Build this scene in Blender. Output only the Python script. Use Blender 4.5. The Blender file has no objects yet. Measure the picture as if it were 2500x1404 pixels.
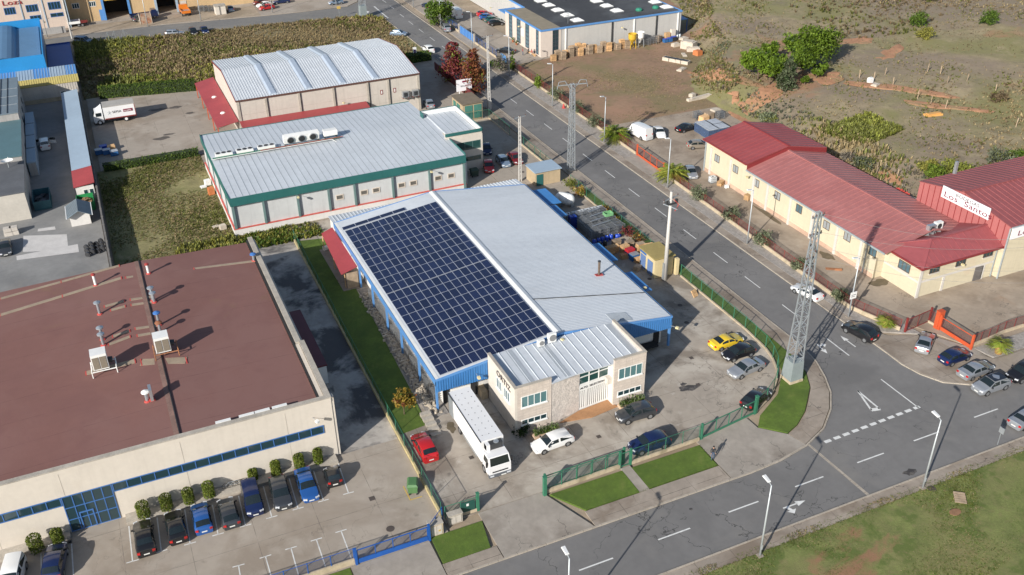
import bpy, math, random
from mathutils import Vector, Matrix
from mathutils.geometry import tessellate_polygon
R = math.radians
rnd = random.Random(7)
C = bpy.context.scene.collection
D = bpy.data
# ---- survey of the site: X runs along the cross street, Y along the main street, metres; the drone hovers over the origin
F, PITCH, ROLL, CH, YAW = 2339.52, .536904, -.016093, 68., R(23.8)
def _cam():
    c, s = math.cos, math.sin
    fw = Vector((s(YAW)*c(PITCH), c(YAW)*c(PITCH), -s(PITCH))); rt = Vector((c(YAW), -s(YAW), 0)); up = rt.cross(fw)
    return c(ROLL)*rt+s(ROLL)*up, c(ROLL)*up-s(ROLL)*rt, fw
RT, UP, FW = _cam()
def at(px, py, z=0.):
    v = RT*((px-1250)/F)-UP*((py-702)/F)+FW
    k = (z-CH)/v.z
    return Vector((v.x*k, v.y*k, z))
HB = [(158, 264), (150, 224), (141, 206), (135, 195), (131.2, 184), (125.5, 176), (119.8, 172), (115.8, 165.5), (114, 157), (113, 150), (112, 128), (114, 112), (116, 95), (119, 80), (122, 60)]
def hill(x, y):
    best = 1e9; side = -1
    for i in range(len(HB)-1):
        (x0, y0), (x1, y1) = HB[i], HB[i+1]
        dx, dy = x1-x0, y1-y0
        t = max(0, min(1, ((x-x0)*dx+(y-y0)*dy)/(dx*dx+dy*dy)))
        d = math.hypot(x-x0-t*dx, y-y0-t*dy)
        if d < best:
            best = d; side = 1 if (x-x0)*dy-(y-y0)*dx < 0 else -1
    d = best*side
    if d <= 0: return -.06
    hi = 3.4 if y > 160 else 1.7+1.7*max(0, (y-120)/40)
    t = min(1, d/(6 if y > 150 else 9)); s = t*t*(3-2*t)
    return -.06+hi*s+.03*max(0, d-5)
def ath(px, py):
    z = 0.
    for _ in range(12):
        p = at(px, py, z); z = hill(p.x, p.y)
    return at(px, py, z)
# ---- objects
LOC = {}
def tag(o, label=None, cat=None, group=None, kind=None):
    if label: o['label'] = label
    if cat: o['category'] = cat
    if group: o['group'] = group
    if kind: o['kind'] = kind
    return o
def thing(name, label, cat, loc=(0, 0, 0), group=None):
    o = D.objects.new(name, None); C.objects.link(o); o.location = loc; o.empty_display_size = .3
    LOC[o.name] = Vector(loc)
    return tag(o, label, cat, group)
class M:
    def __init__(s): s.v = []; s.f = []; s.mi = []; s.mats = []
    def k(s, m):
        if m not in s.mats: s.mats.append(m)
        return s.mats.index(m)
    def face(s, pts, m):
        n = len(s.v); s.v += [Vector(p) for p in pts]; s.f.append(tuple(range(n, n+len(pts)))); s.mi.append(s.k(m))
    def box(s, x0, x1, y0, y1, z0, z1, m):
        s.hexa([(x0, y0, z0), (x1, y0, z0), (x1, y1, z0), (x0, y1, z0), (x0, y0, z1), (x1, y0, z1), (x1, y1, z1), (x0, y1, z1)], m)
    def hexa(s, p, m):
        n = len(s.v); s.v += [Vector(q) for q in p]; i = s.k(m)
        for f in ((3, 2, 1, 0), (4, 5, 6, 7), (0, 1, 5, 4), (1, 2, 6, 5), (2, 3, 7, 6), (3, 0, 4, 7)):
            s.f.append(tuple(n+q for q in f)); s.mi.append(i)
    def obox(s, c, hx, hy, z0, z1, a, m):
        ca, sa = math.cos(a), math.sin(a)
        q = [(c[0]+x*ca-y*sa, c[1]+x*sa+y*ca) for x, y in ((-hx, -hy), (hx, -hy), (hx, hy), (-hx, hy))]
        s.hexa([(x, y, z0) for x, y in q]+[(x, y, z1) for x, y in q], m)
    def beam(s, a, b, w, h, m, up=(0, 0, 1)):
        a = Vector(a); b = Vector(b); d = (b-a).normalized(); u = Vector(up)
        sd = d.cross(u)
        if sd.length < 1e-3: sd = d.cross(Vector((1, 0, 0)))
        sd.normalize(); u = sd.cross(d)
        o = [-sd*w/2-u*h/2, sd*w/2-u*h/2, sd*w/2+u*h/2, -sd*w/2+u*h/2]
        p = [a+o[0], a+o[1], b+o[1], b+o[0], a+o[3], a+o[2], b+o[2], b+o[3]]
        s.hexa(p, m)
    def tube(s, a, b, r, m, n=8, r2=None, cap=True):
        a = Vector(a); b = Vector(b); d = (b-a).normalized(); r2 = r if r2 is None else r2
        x = d.orthogonal().normalized(); y = d.cross(x); o = len(s.v); i = s.k(m)
        for c, rr in ((a, r), (b, r2)):
            for j in range(n):
                t = 2*math.pi*j/n; s.v.append(c+(x*math.cos(t)+y*math.sin(t))*rr)
        for j in range(n):
            k = (j+1) % n; s.f.append((o+j, o+k, o+n+k, o+n+j)); s.mi.append(i)
        if cap:
            s.f.append(tuple(o+n+j for j in range(n))); s.mi.append(i)
            s.f.append(tuple(o+n-1-j for j in range(n))); s.mi.append(i)
    def path(s, pts, r, m, n=6):
        for a, b in zip(pts, pts[1:]): s.tube(a, b, r, m, n)
    def lathe(s, c, prof, m, n=12):
        c = Vector(c); o = len(s.v); i = s.k(m)
        for r, z in prof:
            for j in range(n):
                t = 2*math.pi*j/n; s.v.append(c+Vector((r*math.cos(t), r*math.sin(t), z)))
        for q in range(len(prof)-1):
            for j in range(n):
                k = (j+1) % n; s.f.append((o+q*n+j, o+q*n+k, o+(q+1)*n+k, o+(q+1)*n+j)); s.mi.append(i)
    def prism(s, poly, z0, z1, m, mside=None):
        n = len(poly); ar = sum(poly[i][0]*poly[(i+1) % n][1]-poly[(i+1) % n][0]*poly[i][1] for i in range(n))
        if ar < 0: poly = poly[::-1]
        o = len(s.v); i = s.k(m)
        s.v += [Vector((p[0], p[1], z1)) for p in poly]
        for t in tessellate_polygon([[Vector((p[0], p[1], 0)) for p in poly]]):
            a, b, c = [poly[q] for q in t]
            if (b[0]-a[0])*(c[1]-a[1])-(b[1]-a[1])*(c[0]-a[0]) < 0: t = t[::-1]
            s.f.append(tuple(o+q for q in t)); s.mi.append(i)
        if z0 < z1:
            for j in range(n):
                a, b = poly[j], poly[(j+1) % n]
                s.face([(a[0], a[1], z0), (b[0], b[1], z0), (b[0], b[1], z1), (a[0], a[1], z1)], mside or m)
    def ribs(s, a0, a1, b0, b1, sp, w, h, m, skip=0):
        # ribs from edge a0-a1 to edge b0-b1, evenly spaced
        a0, a1, b0, b1 = map(Vector, (a0, a1, b0, b1)); L = (a1-a0).length; n = max(1, int(L/sp))
        nn = (a1-a0).cross(b0-a0).normalized()
        if nn.z < 0: nn = -nn
        t = (a1-a0).normalized()
        for j in range(1, n):
            p = a0.lerp(a1, j/n); q = b0.lerp(b1, j/n); i = s.k(m); o = len(s.v)
            s.v += [p-t*w/2, p+t*w/2, q+t*w/2, q-t*w/2, p-t*w/4+nn*h, p+t*w/4+nn*h, q+t*w/4+nn*h, q-t*w/4+nn*h]
            for f in ((4, 5, 6, 7), (0, 1, 5, 4), (1, 2, 6, 5), (2, 3, 7, 6), (3, 0, 4, 7)):
                s.f.append(tuple(o+x for x in f)); s.mi.append(i)
    def ball(s, c, r, m, n=8, sz=1.):
        pr = [(max(1e-3, r*math.sin(math.pi*q/n)), -r*sz*math.cos(math.pi*q/n)) for q in range(n+1)]
        s.lathe(c, pr, m, n+2)
    def build(s, name, parent=None, smooth=False, origin=None):
        me = D.meshes.new(name)
        if parent is not None: o0 = LOC[parent.name]
        elif origin is not None: o0 = Vector(origin)
        else:
            xs = [v.x for v in s.v]; ys = [v.y for v in s.v]
            o0 = Vector(((min(xs)+max(xs))/2, (min(ys)+max(ys))/2, min(v.z for v in s.v)))
        me.from_pydata([tuple(v-o0) for v in s.v], [], s.f)
        for m in s.mats: me.materials.append(m)
        me.polygons.foreach_set('material_index', s.mi)
        if smooth: me.polygons.foreach_set('use_smooth', [True]*len(s.f))
        me.update()
        o = D.objects.new(name, me); C.objects.link(o); LOC[o.name] = o0
        if parent is not None: o.parent = parent
        else: o.location = o0
        return o
def one(name, m, label, cat, group=None, smooth=False, origin=None):
    return tag(m.build(name, None, smooth, origin), label, cat, group)
def kids(o): return [c for c in o.children]
def dup(root, loc, rz=0, label=None, group=None, scale=None):
    r = root.copy(); C.objects.link(r); r.location = loc; r.rotation_euler = (0, 0, rz)
    if scale: r.scale = (scale,)*3 if not isinstance(scale, tuple) else scale
    if label: r['label'] = label
    if group: r['group'] = group
    for ch in kids(root):
        c = ch.copy(); C.objects.link(c); c.parent = r
        for g in kids(ch):
            d = g.copy(); C.objects.link(d); d.parent = c
    return r
# ---- materials
def lin(h):
    if isinstance(h, str):
        h = [int(h[i:i+2], 16)/255 for i in (0, 2, 4)]
        h = [c/12.92 if c <= .04045 else ((c+.055)/1.055)**2.4 for c in h]
    return (h[0], h[1], h[2], 1)
def nd(t, ty, **k):
    n = t.nodes.new(ty)
    for a, b in k.items(): setattr(n, a, b)
    return n
def noise(t, co, sc, det=5, ro=.6, dist=0):
    n = nd(t, 'ShaderNodeTexNoise'); n.inputs['Scale'].default_value = sc; n.inputs['Detail'].default_value = det
    n.inputs['Roughness'].default_value = ro; n.inputs['Distortion'].default_value = dist; t.links.new(co, n.inputs['Vector']); return n.outputs['Fac']
def rng(t, fac, a, b, lo=0., hi=1.):
    n = nd(t, 'ShaderNodeMapRange'); n.inputs[1].default_value = a; n.inputs[2].default_value = b
    n.inputs[3].default_value = lo; n.inputs[4].default_value = hi; t.links.new(fac, n.inputs[0]); return n.outputs[0]
def mth(t, op, a, b):
    n = nd(t, 'ShaderNodeMath', operation=op)
    for i, q in enumerate((a, b)):
        if isinstance(q, (int, float)): n.inputs[i].default_value = q
        else: t.links.new(q, n.inputs[i])
    return n.outputs[0]
def mix(t, fac, a, b, mode='MIX'):
    n = nd(t, 'ShaderNodeMixRGB', blend_type=mode)
    for i, q in enumerate((fac, a, b)):
        if hasattr(q, 'is_output'): t.links.new(q, n.inputs[i])
        elif isinstance(q, (int, float)): n.inputs[i].default_value = q
        else: n.inputs[i].default_value = q
    return n.outputs[0]
def mat(name, col, rough=.7, metal=0., var=.12, vs=.6, bump=0., bs=20., coat=0., col2=None, c2s=.25, c2t=(.5, .65), streak=0., spec=.5, stretch=None, orand=0., layers=(), crack=0., joint=None, rot=0., alpha=1.):
    m = D.materials.new(name); m.use_nodes = True; t = m.node_tree; b = t.nodes['Principled BSDF']; col = lin(col)
    tc = nd(t, 'ShaderNodeTexCoord'); co = tc.outputs['Object']
    if stretch or rot:
        mp = nd(t, 'ShaderNodeMapping'); mp.inputs['Scale'].default_value = stretch or (1, 1, 1); mp.inputs['Rotation'].default_value = (0, 0, rot)
        t.links.new(co, mp.inputs['Vector']); cs = mp.outputs[0]
    else: cs = co
    c = col
    if var:
        n1 = noise(t, cs, vs); f = rng(t, n1, .3, .7, 1-var, 1+var)
        c = mix(t, 1., col, f, 'MULTIPLY')
        n2 = noise(t, cs, vs*9, 3); f2 = rng(t, n2, .3, .7, 1-var*.6, 1+var*.6); c = mix(t, 1., c, f2, 'MULTIPLY')
    if col2: c = mix(t, rng(t, noise(t, cs, c2s, 6, .65), c2t[0], c2t[1]), c, lin(col2))
    for (lc, ls, lo, hi, op) in layers:
        c = mix(t, rng(t, noise(t, cs, ls, 6, .62, .4), lo, hi, 0, op), c, lin(lc))
    if joint:
        sx, sy, w, jc, off = joint[:5]; sz = joint[5] if len(joint) > 5 else 0
        sp = nd(t, 'ShaderNodeSeparateXYZ'); t.links.new(co, sp.inputs[0]); js = []
        for o_, s_ in ((sp.outputs[0], sx), (sp.outputs[1], sy), (sp.outputs[2], sz)):
            if s_: js.append(mth(t, 'LESS_THAN', mth(t, 'PINGPONG', mth(t, 'ADD', o_, off), s_/2), w/2))
        j = js[0] if len(js) == 1 else mth(t, 'MAXIMUM', js[0], js[1])
        if len(js) > 2: j = mth(t, 'MAXIMUM', j, js[2])
        c = mix(t, mth(t, 'MULTIPLY', j, rng(t, noise(t, co, .6), .35, .6)), c, lin(jc))
    if crack:
        vo = nd(t, 'ShaderNodeTexVoronoi', feature='DISTANCE_TO_EDGE'); vo.inputs['Scale'].default_value = .16
        ad = nd(t, 'ShaderNodeVectorMath', operation='ADD'); nn = nd(t, 'ShaderNodeTexNoise'); nn.inputs['Scale'].default_value = .5; nn.inputs['Detail'].default_value = 6
        t.links.new(co, nn.inputs['Vector']); ml = nd(t, 'ShaderNodeVectorMath', operation='SCALE'); ml.inputs['Scale'].default_value = 5.
        t.links.new(nn.outputs['Color'], ml.inputs[0]); t.links.new(co, ad.inputs[0]); t.links.new(ml.outputs[0], ad.inputs[1]); t.links.new(ad.outputs[0], vo.inputs['Vector'])
        ck = mth(t, 'MULTIPLY', rng(t, vo.outputs['Distance'], .002, .009, 1, 0), rng(t, noise(t, co, .09), .46, .56))
        c = mix(t, mth(t, 'MULTIPLY', ck, crack), c, (.02, .02, .02, 1))
    if streak:
        mp2 = nd(t, 'ShaderNodeMapping'); mp2.inputs['Scale'].default_value = (2.2, 2.2, .12); t.links.new(co, mp2.inputs['Vector'])
        f3 = rng(t, noise(t, mp2.outputs[0], 1., 4), .5, .8, 1, 1-streak); c = mix(t, 1., c, f3, 'MULTIPLY')
    if orand:
        oi = nd(t, 'ShaderNodeObjectInfo'); c = mix(t, 1., c, rng(t, oi.outputs['Random'], 0, 1, 1-orand, 1+orand), 'MULTIPLY')
    if hasattr(c, 'is_output'): t.links.new(c, b.inputs['Base Color'])
    else: b.inputs['Base Color'].default_value = c
    b.inputs['Roughness'].default_value = rough; b.inputs['Metallic'].default_value = metal; b.inputs['Coat Weight'].default_value = coat
    b.inputs['Coat Roughness'].default_value = .06; b.inputs['Specular IOR Level'].default_value = spec
    if alpha < 1: b.inputs['Alpha'].default_value = alpha
    if bump:
        bp = nd(t, 'ShaderNodeBump'); bp.inputs['Strength'].default_value = min(1, bump); bp.inputs['Distance'].default_value = .05*max(1, bump)
        t.links.new(noise(t, cs, bs, 4), bp.inputs['Height']); t.links.new(bp.outputs[0], b.inputs['Normal'])
    return m
def leafmat(name, c, tr=.25, orand=.15):
    m = D.materials.new(name); m.use_nodes = True; t = m.node_tree; b = t.nodes['Principled BSDF']
    ge = nd(t, 'ShaderNodeNewGeometry'); tc = nd(t, 'ShaderNodeTexCoord')
    n1 = noise(t, tc.outputs['Object'], .8, 2); cc = mix(t, 1., lin(c), rng(t, n1, .3, .7, .7, 1.3), 'MULTIPLY')
    cc = mix(t, 1., cc, rng(t, ge.outputs['Random Per Island'], 0, 1, .65, 1.35), 'MULTIPLY')
    oi = nd(t, 'ShaderNodeObjectInfo'); cc = mix(t, 1., cc, rng(t, oi.outputs['Random'], 0, 1, 1-orand, 1+orand), 'MULTIPLY')
    t.links.new(cc, b.inputs['Base Color']); b.inputs['Roughness'].default_value = .6; b.inputs['Specular IOR Level'].default_value = .25
    tl = nd(t, 'ShaderNodeBsdfTranslucent'); t.links.new(cc, tl.inputs['Color']); ms = nd(t, 'ShaderNodeMixShader'); ms.inputs[0].default_value = tr
    t.links.new(b.outputs[0], ms.inputs[1]); t.links.new(tl.outputs[0], ms.inputs[2]); t.links.new(ms.outputs[0], t.nodes['Material Output'].inputs[0])
    return m
def meshmat(name, col, fill=.45, sc=(9, 9, 9), rough=.5):
    # open wire netting: real holes as transparency in a fine weave pattern
    m = D.materials.new(name); m.use_nodes = True; t = m.node_tree; b = t.nodes['Principled BSDF']; b.inputs['Base Color'].default_value = lin(col); b.inputs['Roughness'].default_value = rough
    tr = nd(t, 'ShaderNodeBsdfTransparent'); ms = nd(t, 'ShaderNodeMixShader'); ms.inputs[0].default_value = fill
    t.links.new(tr.outputs[0], ms.inputs[1]); t.links.new(b.outputs[0], ms.inputs[2]); t.links.new(ms.outputs[0], t.nodes['Material Output'].inputs[0]); return m
def glassmat(name, col, rough=.08, spec=.8):
    m = mat(name, col, rough, var=0, spec=spec); return m
# ---- palette
asph = mat('asphalt', (.165, .159, .154), .85, var=.10, vs=.12, bump=.25, bs=14, layers=(((.125, .121, .118), .05, .5, .6, .7), ((.20, .188, .172), .22, .55, .72, .6), ((.09, .087, .085), .9, .68, .76, .5)), crack=.8)
asph_old = mat('old_asphalt', (.165, .16, .152), .88, var=.12, vs=.1, bump=.25, bs=14, layers=(((.22, .205, .18), .09, .48, .66, .7),), crack=.4)
asph_dk = mat('yard_asphalt', (.225, .222, .215), .85, var=.12, vs=.15, bump=.2, bs=12, layers=(((.15, .15, .15), .12, .5, .68, .7), ((.24, .22, .19), .2, .58, .7, .5)))
conc = mat('yard_concrete', (.33, .287, .238), .85, var=.09, vs=.13, bump=.2, bs=10, layers=(((.44, .395, .335), .11, .47, .58, .9), ((.20, .165, .13), .12, .5, .62, .9), ((.10, .087, .075), .3, .6, .72, .8), ((.46, .42, .37), .7, .6, .72, .6)), crack=.5, joint=(5.2, 5.2, .05, (.12, .10, .08), .6))
conc2 = mat('lot_concrete', (.335, .29, .24), .85, var=.08, vs=.11, bump=.2, bs=10, layers=(((.25, .205, .16), .10, .48, .62, .85), ((.40, .355, .30), .2, .55, .7, .7), ((.13, .11, .085), .45, .62, .75, .7)), crack=.25, joint=(6., 7.5, .05, (.14, .12, .10), 1.4))
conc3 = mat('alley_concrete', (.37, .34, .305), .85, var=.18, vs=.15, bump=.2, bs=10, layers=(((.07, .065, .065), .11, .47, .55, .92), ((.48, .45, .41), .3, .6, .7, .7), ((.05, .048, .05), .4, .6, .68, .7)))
conc4 = mat('apron_concrete', (.31, .275, .235), .85, var=.12, vs=.2, bump=.2, bs=10, layers=(((.20, .17, .14), .12, .48, .64, .8), ((.40, .36, .31), .3, .56, .7, .6)), crack=.6)
conc5 = mat('winery_concrete', (.325, .265, .205), .85, var=.12, vs=.2, bump=.2, bs=10, layers=(((.22, .17, .125), .12, .48, .62, .85), ((.41, .35, .28), .3, .56, .7, .6), ((.30, .19, .12), .16, .62, .72, .5)), crack=.5)
walk = mat('pavement_concrete', (.295, .25, .205), .88, var=.13, vs=.2, bump=.25, bs=9, layers=(((.17, .13, .095), .16, .46, .64, .8), ((.37, .32, .27), .4, .58, .72, .6)), crack=.8, joint=(4., 4., .06, (.12, .10, .08), .3))
kerbm = mat('kerb_concrete', (.36, .315, .26), .85, var=.15, vs=.8, joint=(1., 1., .04, (.15, .13, .1), .2), layers=(((.18, .14, .1), .3, .55, .7, .6),))
gravelm = mat('gravel', (.30, .275, .25), .95, var=.25, vs=2.5, bump=1.2, bs=7, layers=(((.22, .18, .14), .2, .5, .68, .6),))
soil = mat('red_soil', (.255, .16, .10), .95, var=.16, vs=.12, bump=.6, bs=4, layers=(((.195, .155, .075), .07, .44, .58, .9), ((.33, .19, .12), .045, .52, .66, .8), ((.13, .125, .05), .35, .56, .72, .7), ((.30, .235, .155), .5, .6, .75, .5)))
dirt = mat('dry_dirt', (.32, .255, .185), .95, var=.16, vs=.15, bump=.5, bs=5, layers=(((.22, .17, .115), .09, .48, .64, .7), ((.13, .13, .05), .3, .6, .72, .5)))
lawnm = mat('mown_lawn', (.088, .14, .017), .9, var=.22, vs=.35, bump=.8, bs=16, layers=(((.055, .10, .011), .25, .46, .62, .8), ((.15, .175, .04), .5, .58, .7, .5), ((.07, .11, .013), 1.5, .5, .62, .6)))
scrubg = mat('scrub_ground', (.20, .165, .085), .95, var=.25, vs=.4, bump=1, bs=5, layers=(((.12, .115, .035), .12, .46, .6, .85), ((.27, .215, .135), .2, .56, .7, .7)))
roughg = mat('rough_grass_ground', (.225, .20, .09), .95, var=.25, vs=.4, bump=1, bs=6, layers=(((.135, .14, .045), .15, .45, .6, .8), ((.40, .31, .20), .16, .58, .7, .8)))
meadm = mat('meadow_ground', (.15, .17, .05), .95, var=.25, vs=.5, bump=1, bs=8, layers=(((.215, .19, .08), .06, .46, .6, .8), ((.085, .12, .022), .35, .5, .6, .8), ((.20, .17, .075), 1.1, .55, .68, .6), ((.27, .14, .08), .085, .60, .65, .9)))
hillm = mat('hillside_ground', (.27, .215, .13), .95, var=.28, vs=.45, bump=1., bs=3, layers=(((.20, .185, .075), .05, .42, .56, .9), ((.22, .17, .125), .022, .48, .56, .85), ((.31, .17, .095), .055, .60, .67, .85), ((.34, .28, .17), .3, .55, .7, .6), ((.13, .12, .055), .9, .56, .7, .6), ((.15, .125, .08), .16, .58, .68, .6)))
white_paint = mat('road_paint', (.62, .62, .60), .7, var=.12, vs=2., layers=(((.25, .24, .23), 1.2, .58, .7, .6),))
yel_paint = mat('yellow_paint', (.5, .34, .08), .7, var=.15, vs=2.)
steel = mat('galvanised_steel', (.42, .45, .47), .45, .6, var=.1, vs=2.)
lampm = mat('lamp_post_grey', (.44, .47, .49), .45, .3, var=.05)
white = mat('white_paint', (.72, .72, .70), .5, var=.06, vs=.8)
black = mat('black_rubber', (.018, .018, .02), .6, var=.1)
darkm = mat('dark_metal', (.05, .052, .055), .5, .3, var=.1)
red_m = mat('red_metal', (.33, .055, .05), .5, var=.12, vs=.5)
redfm = mat('dark_red_steel', (.20, .03, .028), .5, var=.15, vs=.6)
orangem = mat('orange_red_steel', (.50, .085, .03), .5, var=.1, vs=.6)
green_m = mat('green_steel', (.035, .16, .095), .5, var=.1, vs=.8)
blue_m = mat('blue_steel', (.012, .085, .33), .45, var=.1, vs=.8)
wood = mat('pallet_wood', (.54, .34, .17), .8, var=.2, vs=1.6, orand=.3)
woodg = mat('grey_wood', (.34, .255, .175), .85, var=.25, vs=1.6, orand=.3)
wallc = mat('garden_wall_render', (.45, .37, .26), .88, var=.14, vs=.4, bump=.2, layers=(((.2, .17, .1), .4, .52, .68, .7),), streak=.2)
# ---- ground
def sheet(name, poly, z, m, z0=-.055, kind='structure'):
    b = M(); b.prism(poly, z0, z, m); return tag(b.build(name), kind=kind)
def strip(name, pts, w, z0, z1, m, kind='structure'):
    b = M(); n = len(pts); L = []; Rr = []
    for i in range(n):
        a = Vector(pts[max(0, i-1)]); c = Vector(pts[min(n-1, i+1)]); d = (c-a).normalized(); nn = Vector((-d.y, d.x)); p = Vector(pts[i])
        L.append(p+nn*w); Rr.append(p)
    for i in range(n-1):
        q = [Rr[i], Rr[i+1], L[i+1], L[i]]
        b.hexa([(v.x, v.y, z0) for v in q]+[(v.x, v.y, z1) for v in q], m)
    return tag(b.build(name), kind=kind)
def rect(x0, y0, x1, y1): return [(x0, y0), (x1, y0), (x1, y1), (x0, y1)]
b = M(); b.face([(-2500, -1500, -.09), (2500, -1500, -.09), (2500, 3500, -.09), (-2500, 3500, -.09)], dirt); tag(b.build('terrain'), kind='structure')
# hillside
b = M(); gx, gy = 70, 92; X0, Y0, sx, sy = 106., 56., 3.4, 3.1
idx = {}
for j in range(gy):
    for i in range(gx):
        x, y = X0+i*sx*(1+i*.01), Y0+j*sy
        h = hill(x, y)
        if h > -.055: h += .25*math.sin(x*.31+1.3*math.sin(y*.17))*math.sin(y*.23)*min(1, h)
        b.v.append(Vector((x, y, h))); idx[i, j] = len(b.v)-1
hk = b.k(hillm)
for j in range(gy-1):
    for i in range(gx-1):
        q = [idx[i, j], idx[i+1, j], idx[i+1, j+1], idx[i, j+1]]
        if max(b.v[a].z for a in q) > -.05: b.f.append(tuple(q)); b.mi.append(hk)
tag(b.build('hillside', smooth=True), kind='structure')
ML, MR, FL_, FU = 72.9, 81.2, 51.55, 59.25
CL = [(72.9, 78), (72.75, 75), (72.3, 72.3), (71.2, 69.4), (69.8, 66.7), (67.6, 64.1), (64.7, 61.8), (61.1, 60.3), (57, 59.5), (53, 59.25)]
CR = [(81.2, 70), (81.1, 67.5), (81.6, 65), (82.8, 62.6), (85.3, 60.9), (89, 60.4), (94, 60.3)]
sheet('road', [(ML, 245), (ML, 78)]+CL[1:-1]+[(53, 59.25), (-120, 59.25), (-120, FL_), (330, FL_), (330, 60.3)]+CR[::-1]+[(MR, 70), (MR, 560), (ML, 560), (72.4, 262), (71.6, 248)], 0., asph)
sheet('road', [(-150, 279), (-150, 271), (-9.3, 261.7), (10.2, 256.6), (16.8, 255.6), (40.8, 255.2), (52, 253.7), (68, 251), (72.3, 248.7), (72.88, 246), (72.88, 268), (71.8, 266), (67.7, 262.4), (54.5, 262.4), (45.2, 263), (18, 266.6), (-3, 266.9), (-9.3, 266.6)], -.002, asph_old)
# lots and yards
sheet('scrub_field', rect(-3.5, 214, 69, 252), .02, scrubg); sheet('scrub_field', [(-3.5, 252), (69, 252), (67.6, 250.8), (52, 253.4), (40.8, 254.9), (16.8, 255.2), (-3.5, 259.6)], .015, scrubg)
sheet('scrub_field', [(69, 214), (72.6, 214), (72.6, 244), (72, 248), (69, 250.4)], .03, roughg)
sheet('furniture_yard', rect(-3, 172.4, 58.7, 213.9), .06, conc2); sheet('furniture_yard', [(58.75, 172), (72.7, 172), (72.7, 213.9), (58.75, 213.9)], .056, conc2)
sheet('rough_lot', rect(-3.6, 131, 14.1, 172.35), .04, roughg); sheet('rough_lot', rect(14.15, 131, 27, 136.6), .035, roughg)
sheet('neighbour_yard', rect(-70, 117, -4.4, 256), .03, asph_dk)
sheet('lane', rect(-90, 124.7, -4.6, 130.8), .034, asph_old)
sheet('side_yard', rect(58.5, 136.5, 68.7, 171.9), .05, conc2); sheet('side_yard', rect(14.2, 136.7, 58.4, 172), .045, conc2)
sheet('front_yard', [(21.6, 66), (51.5, 66.0), (59.5, 67.2), (63.6, 69.5), (66.9, 72.8), (68.4, 76.8), (68.7, 82), (68.7, 136.4), (21.6, 136.4)], .06, conc)
sheet('driveway', [(25.0, 59.4), (34.6, 59.4), (32.0, 65.9), (25.0, 65.9)], .1, conc4); sheet('driveway', [(50.7, 59.4), (53, 59.4), (57, 59.65), (61, 60.5), (60.4, 62.7), (58.1, 65.0), (58, 67.2), (50.7, 65.95)], .1, conc4)
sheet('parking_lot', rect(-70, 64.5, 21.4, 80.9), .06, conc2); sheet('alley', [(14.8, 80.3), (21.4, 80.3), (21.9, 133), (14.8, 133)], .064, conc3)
sheet('driveway', rect(11.5, 59.4, 19.3, 64.4), .1, conc4)
sheet('pavement', rect(34.7, 59.4, 50.6, 61.6), .11, walk); sheet('pavement', rect(19.4, 59.4, 24.9, 61.1), .108, walk); sheet('pavement', rect(-120, 59.4, 11.4, 61.5), .11, walk)
sheet('lawn', [(32.6, 65.2), (34.9, 61.7), (41.0, 61.7), (41.0, 65.2)], .15, lawnm); sheet('lawn', rect(42.2, 61.75, 50.5, 65.2), .15, lawnm)
sheet('garden_path', rect(41.05, 61.65, 42.15, 65.6), .13, conc4); sheet('lawn', [(19.5, 61.2), (24.3, 61.2), (24.9, 64.7), (19.6, 64.7)], .15, lawnm)
sheet('lawn', rect(-40, 61.55, 11.4, 64.3), .15, lawnm)
sheet('pavement', [(72.7, 172), (72.7, 78), (72.55, 75.0), (72.1, 72.5), (71, 69.6), (69.6, 66.9), (67.4, 64.3), (64.5, 62.0), (61, 60.55), (60.5, 62.7), (62.5, 63.5), (64.6, 64.9), (66.2, 66.4), (68.2, 68.4), (69.7, 71), (70.4, 74.5), (70.5, 82), (70.5, 172)], .11, walk)
sheet('lawn', [(70.45, 128), (70.45, 78), (70.35, 74.6), (69.6, 71.1), (68.1, 68.5), (66.1, 66.5), (64.5, 65.0), (62.4, 63.6), (60.5, 62.85), (58.2, 65.1), (59.6, 66.6), (63.9, 69), (67.3, 72.5), (68.8, 76.6), (69.05, 82), (69.05, 128)], .15, lawnm)
sheet('lawn', [(22.0, 131), (26.6, 130), (26.2, 105), (25.6, 88.6), (25.1, 81.2), (21.9, 80.8)], .15, lawnm)
sheet('pavement', [(81.4, 235), (81.4, 70), (81.3, 67.6), (81.9, 65.1), (83, 62.8), (85.4, 61.1), (89, 60.6), (120, 60.5), (120, 63.3), (92, 63.6), (89.6, 66.5), (88.5, 71), (84.0, 73), (82.6, 76), (82.6, 235)], .11, walk)
sheet('gravel_bed', [(82.6, 127.5), (82.6, 77), (84.0, 74), (88.2, 71.4), (87.8, 74.2), (85.6, 74.8), (84.3, 78), (84.6, 95), (84.9, 127.5)], .13, gravelm); sheet('gravel_bed', rect(82.6, 137, 85.3, 196), .13, gravelm)
sheet('gravel_bed', [(91.6, 66.3), (92.2, 63.8), (120, 63.6), (120, 66.3)], .13, gravelm)
sheet('driveway', rect(82.65, 127.6, 85.6, 136.9), .115, conc4); sheet('driveway', [(88.6, 71.2), (91.5, 66.3), (91.7, 63.9), (89.2, 67)], .114, conc4)
sheet('winery_yard', [(85.2, 152), (84.6, 95), (84.2, 78), (85.5, 74.8), (88.6, 73.4), (91.5, 67), (91.6, 66.4), (130, 66.4), (130, 112), (112, 112), (112, 128), (112, 151.5)], .07, conc5)
sheet('red_lot', [(85.3, 152.1), (112.8, 151.6), (114.2, 157.5), (116, 166), (120, 172.6), (125.6, 176.6), (131.4, 184.6), (135.3, 195.5), (141.3, 206.5), (150.3, 224.5), (158.3, 264), (150, 264), (137, 203), (133, 196.4), (100, 195.8), (85.5, 194)], .04, soil)
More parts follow.
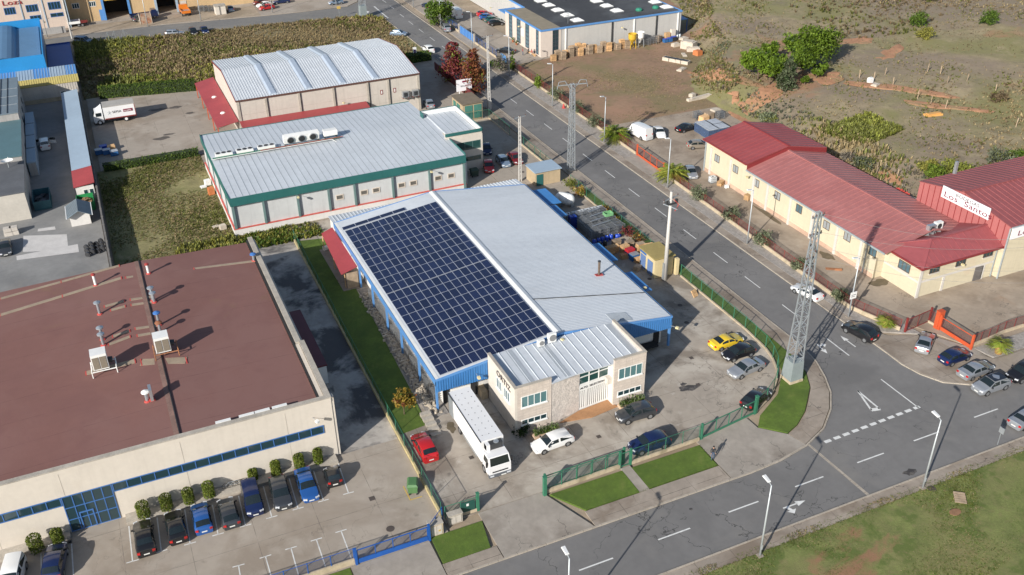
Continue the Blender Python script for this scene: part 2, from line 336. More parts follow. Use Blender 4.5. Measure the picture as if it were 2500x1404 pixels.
sheet('factory_yard', [(85.5, 194.1), (100, 195.9), (95, 197), (95, 262), (83.4, 262), (83.4, 194.1)], .06, conc2); sheet('factory_yard', rect(88, 262.1, 150, 300), .05, dirt)
sheet('forecourt', [(-30, 267.4), (-3, 267.2), (18, 266.9), (45.2, 263.4), (54.5, 262.7), (67.6, 262.7), (71.5, 266.4), (72.3, 269), (72.3, 330), (-30, 330)], .05, conc2)
sheet('forecourt', [(-3, 267.6), (22, 267.1), (44, 263.9), (44, 275), (-3, 275)], .056, dirt)
sheet('meadow', [(-120, 49.8), (330, 49.8), (330, -40), (-120, -40)], .1, meadm); sheet('verge', rect(-120, 49.85, 330, 51.4), .08, walk)
sheet('verge', rect(330, 60, 331, 61), .05, walk)
# kerbs
strip('kerb', [(ML, 244), (ML, 78)]+CL[1:], -.18, -.05, .125, kerbm); strip('kerb', [(53, 59.25), (-120, 59.25)], -.18, -.05, .125, kerbm)
strip('kerb', [(MR, 540), (MR, 70)]+CR[1:]+[(330, 60.3)], .18, -.05, .125, kerbm); strip('kerb', [(-120, 51.55), (330, 51.55)], -.18, -.05, .125, kerbm)
# road paint
b = M()
def mk(poly, z=.006, m=white_paint): b.prism(poly, z-.004, z, m)
def dash(x, y, dx, dy, L, w=.13):
    l = math.hypot(dx, dy); dx, dy = dx/l, dy/l
    mk([(x-dx*L/2-dy*w/2, y-dy*L/2+dx*w/2), (x+dx*L/2-dy*w/2, y+dy*L/2+dx*w/2), (x+dx*L/2+dy*w/2, y+dy*L/2-dx*w/2), (x-dx*L/2+dy*w/2, y-dy*L/2-dx*w/2)])
for x, y in ((1434, 384), (1489, 425), (1548, 470), (1613, 518), (1684, 572), (1759, 629), (1837, 689), (1930, 759), (1384, 345), (1338, 309), (1294, 276), (1253, 246), (1117, 141), (1085, 117), (1055, 95), (1028, 75), (1003, 56), (981, 38), (957, 18), (938, 3)):
    p = at(x, y); dash(p.x, p.y, 0, 1, 3.5)
for x, y in ((1455.5, 1377.5), (1646.3, 1303.6), (1815.5, 1237.2), (1976, 1176), (2125.6, 1118), (2261.8, 1065.3), (2407.5, 1008.5)):
    p = at(x, y); dash(p.x, p.y, 1, 0, 3.6, .15)
for k in range(1, 9): dash(at(1455.5, 1377.5).x-8.33*k, 55.4, 1, 0, 3.6, .15); dash(at(2407.5, 1008.5).x+8.33*k, 55.9, 1, 0, 3.6, .15)
for a, c in (((2018, 826), (2073, 868)), ((2151, 926), (2243, 996))):
    p, q = at(*a), at(*c); dash((p.x+q.x)/2, (p.y+q.y)/2, q.x-p.x, q.y-p.y, (q-p).length, .15)
p, q = at(2021, 1077), at(2238, 995)
for k in range(11):
    s = p.lerp(q, k/10.); mk([(s.x-.42, s.y-.2), (s.x+.42, s.y-.2), (s.x+.42, s.y+.2), (s.x-.42, s.y+.2)])
p, q = at(915, 17), at(946, 43)
for k in range(9):
    s = p.lerp(q, k/8.); mk([(s.x-.2, s.y-.6), (s.x+.2, s.y-.6), (s.x+.2, s.y+.6), (s.x-.2, s.y+.6)])
# give-way triangle
A, B_, C_ = at(2094, 954), at(2147, 998), at(2127, 1001); cen = (A+B_+C_)/3
for u, v, w in ((A, B_, .22), (A, C_, .22), (B_, C_, .5)): dash((u.x+v.x)/2, (u.y+v.y)/2, v.x-u.x, v.y-u.y, (v-u).length+.1, w)
def arrow(p, q, turn):
    p, q = at(*p), at(*q); d = (q-p).normalized(); n = Vector((-d.y, d.x, 0)); L = (q-p).length
    f = lambda a, c: tuple((p+d*a+n*c)[:2])
    mk([f(0, -.08), f(L*.62, -.08), f(L*.62, .08), f(0, .08)]); mk([f(L*.6, -.35), f(L, 0), f(L*.6, .35)])
    if turn: mk([f(L*.1, .08*turn), f(L*.22, .08*turn), f(L*.3, .6*turn), f(L*.16, .6*turn)], .007); mk([f(L*.02, .55*turn), f(L*.42, .55*turn), f(L*.22, 1.05*turn)], .008)
arrow((2089, 847), (2052, 820), 0); arrow((1994, 840), (2020, 863), 1); arrow((1912, 1241), (1966, 1222), -1)
mk([tuple(at(x, y)[:2]) for x, y in ((1971, 1086), (1976, 1084), (2123, 1207), (2117, 1210))], .003, kerbm)
for x, y in ((1113, 26), (894, 27)): mk([tuple(at(x-6, y-1)[:2]), tuple(at(x+8, y+1)[:2]), tuple(at(x+4, y+5)[:2])])
tag(b.build('road_markings'), kind='structure')
b = M(); Z = .07
def bay(a, c, foot=True):
    p, q = at(a[0], a[1], .06), at(c[0], c[1], .06); d = (q-p).normalized(); n = Vector((-d.y, d.x, 0))
    def ln(u, v, w=.055): 
        e = (v-u).normalized(); s = Vector((-e.y, e.x, 0)); b.prism([tuple((u+s*w)[:2]), tuple((v+s*w)[:2]), tuple((v-s*w)[:2]), tuple((u-s*w)[:2])], Z-.004, Z, white_paint)
    ln(p, q)
    if foot: ln(q-n*.55, q+n*.55)
z5 = lambda x, y: (x*.26, 1039+y*.26); z6 = lambda x, y: (600+x*.26, 1039+y*.26)
for a, c in (((1210, 945), (1245, 1275)), ((1475, 865), (1515, 1180)), ((1735, 790), (1785, 1108)), ((1995, 745), (2048, 1022)), ((2240, 660), (2305, 940))): bay(z5(*a), z5(*c))
for a, c in (((165, 570), (245, 860)), ((405, 490), (492, 780)), ((635, 420), (730, 705)), ((865, 345), (965, 635))): bay(z6(*a), z6(*c))
for a, c in (((235, 1404), (185, 1230)), ((495, 1404), (425, 1150)), ((755, 1345), (663, 1070)), ((998, 1265), (895, 990))): bay(z6(*a), z6(*c))
bay(z5(2255, 1404), z5(2240, 1315)); bay(z5(390, 1404), z5(385, 1200), False); bay(z5(690, 1404), z5(672, 1110), False)
tag(b.build('parking_bay_markings'), kind='structure')
b = M(); Y = [at(600+.26*x, 1039+.26*y, .06) for x, y in ((1480, 570), (1545, 700), (1655, 665))]
for u, v in zip(Y, Y[1:]): b.beam((u.x, u.y, .068), (v.x, v.y, .068), .12, .006, yel_paint)
tag(b.build('bin_bay_marking'), kind='structure')
b = M()
for pts in (((56, 615), (57, 576), (163, 572), (167, 610)), ((41, 635), (40, 625), (190, 596), (193, 615)), ((92, 565), (93, 559), (134, 553), (136, 560))): b.prism([tuple(at(x, y, .03)[:2]) for x, y in pts], .03, .038+.004*len(b.f)/6, mat('pale_slab', (.52, .50, .48), .85, var=.1))
tag(b.build('concrete_patches'), kind='structure')
# manholes
ironm = mat('cast_iron', (.075, .06, .052), .7, var=.15)
for x, y, r, z in ((953, 1291, .42, .06), (908.5, 1217, .3, .06), (1660, 745, .33, .06), (1676, 787.5, .33, .06), (1688, 874, .25, .06), (1586, 681, .33, .06), (1276, 420, .33, .06), (1462, 1066, .25, .06), (2332, 1250, .5, .1), (2275, 1193, .45, .1), (1151, 1117, .25, .06), (1705, 939, .25, .06)):
    p = at(x, y, z); q = M()
    q.prism([(p.x+r*math.cos(k*.5236), p.y+r*math.sin(k*.5236)) for k in range(12)] if r > .3 else rect(p.x-r, p.y-r, p.x+r, p.y+r), z, z+.012, ironm); tag(q.build('manhole_cover'), kind='structure')

def blotch(name, pts, m, sc=1.):
    for x, y, rx, ry, z in pts:
        p = at(x, y, z); q = M(); r = random.Random(int(x*7+y)); n = 26; ph = [r.uniform(0, 6.28) for _ in range(4)]
        q.prism([(p.x+rx*sc*math.cos(a)*(1+.22*math.sin(2*a+ph[0])+.16*math.sin(3*a+ph[1])+.1*math.sin(7*a+ph[2])), p.y+ry*sc*math.sin(a)*(1+.22*math.sin(2*a+ph[3])+.14*math.sin(5*a+ph[0]))) for a in (6.2832*k/n for k in range(n))], z, z+.004, m); tag(q.build(name), kind='structure')
dkpatch = mat('dark_patch', (.10, .085, .072), .75, var=.3, vs=.8); oil = mat('oil_stain', (.055, .05, .048), .7, var=.35, vs=1.2, col2=(.16, .14, .12), c2s=1.2, c2t=(.5, .7)); bpud = mat('brown_damp_patch', (.12, .095, .06), .8, var=.25, vs=1.)
blotch('dark_patch', ((395, 338, 1.4, .9, .061), (412, 328, 1.3, .4, .061), (384, 268, 1.8, .8, .061), (428, 262, 1.3, .7, .061), (464, 276, 1.0, .5, .061)), dkpatch)  # dark irregular sheets laid over the furniture yard concrete
blotch('oil_stain', ((1681, 947, 1.1, .6, .061), (1668, 938, .35, .3, .061), (1705, 939, .3, .25, .061), (1240, 1310, .2, .14, .003), (1687, 1243, .22, .14, .003), (2222, 1153, .7, .5, .003)), oil)
blotch('damp_patch', ((1102, 1043, .55, .9, .0613), (1875, 525, .5, 3.0, .071), (2018, 624, .7, 1.4, .071), (2148, 690, 1.3, 1.0, .071), (1555, 1012, .8, .25, .0612)), bpud)
# ---- buildings: shared bits
roof_al = mat('pale_metal_roof', (.56, .59, .62), .5, .1, var=.07, vs=.12, layers=(((.49, .52, .55), .08, .5, .68, .6), ((.40, .37, .33), .9, .66, .8, .35)), streak=.12)
roof_al2 = mat('pale_metal_roof_soft', (.55, .58, .61), .5, .1, var=.08, vs=.1, layers=(((.61, .635, .66), .06, .45, .62, .7), ((.47, .47, .46), .7, .64, .78, .4)), stretch=(.35, 1.6, 1), streak=.1)
seam_m = mat('dark_roof_seam', (.24, .27, .29), .6, var=.1)
skyl = mat('rooflight_sheet', (.34, .37, .40), .45, var=.1, vs=.4)
blue_cl = mat('blue_cladding', (.055, .20, .46), .42, .1, var=.08, vs=.3, streak=.15)
blue_lt = mat('light_blue_fascia', (.10, .26, .55), .4, .1, var=.07, vs=.3)
redroof = mat('red_sheet_roof', (.32, .052, .055), .5, var=.1, vs=.3, streak=.1)
greenf = mat('green_fascia', (.022, .115, .108), .5, var=.08, vs=.3, streak=.12)
greenp = mat('grey_green_column', (.12, .185, .18), .6, var=.1)
panelw = mat('grey_precast_panel', (.50, .505, .50), .8, var=.06, vs=.15, streak=.12)
creamw = mat('cream_precast_panel', (.50, .455, .40), .8, var=.06, vs=.15, streak=.14)
stucco = mat('pale_beige_render', (.56, .51, .445), .85, var=.06, vs=.25, bump=.15, bs=30, streak=.08)
whitew = mat('white_render', (.62, .60, .57), .8, var=.06, vs=.3, streak=.1)
blockw = mat('split_face_block', (.535, .465, .405), .9, var=.12, vs=1.2, bump=1.2, bs=9, joint=(.8, 0, .03, (.36, .31, .27), 0, .38))
stonew = mat('rough_stone_cladding', (.63, .565, .51), .9, var=.22, vs=2.6, bump=1.8, bs=5)
glass = glassmat('tinted_glass', (.02, .045, .055), .05, .9)
glassg = glassmat('green_glass', (.02, .065, .06), .06, .9)
glassb = glassmat('pale_glass', (.08, .14, .17), .08, .9)
glasst = glassmat('teal_window_glass', (.075, .165, .175), .08, .7)
dkint = mat('dark_interior', (.02, .02, .022), .9, var=.1)
coping = mat('concrete_coping', (.37, .335, .285), .85, var=.2, vs=.8)
alu = mat('bare_aluminium', (.5, .52, .54), .35, .7, var=.05)
def win(par, p, d, w, z0, z1, cols=2, rows=1, fm=None, gm=None, t=.06, fr=.07, name='window', sill=None, pv=.02):
    d = Vector((d[0], d[1], 0)).normalized(); n = Vector((d.y, -d.x, 0)); p = Vector((p[0], p[1], 0)); fm = fm or white; gm = gm or glass
    def bar(a, b, c, e):   # a..b along wall, c..e in z
        q = [p+d*a, p+d*b, p+d*b+n*t, p+d*a+n*t]; f.hexa([(v.x, v.y, c) for v in q]+[(v.x, v.y, e) for v in q], fm)
    f = M(); bar(0, w, z0, z0+fr); bar(0, w, z1-fr, z1)
    for i in range(cols+1):
        x = (w-fr)*i/cols; bar(x, x+fr, z0+fr, z1-fr)
    for j in range(1, rows):
        z = z0+(z1-z0)*j/rows
        for i in range(cols): bar((w-fr)*i/cols+fr, (w-fr)*(i+1)/cols, z-fr/2, z+fr/2)
    fo = f.build(name, par); g = M(); q = [p+n*pv, p+d*w+n*pv]
    g.face([(q[0].x, q[0].y, z0), (q[1].x, q[1].y, z0), (q[1].x, q[1].y, z1), (q[0].x, q[0].y, z1)], gm); g.build('pane', fo)
    if sill:
        s = M(); a = p-d*.06; bb = p+d*(w+.06); q = [a, bb, bb+n*.14, a+n*.14]
        s.hexa([(v.x, v.y, z0-.1) for v in q]+[(v.x, v.y, z0) for v in q], sill); s.build('sill', fo)
    return fo
def text(par, s, p, d, up, size, m, name='lettering', ext=.015, sx=1.):
    cu = D.curves.new(name, 'FONT'); cu.body = s; cu.size = size; cu.extrude = ext; cu.space_character = 1.05
    o = D.objects.new(name, cu); C.objects.link(o); d = Vector(d).normalized(); up = Vector(up).normalized(); n = d.cross(up)
    mw = Matrix((d*sx, up, n)).transposed().to_4x4()
    bpy.context.view_layer.update(); dg = bpy.context.evaluated_depsgraph_get(); me = D.meshes.new_from_object(o.evaluated_get(dg)); me.transform(mw)
    me.transform(Matrix.Translation(Vector(p)-(LOC[par.name] if par else Vector((0, 0, 0))))); C.objects.unlink(o); D.objects.remove(o)
    me.materials.clear(); me.materials.append(m); q = D.objects.new(name, me); C.objects.link(q)
    if par: q.parent = par; LOC[q.name] = LOC[par.name]
    return q
def bx(name, par, m, *boxes):
    first = None
    for q in boxes:
        b = M(); b.box(*q, m); o = b.build(name, par); first = first or o
    return first
def floodlight(par, p, d, m=None):
    b = M(); d = Vector(d).normalized(); p = Vector(p); b.tube(p, p+d*.8, .03, steel, 6); b.obox(p+d*.85, .2, .16, p.z-.14, p.z+.1, math.atan2(d.y, d.x), m or lampcream); return b.build('floodlight', par)
lampcream = mat('lamp_housing_cream', (.6, .52, .3), .5, var=.05)
# ---- main warehouse with the solar roof
W = thing('warehouse', 'long warehouse with blue fascias and solar panels covering one roof slope', 'warehouse', (42.5, 104, .06))
X0, X1, Y0, Y1, E, RX, RZ = 27., 58.1, 82.9, 126., 4.4, 42.5, 6.35
def slope(x): return E+(RZ-E)*(1-abs(x-RX)/(RX-X0))
b = M(); ins = 1.15
b.box(X0+ins, X1-.7, Y0+1.2, Y1-.1, .0, 4.1, whitew)
b.hexa([(X0+ins, Y0+1.2, 4.1), (RX, Y0+1.2, 4.1), (RX, Y1-.1, 4.1), (X0+ins, Y1-.1, 4.1), (X0+ins, Y0+1.2, 4.3), (RX, Y0+1.2, 6.2), (RX, Y1-.1, 6.2), (X0+ins, Y1-.1, 4.3)], whitew)
b.hexa([(RX, Y0+1.2, 4.1), (X1-.7, Y0+1.2, 4.1), (X1-.7, Y1-.1, 4.1), (RX, Y1-.1, 4.1), (RX, Y0+1.2, 6.2), (X1-.7, Y0+1.2, 4.3), (X1-.7, Y1-.1, 4.3), (RX, Y1-.1, 6.2)], whitew); b.build('wall', W)
b = M()
for x0, x1 in ((X0+.15, RX), (RX, X1-.15)):
    zz = (slope(x0), slope(x1)); m = roof_al2 if x0 > 40 else roof_al
    b.hexa([(x0, Y0+.1, zz[0]-.1), (x1, Y0+.1, zz[1]-.1), (x1, Y1-.1, zz[1]-.1), (x0, Y1-.1, zz[0]-.1), (x0, Y0+.1, zz[0]), (x1, Y0+.1, zz[1]), (x1, Y1-.1, zz[1]), (x0, Y1-.1, zz[0])], m)
b.ribs((RX, Y0+.2, RZ), (RX, Y1-.2, RZ), (X1-.2, Y0+.2, slope(X1-.2)), (X1-.2, Y1-.2, slope(X1-.2)), .34, .06, .02, roof_al2); ro = b.build('roof', W)
b = M(); b.hexa([(RX-.45, Y0+.05, RZ-.02), (RX, Y0+.05, RZ+.07), (RX, Y1-.05, RZ+.07), (RX-.45, Y1-.05, RZ-.02), (RX-.45, Y0+.05, RZ+.03), (RX, Y0+.05, RZ+.12), (RX, Y1-.05, RZ+.12), (RX-.45, Y1-.05, RZ+.03)], white)
b.hexa([(RX, Y0+.05, RZ+.07), (RX+.45, Y0+.05, RZ-.02), (RX+.45, Y1-.05, RZ-.02), (RX, Y1-.05, RZ+.07), (RX, Y0+.05, RZ+.12), (RX+.45, Y0+.05, RZ+.03), (RX+.45, Y1-.05, RZ+.03), (RX, Y1-.05, RZ+.12)], roof_al); b.build('ridge_cap', ro)
bx('gutter', ro, white, (X0+.12, X0+.5, Y0+.1, Y1-.1, E+.02, E+.09)); bx('gutter', ro, darkm, (X0+.02, X0+.11, Y0+.1, Y1-.1, E-.1, E+.03)); bx('gutter', ro, darkm, (X1-.14, X1-.03, Y0+.1, Y1-.1, E-.1, E+.03))
b = M(); b.beam((RX+.4, 91.1, RZ+.03), (X1-.3, 89.2, slope(X1-.3)+.05), .1, .06, darkm); b.build('roof_cable', ro)
b = M(); b.hexa([(50.1, 83.5, slope(50.1)), (52.7, 83.4, slope(52.7)), (52.7, 85.3, slope(52.7)), (50.1, 85.5, slope(50.1)), (50.1, 83.5, slope(50.1)+.06), (52.7, 83.4, slope(52.7)+.06), (52.7, 85.3, slope(52.7)+.06), (50.1, 85.5, slope(50.1)+.06)], skyl); b.ribs((50.1, 83.5, slope(50.1)+.06), (50.1, 85.5, slope(50.1)+.06), (52.7, 83.4, slope(52.7)+.06), (52.7, 85.3, slope(52.7)+.06), .25, .06, .03, skyl); b.build('rooflight', ro)
# fascias
bx('fascia', W, blue_lt, (X0, X0+.06, Y0, Y1, E-.78, E+.05)); bx('fascia', W, blue_lt, (X1-.06, X1, Y0, Y1, E-.78, E+.05))
b = M(); zb = 2.75
for x0, x1 in ((X0, RX), (RX, X1)):
    zt = (slope(x0)+.06, slope(x1)+.06)
    b.hexa([(x0, Y0, zb), (x1, Y0, zb), (x1, Y0+.06, zb), (x0, Y0+.06, zb), (x0, Y0, zt[0]-.25), (x1, Y0, zt[1]-.25), (x1, Y0+.06, zt[1]-.25), (x0, Y0+.06, zt[0]-.25)], blue_cl)
    b.hexa([(x0, Y0-.03, zt[0]-.25), (x1, Y0-.03, zt[1]-.25), (x1, Y0+.09, zt[1]-.25), (x0, Y0+.09, zt[0]-.25), (x0, Y0-.03, zt[0]), (x1, Y0-.03, zt[1]), (x1, Y0+.09, zt[1]), (x0, Y0+.09, zt[0])], blue_lt)
x = X0+.2
while x < X1-.1: b.box(x, x+.13, Y0-.05, Y0+.001, zb, slope(x)-.22, blue_cl); x += .3
b.build('gable_fascia', W)
bx('gable_fascia', W, blue_lt, (X0, RX, Y1-.06, Y1, E-.5, E), (RX, X1, Y1-.06, Y1, E-.5, E)); b = M()
for x0, x1 in ((X0, RX), (RX, X1)): b.hexa([(x0, Y1-.08, slope(x0)-.3), (x1, Y1-.08, slope(x1)-.3), (x1, Y1+.02, slope(x1)-.3), (x0, Y1+.02, slope(x0)-.3), (x0, Y1-.08, slope(x0)+.06), (x1, Y1-.08, slope(x1)+.06), (x1, Y1+.02, slope(x1)+.06), (x0, Y1+.02, slope(x0)+.06)], blue_lt)
b.build('verge_trim', ro)
for y in (83.2, 89.1, 95.6, 101.4, 107.6, 113.6): bx('column', W, blue_lt, (X0+.05, X0+.28, y-.12, y+.12, .06, E-.8))
bx('column', W, blue_lt, (X1-.36, X1-.1, Y0+.05, Y0+.3, .06, 2.8)); bx('soffit', W, blue_lt, (X0+.08, X1-.08, Y0+.1, Y0+1.19, 4.0, 4.06))
for y0, y1, cw in ((119.3, 125, 3.1), (115, 118.9, 1.9), (99.7, 105.1, 1.9), (90.7, 96.0, 1.9)): b = M(); b.hexa([(X1+.01, y0, 3.5), (X1+cw, y0, 3.4), (X1+cw, y1, 3.4), (X1+.01, y1, 3.5), (X1+.01, y0, 3.62), (X1+cw, y0, 3.52), (X1+cw, y1, 3.52), (X1+.01, y1, 3.62)], blue_cl); b.ribs((X1+.02, y0, 3.62), (X1+.02, y1, 3.62), (X1+cw, y0, 3.52), (X1+cw, y1, 3.52), .3, .08, .03, blue_cl); b.build('canopy', W)
# loading docks
d_ = bx('loading_dock', W, dkint, (28.2, 29.0, Y0+1.05, Y0+1.19, .1, 3.9), (31.6, 32.4, Y0+1.05, Y0+1.19, .1, 3.9), (29.0, 31.6, Y0+1.05, Y0+1.19, 3.3, 3.9)); bx('door', d_, white, (29.0, 31.6, Y0+1.1, Y0+1.18, .9, 3.3))
d_ = bx('loading_dock', W, dkint, (52.4, 53.4, Y0+1.0, Y0+1.19, .1, 3.7), (56.2, 57.0, Y0+1.0, Y0+1.19, .1, 3.7), (53.4, 56.2, Y0+1.0, Y0+1.19, 2.9, 3.7)); bx('door', d_, white, (53.4, 56.2, Y0+1.1, Y0+1.18, .8, 2.9)); bx('leveller', d_, dkint, (53.3, 56.3, Y0-.1, Y0+1.0, .5, .72))
bx('dock_wall', W, wallc, (32.5, 33.2, Y0-.2, Y0+1.19, .06, 1.2))
floodlight(W, (31.9, Y0-.05, 3.9), (0, -1, 0)); floodlight(W, (46.2, Y0-.05, 4.9), (0, -1, 0)); floodlight(W, (51.2, Y0-.05, 4.1), (0, -1, 0)); floodlight(W, (57.9, Y0-.05, 3.1), (.7, -1, 0)); floodlight(W, (42.2, Y0-.05, 6.0), (.3, -1, 0)); floodlight(W, (58.2, 91, 3.9), (1, 0, 0))
bx('vent_grille', W, alu, (43.6, 44.9, Y0-.08, Y0-.052, 4.75, 5.6))
# lean-to at the rear
b = M(); b.hexa([(27.3, Y1+.03, 3.75), (58.6, Y1+.03, 3.75), (58.6, 130.6, 3.3), (27.3, 130.6, 3.3), (27.3, Y1+.03, 3.83), (58.6, Y1+.03, 3.83), (58.6, 130.6, 3.38), (27.3, 130.6, 3.38)], roof_al); b.ribs((27.3, Y1+.03, 3.83), (58.6, Y1+.03, 3.83), (27.3, 130.6, 3.38), (58.6, 130.6, 3.38), .55, .12, .07, roof_al); b.build('lean_to_roof', W)
bx('lean_to_wall', W, whitew, (27.5, 58.4, Y1+.05, 130.3, .06, 3.28))
# red porch on the lawn side
b = thing('porch_roof', 'red sheet metal porch roof along the side of the solar warehouse', 'canopy', (26, 120, .1)); q = M(); q.hexa([(24.6, 113.7, 2.6), (26.95, 113.7, 3.3), (26.95, 126.8, 3.3), (25.2, 126.6, 2.75), (24.6, 113.7, 2.68), (26.95, 113.7, 3.38), (26.95, 126.8, 3.38), (25.2, 126.6, 2.83)], redroof); q.build('roof', b)
for y in (114.2, 120, 126): bx('post', b, wood, (25.1, 25.22, y-.06, y+.06, .1, 2.72))
bx('floor', b, walk, (24.6, 26.9, 113.4, 126.6, .1, .2)); bx('end_wall', b, woodg, (25.3, 26.9, 113.75, 113.83, .2, 2.6))
p = M(); p.tube((54.4, 95, 4.9), (54.4, 95, 6.9), .16, mat('rusty_pipe', (.16, .12, .09), .6, .4, var=.25), 10); p.tube((54.4, 95, 6.9), (54.4, 95, 7.0), .22, darkm, 10); p.box(53.9, 54.9, 94.7, 95.3, 4.82, 5.0, red_m); one('chimney_pipe', p, 'upright rusty flue pipe standing on the bare pale roof slope', 'chimney')
# solar panels
pvm = mat('solar_cells', (.007, .012, .042), .2, .0, var=.05, vs=.5, orand=.28, spec=.6, coat=.2)
t = pvm.node_tree; bs = t.nodes['Principled BSDF']; src = bs.inputs['Base Color'].links[0].from_socket; tc = nd(t, 'ShaderNodeTexCoord'); sp = nd(t, 'ShaderNodeSeparateXYZ'); t.links.new(tc.outputs['Object'], sp.inputs[0])
ln = mth(t, 'LESS_THAN', mth(t, 'PINGPONG', mth(t, 'ADD', sp.outputs[0], 5.0), .0795), .016); t.links.new(mix(t, ln, src, (.028, .038, .085, 1)), bs.inputs['Base Color'])
pvf = mat('panel_frame', (.58, .60, .66), .4, .5, var=.03)
th = math.atan2(RZ-E, RX-X0)
def panel(w, l):
    b = M(); c, s = math.cos(th), math.sin(th); f = lambda x, y, z: (x*c-z*s, y, x*s+z*c); w, l = w/2, l/2; g = .028
    o = [f(-w, -l, 0), f(w, -l, 0), f(w, l, 0), f(-w, l, 0)]; o2 = [f(-w, -l, .05), f(w, -l, .05), f(w, l, .05), f(-w, l, .05)]; i2 = [f(-w+g, -l+g, .05), f(w-g, -l+g, .05), f(w-g, l-g, .05), f(-w+g, l-g, .05)]; i1 = [f(-w+g, -l+g, .044), f(w-g, -l+g, .044), f(w-g, l-g, .044), f(-w+g, l-g, .044)]
    for k in range(4):
        n = (k+1) % 4; b.face([o[k], o[n], o2[n], o2[k]], pvf); b.face([o2[k], o2[n], i2[n], i2[k]], pvf)
    b.face(i1, pvm); return b
pl = 'dark blue solar panel in pale frame, upright in the large grid on the warehouse roof'; proto = None; pw = 1.013; x00 = X0+.75
for j in range(20):
    for i in range(14):
        x = x00+pw*(i+.5)*math.cos(th); y = 83.35+1.945*(j+.5)+(.12 if j > 9 else 0); loc = (x, y, slope(x)+.07)
        if proto is None:
            proto = panel(pw-.02, 1.925).build('solar_panel', None, origin=(0, 0, 0)); tag(proto, pl, 'solar panel', 'solar panels in the grid on the warehouse roof'); o = proto
        else: o = proto.copy(); C.objects.link(o)
        o.location = loc
proto = None
for i in range(5):
    x = x00+1.95*(i+.5)*math.cos(th)-.1; loc = (x, 83.35+38.9+.12+.35+.5, slope(x)+.07)
    if proto is None:
        proto = panel(1.91, .98).build('solar_panel', None, origin=(0, 0, 0)); tag(proto, 'solar panel laid sideways in the short far row of the roof grid', 'solar panel', 'sideways solar panels in the far row'); o = proto
    else: o = proto.copy(); C.objects.link(o)
    o.location = loc
# ---- office annex
A = thing('office_annex', 'two storey beige block and stone office in front of the solar warehouse', 'office building', (41.5, 79, .06))
ax0, ax1, ay0, ay1, az = 33.35, 49.7, 75.35, 82.75, 6.3
T = .28; bx('wall', A, stucco, (ax0, ax0+T, ay0, ay1, .06, az)); bx('wall', A, blockw, (ax1-T, ax1, ay0, ay1, .06, az), (ax0+T, 37.75, ay0, ay0+T, .06, az), (45.6, ax1-T, ay0, ay0+T, .06, az))
bx('wall', A, stonew, (37.47, 37.75, ay0+T, 76.2, .06, 5.55)); bx('wall', A, whitew, (45.6, 45.88, ay0+T, 76.9, .06, 5.55))
b = M(); b.hexa([(37.75, 75.4, .06), (41.6, 76.15, .06), (41.6, 76.5, .06), (37.75, 75.7, .06), (37.75, 75.4, 5.6), (41.6, 76.15, 5.6), (41.6, 76.5, 5.6), (37.75, 75.7, 5.6)], stonew); b.build('stone_wall', A)
b = M(); zf, zr = 5.72, 6.0
b.hexa([(ax0+T, ay0+T, zf-.12), (ax1-T, ay0+T, zf-.12), (ax1-T, ay1, zr-.12), (ax0+T, ay1, zr-.12), (ax0+T, ay0+T, zf), (ax1-T, ay0+T, zf), (ax1-T, ay1, zr), (ax0+T, ay1, zr)], roof_al)
b.hexa([(37.76, 75.25, zf-.1), (45.6, 76.2, zf-.1), (45.6, ay0+T+.7, zf-.1), (37.76, ay0+T, zf-.1), (37.76, 75.25, zf-.01), (45.6, 76.2, zf-.01), (45.6, ay0+T+.7, zf-.01), (37.76, ay0+T, zf-.01)], roof_al)
b.ribs((ax0+T, ay0+T, zf), (ax1-T, ay0+T, zf), (ax0+T, ay1, zr), (ax1-T, ay1, zr), 1.0, .14, .06, roof_al); ar = b.build('roof', A)
for x in (35.5, 39.6, 48.4): b = M(); b.hexa([(x, ay0+T+.05, zf+.005), (x+.75, ay0+T+.05, zf+.005), (x+.75, ay1-.1, zr+.005), (x, ay1-.1, zr+.005), (x, ay0+T+.05, zf+.03), (x+.75, ay0+T+.05, zf+.03), (x+.75, ay1-.1, zr+.03), (x, ay1-.1, zr+.03)], skyl); b.build('rooflight', ar)
bx('coping', A, coping, (ax0-.05, ax0+T+.03, ay0-.05, ay1, az, az+.09), (ax1-T-.03, ax1+.05, ay0-.05, ay1, az, az+.09), (ax0+T+.03, 37.8, ay0-.05, ay0+T+.03, az, az+.09), (45.55, ax1-T-.03, ay0-.05, ay0+T+.03, az, az+.09))
for x in (34.1, 46.15):
    win(A, (x, ay0), (1, 0), 3.1, 3.5, 5.0, 4, 1, white, glasst, .05, .08, sill=white); win(A, (x, ay0), (1, 0), 3.1, 1.15, 1.85, 4, 1, white, glass, .05, .08, sill=white)
for y in (80.3, 78.2): win(A, (ax0, y), (0, -1), 1.5, 3.4, 4.8, 3, 1, white, glassb, .05, .08, sill=white)
e0, e1 = Vector((41.6, 76.3)), Vector((45.6, 76.65)); win(A, e0, e1-e0, (e1-e0).length, 3.55, 5.6, 3, 2, white, glassg, .1, .09)
b = M(); d = (e1-e0).normalized(); n = Vector((d.y, -d.x)); L = (e1-e0).length
def eb(a, c, z0, z1, o=.0, t=.12): q = [e0+d*a+n*o, e0+d*c+n*o, e0+d*c+n*(o+t), e0+d*a+n*(o+t)]; b.hexa([(v.x, v.y, z0) for v in q]+[(v.x, v.y, z1) for v in q], white)
eb(0, L, 2.75, 3.5); eb(0, L, .12, .3); eb(1.0, 1.15, .3, 2.75); k = 0.
while k < L: eb(k, k+.13, .3, 2.75); k += .27
gr = b.build('entrance_grille', A); b = M(); b.face([(e0.x, e0.y, .1), (e1.x, e1.y, .1), (e1.x, e1.y, 2.75), (e0.x, e0.y, 2.75)], dkint); b.build('door', gr)
inkb = mat('dark_lettering', (.03, .025, .03), .5, var=0)
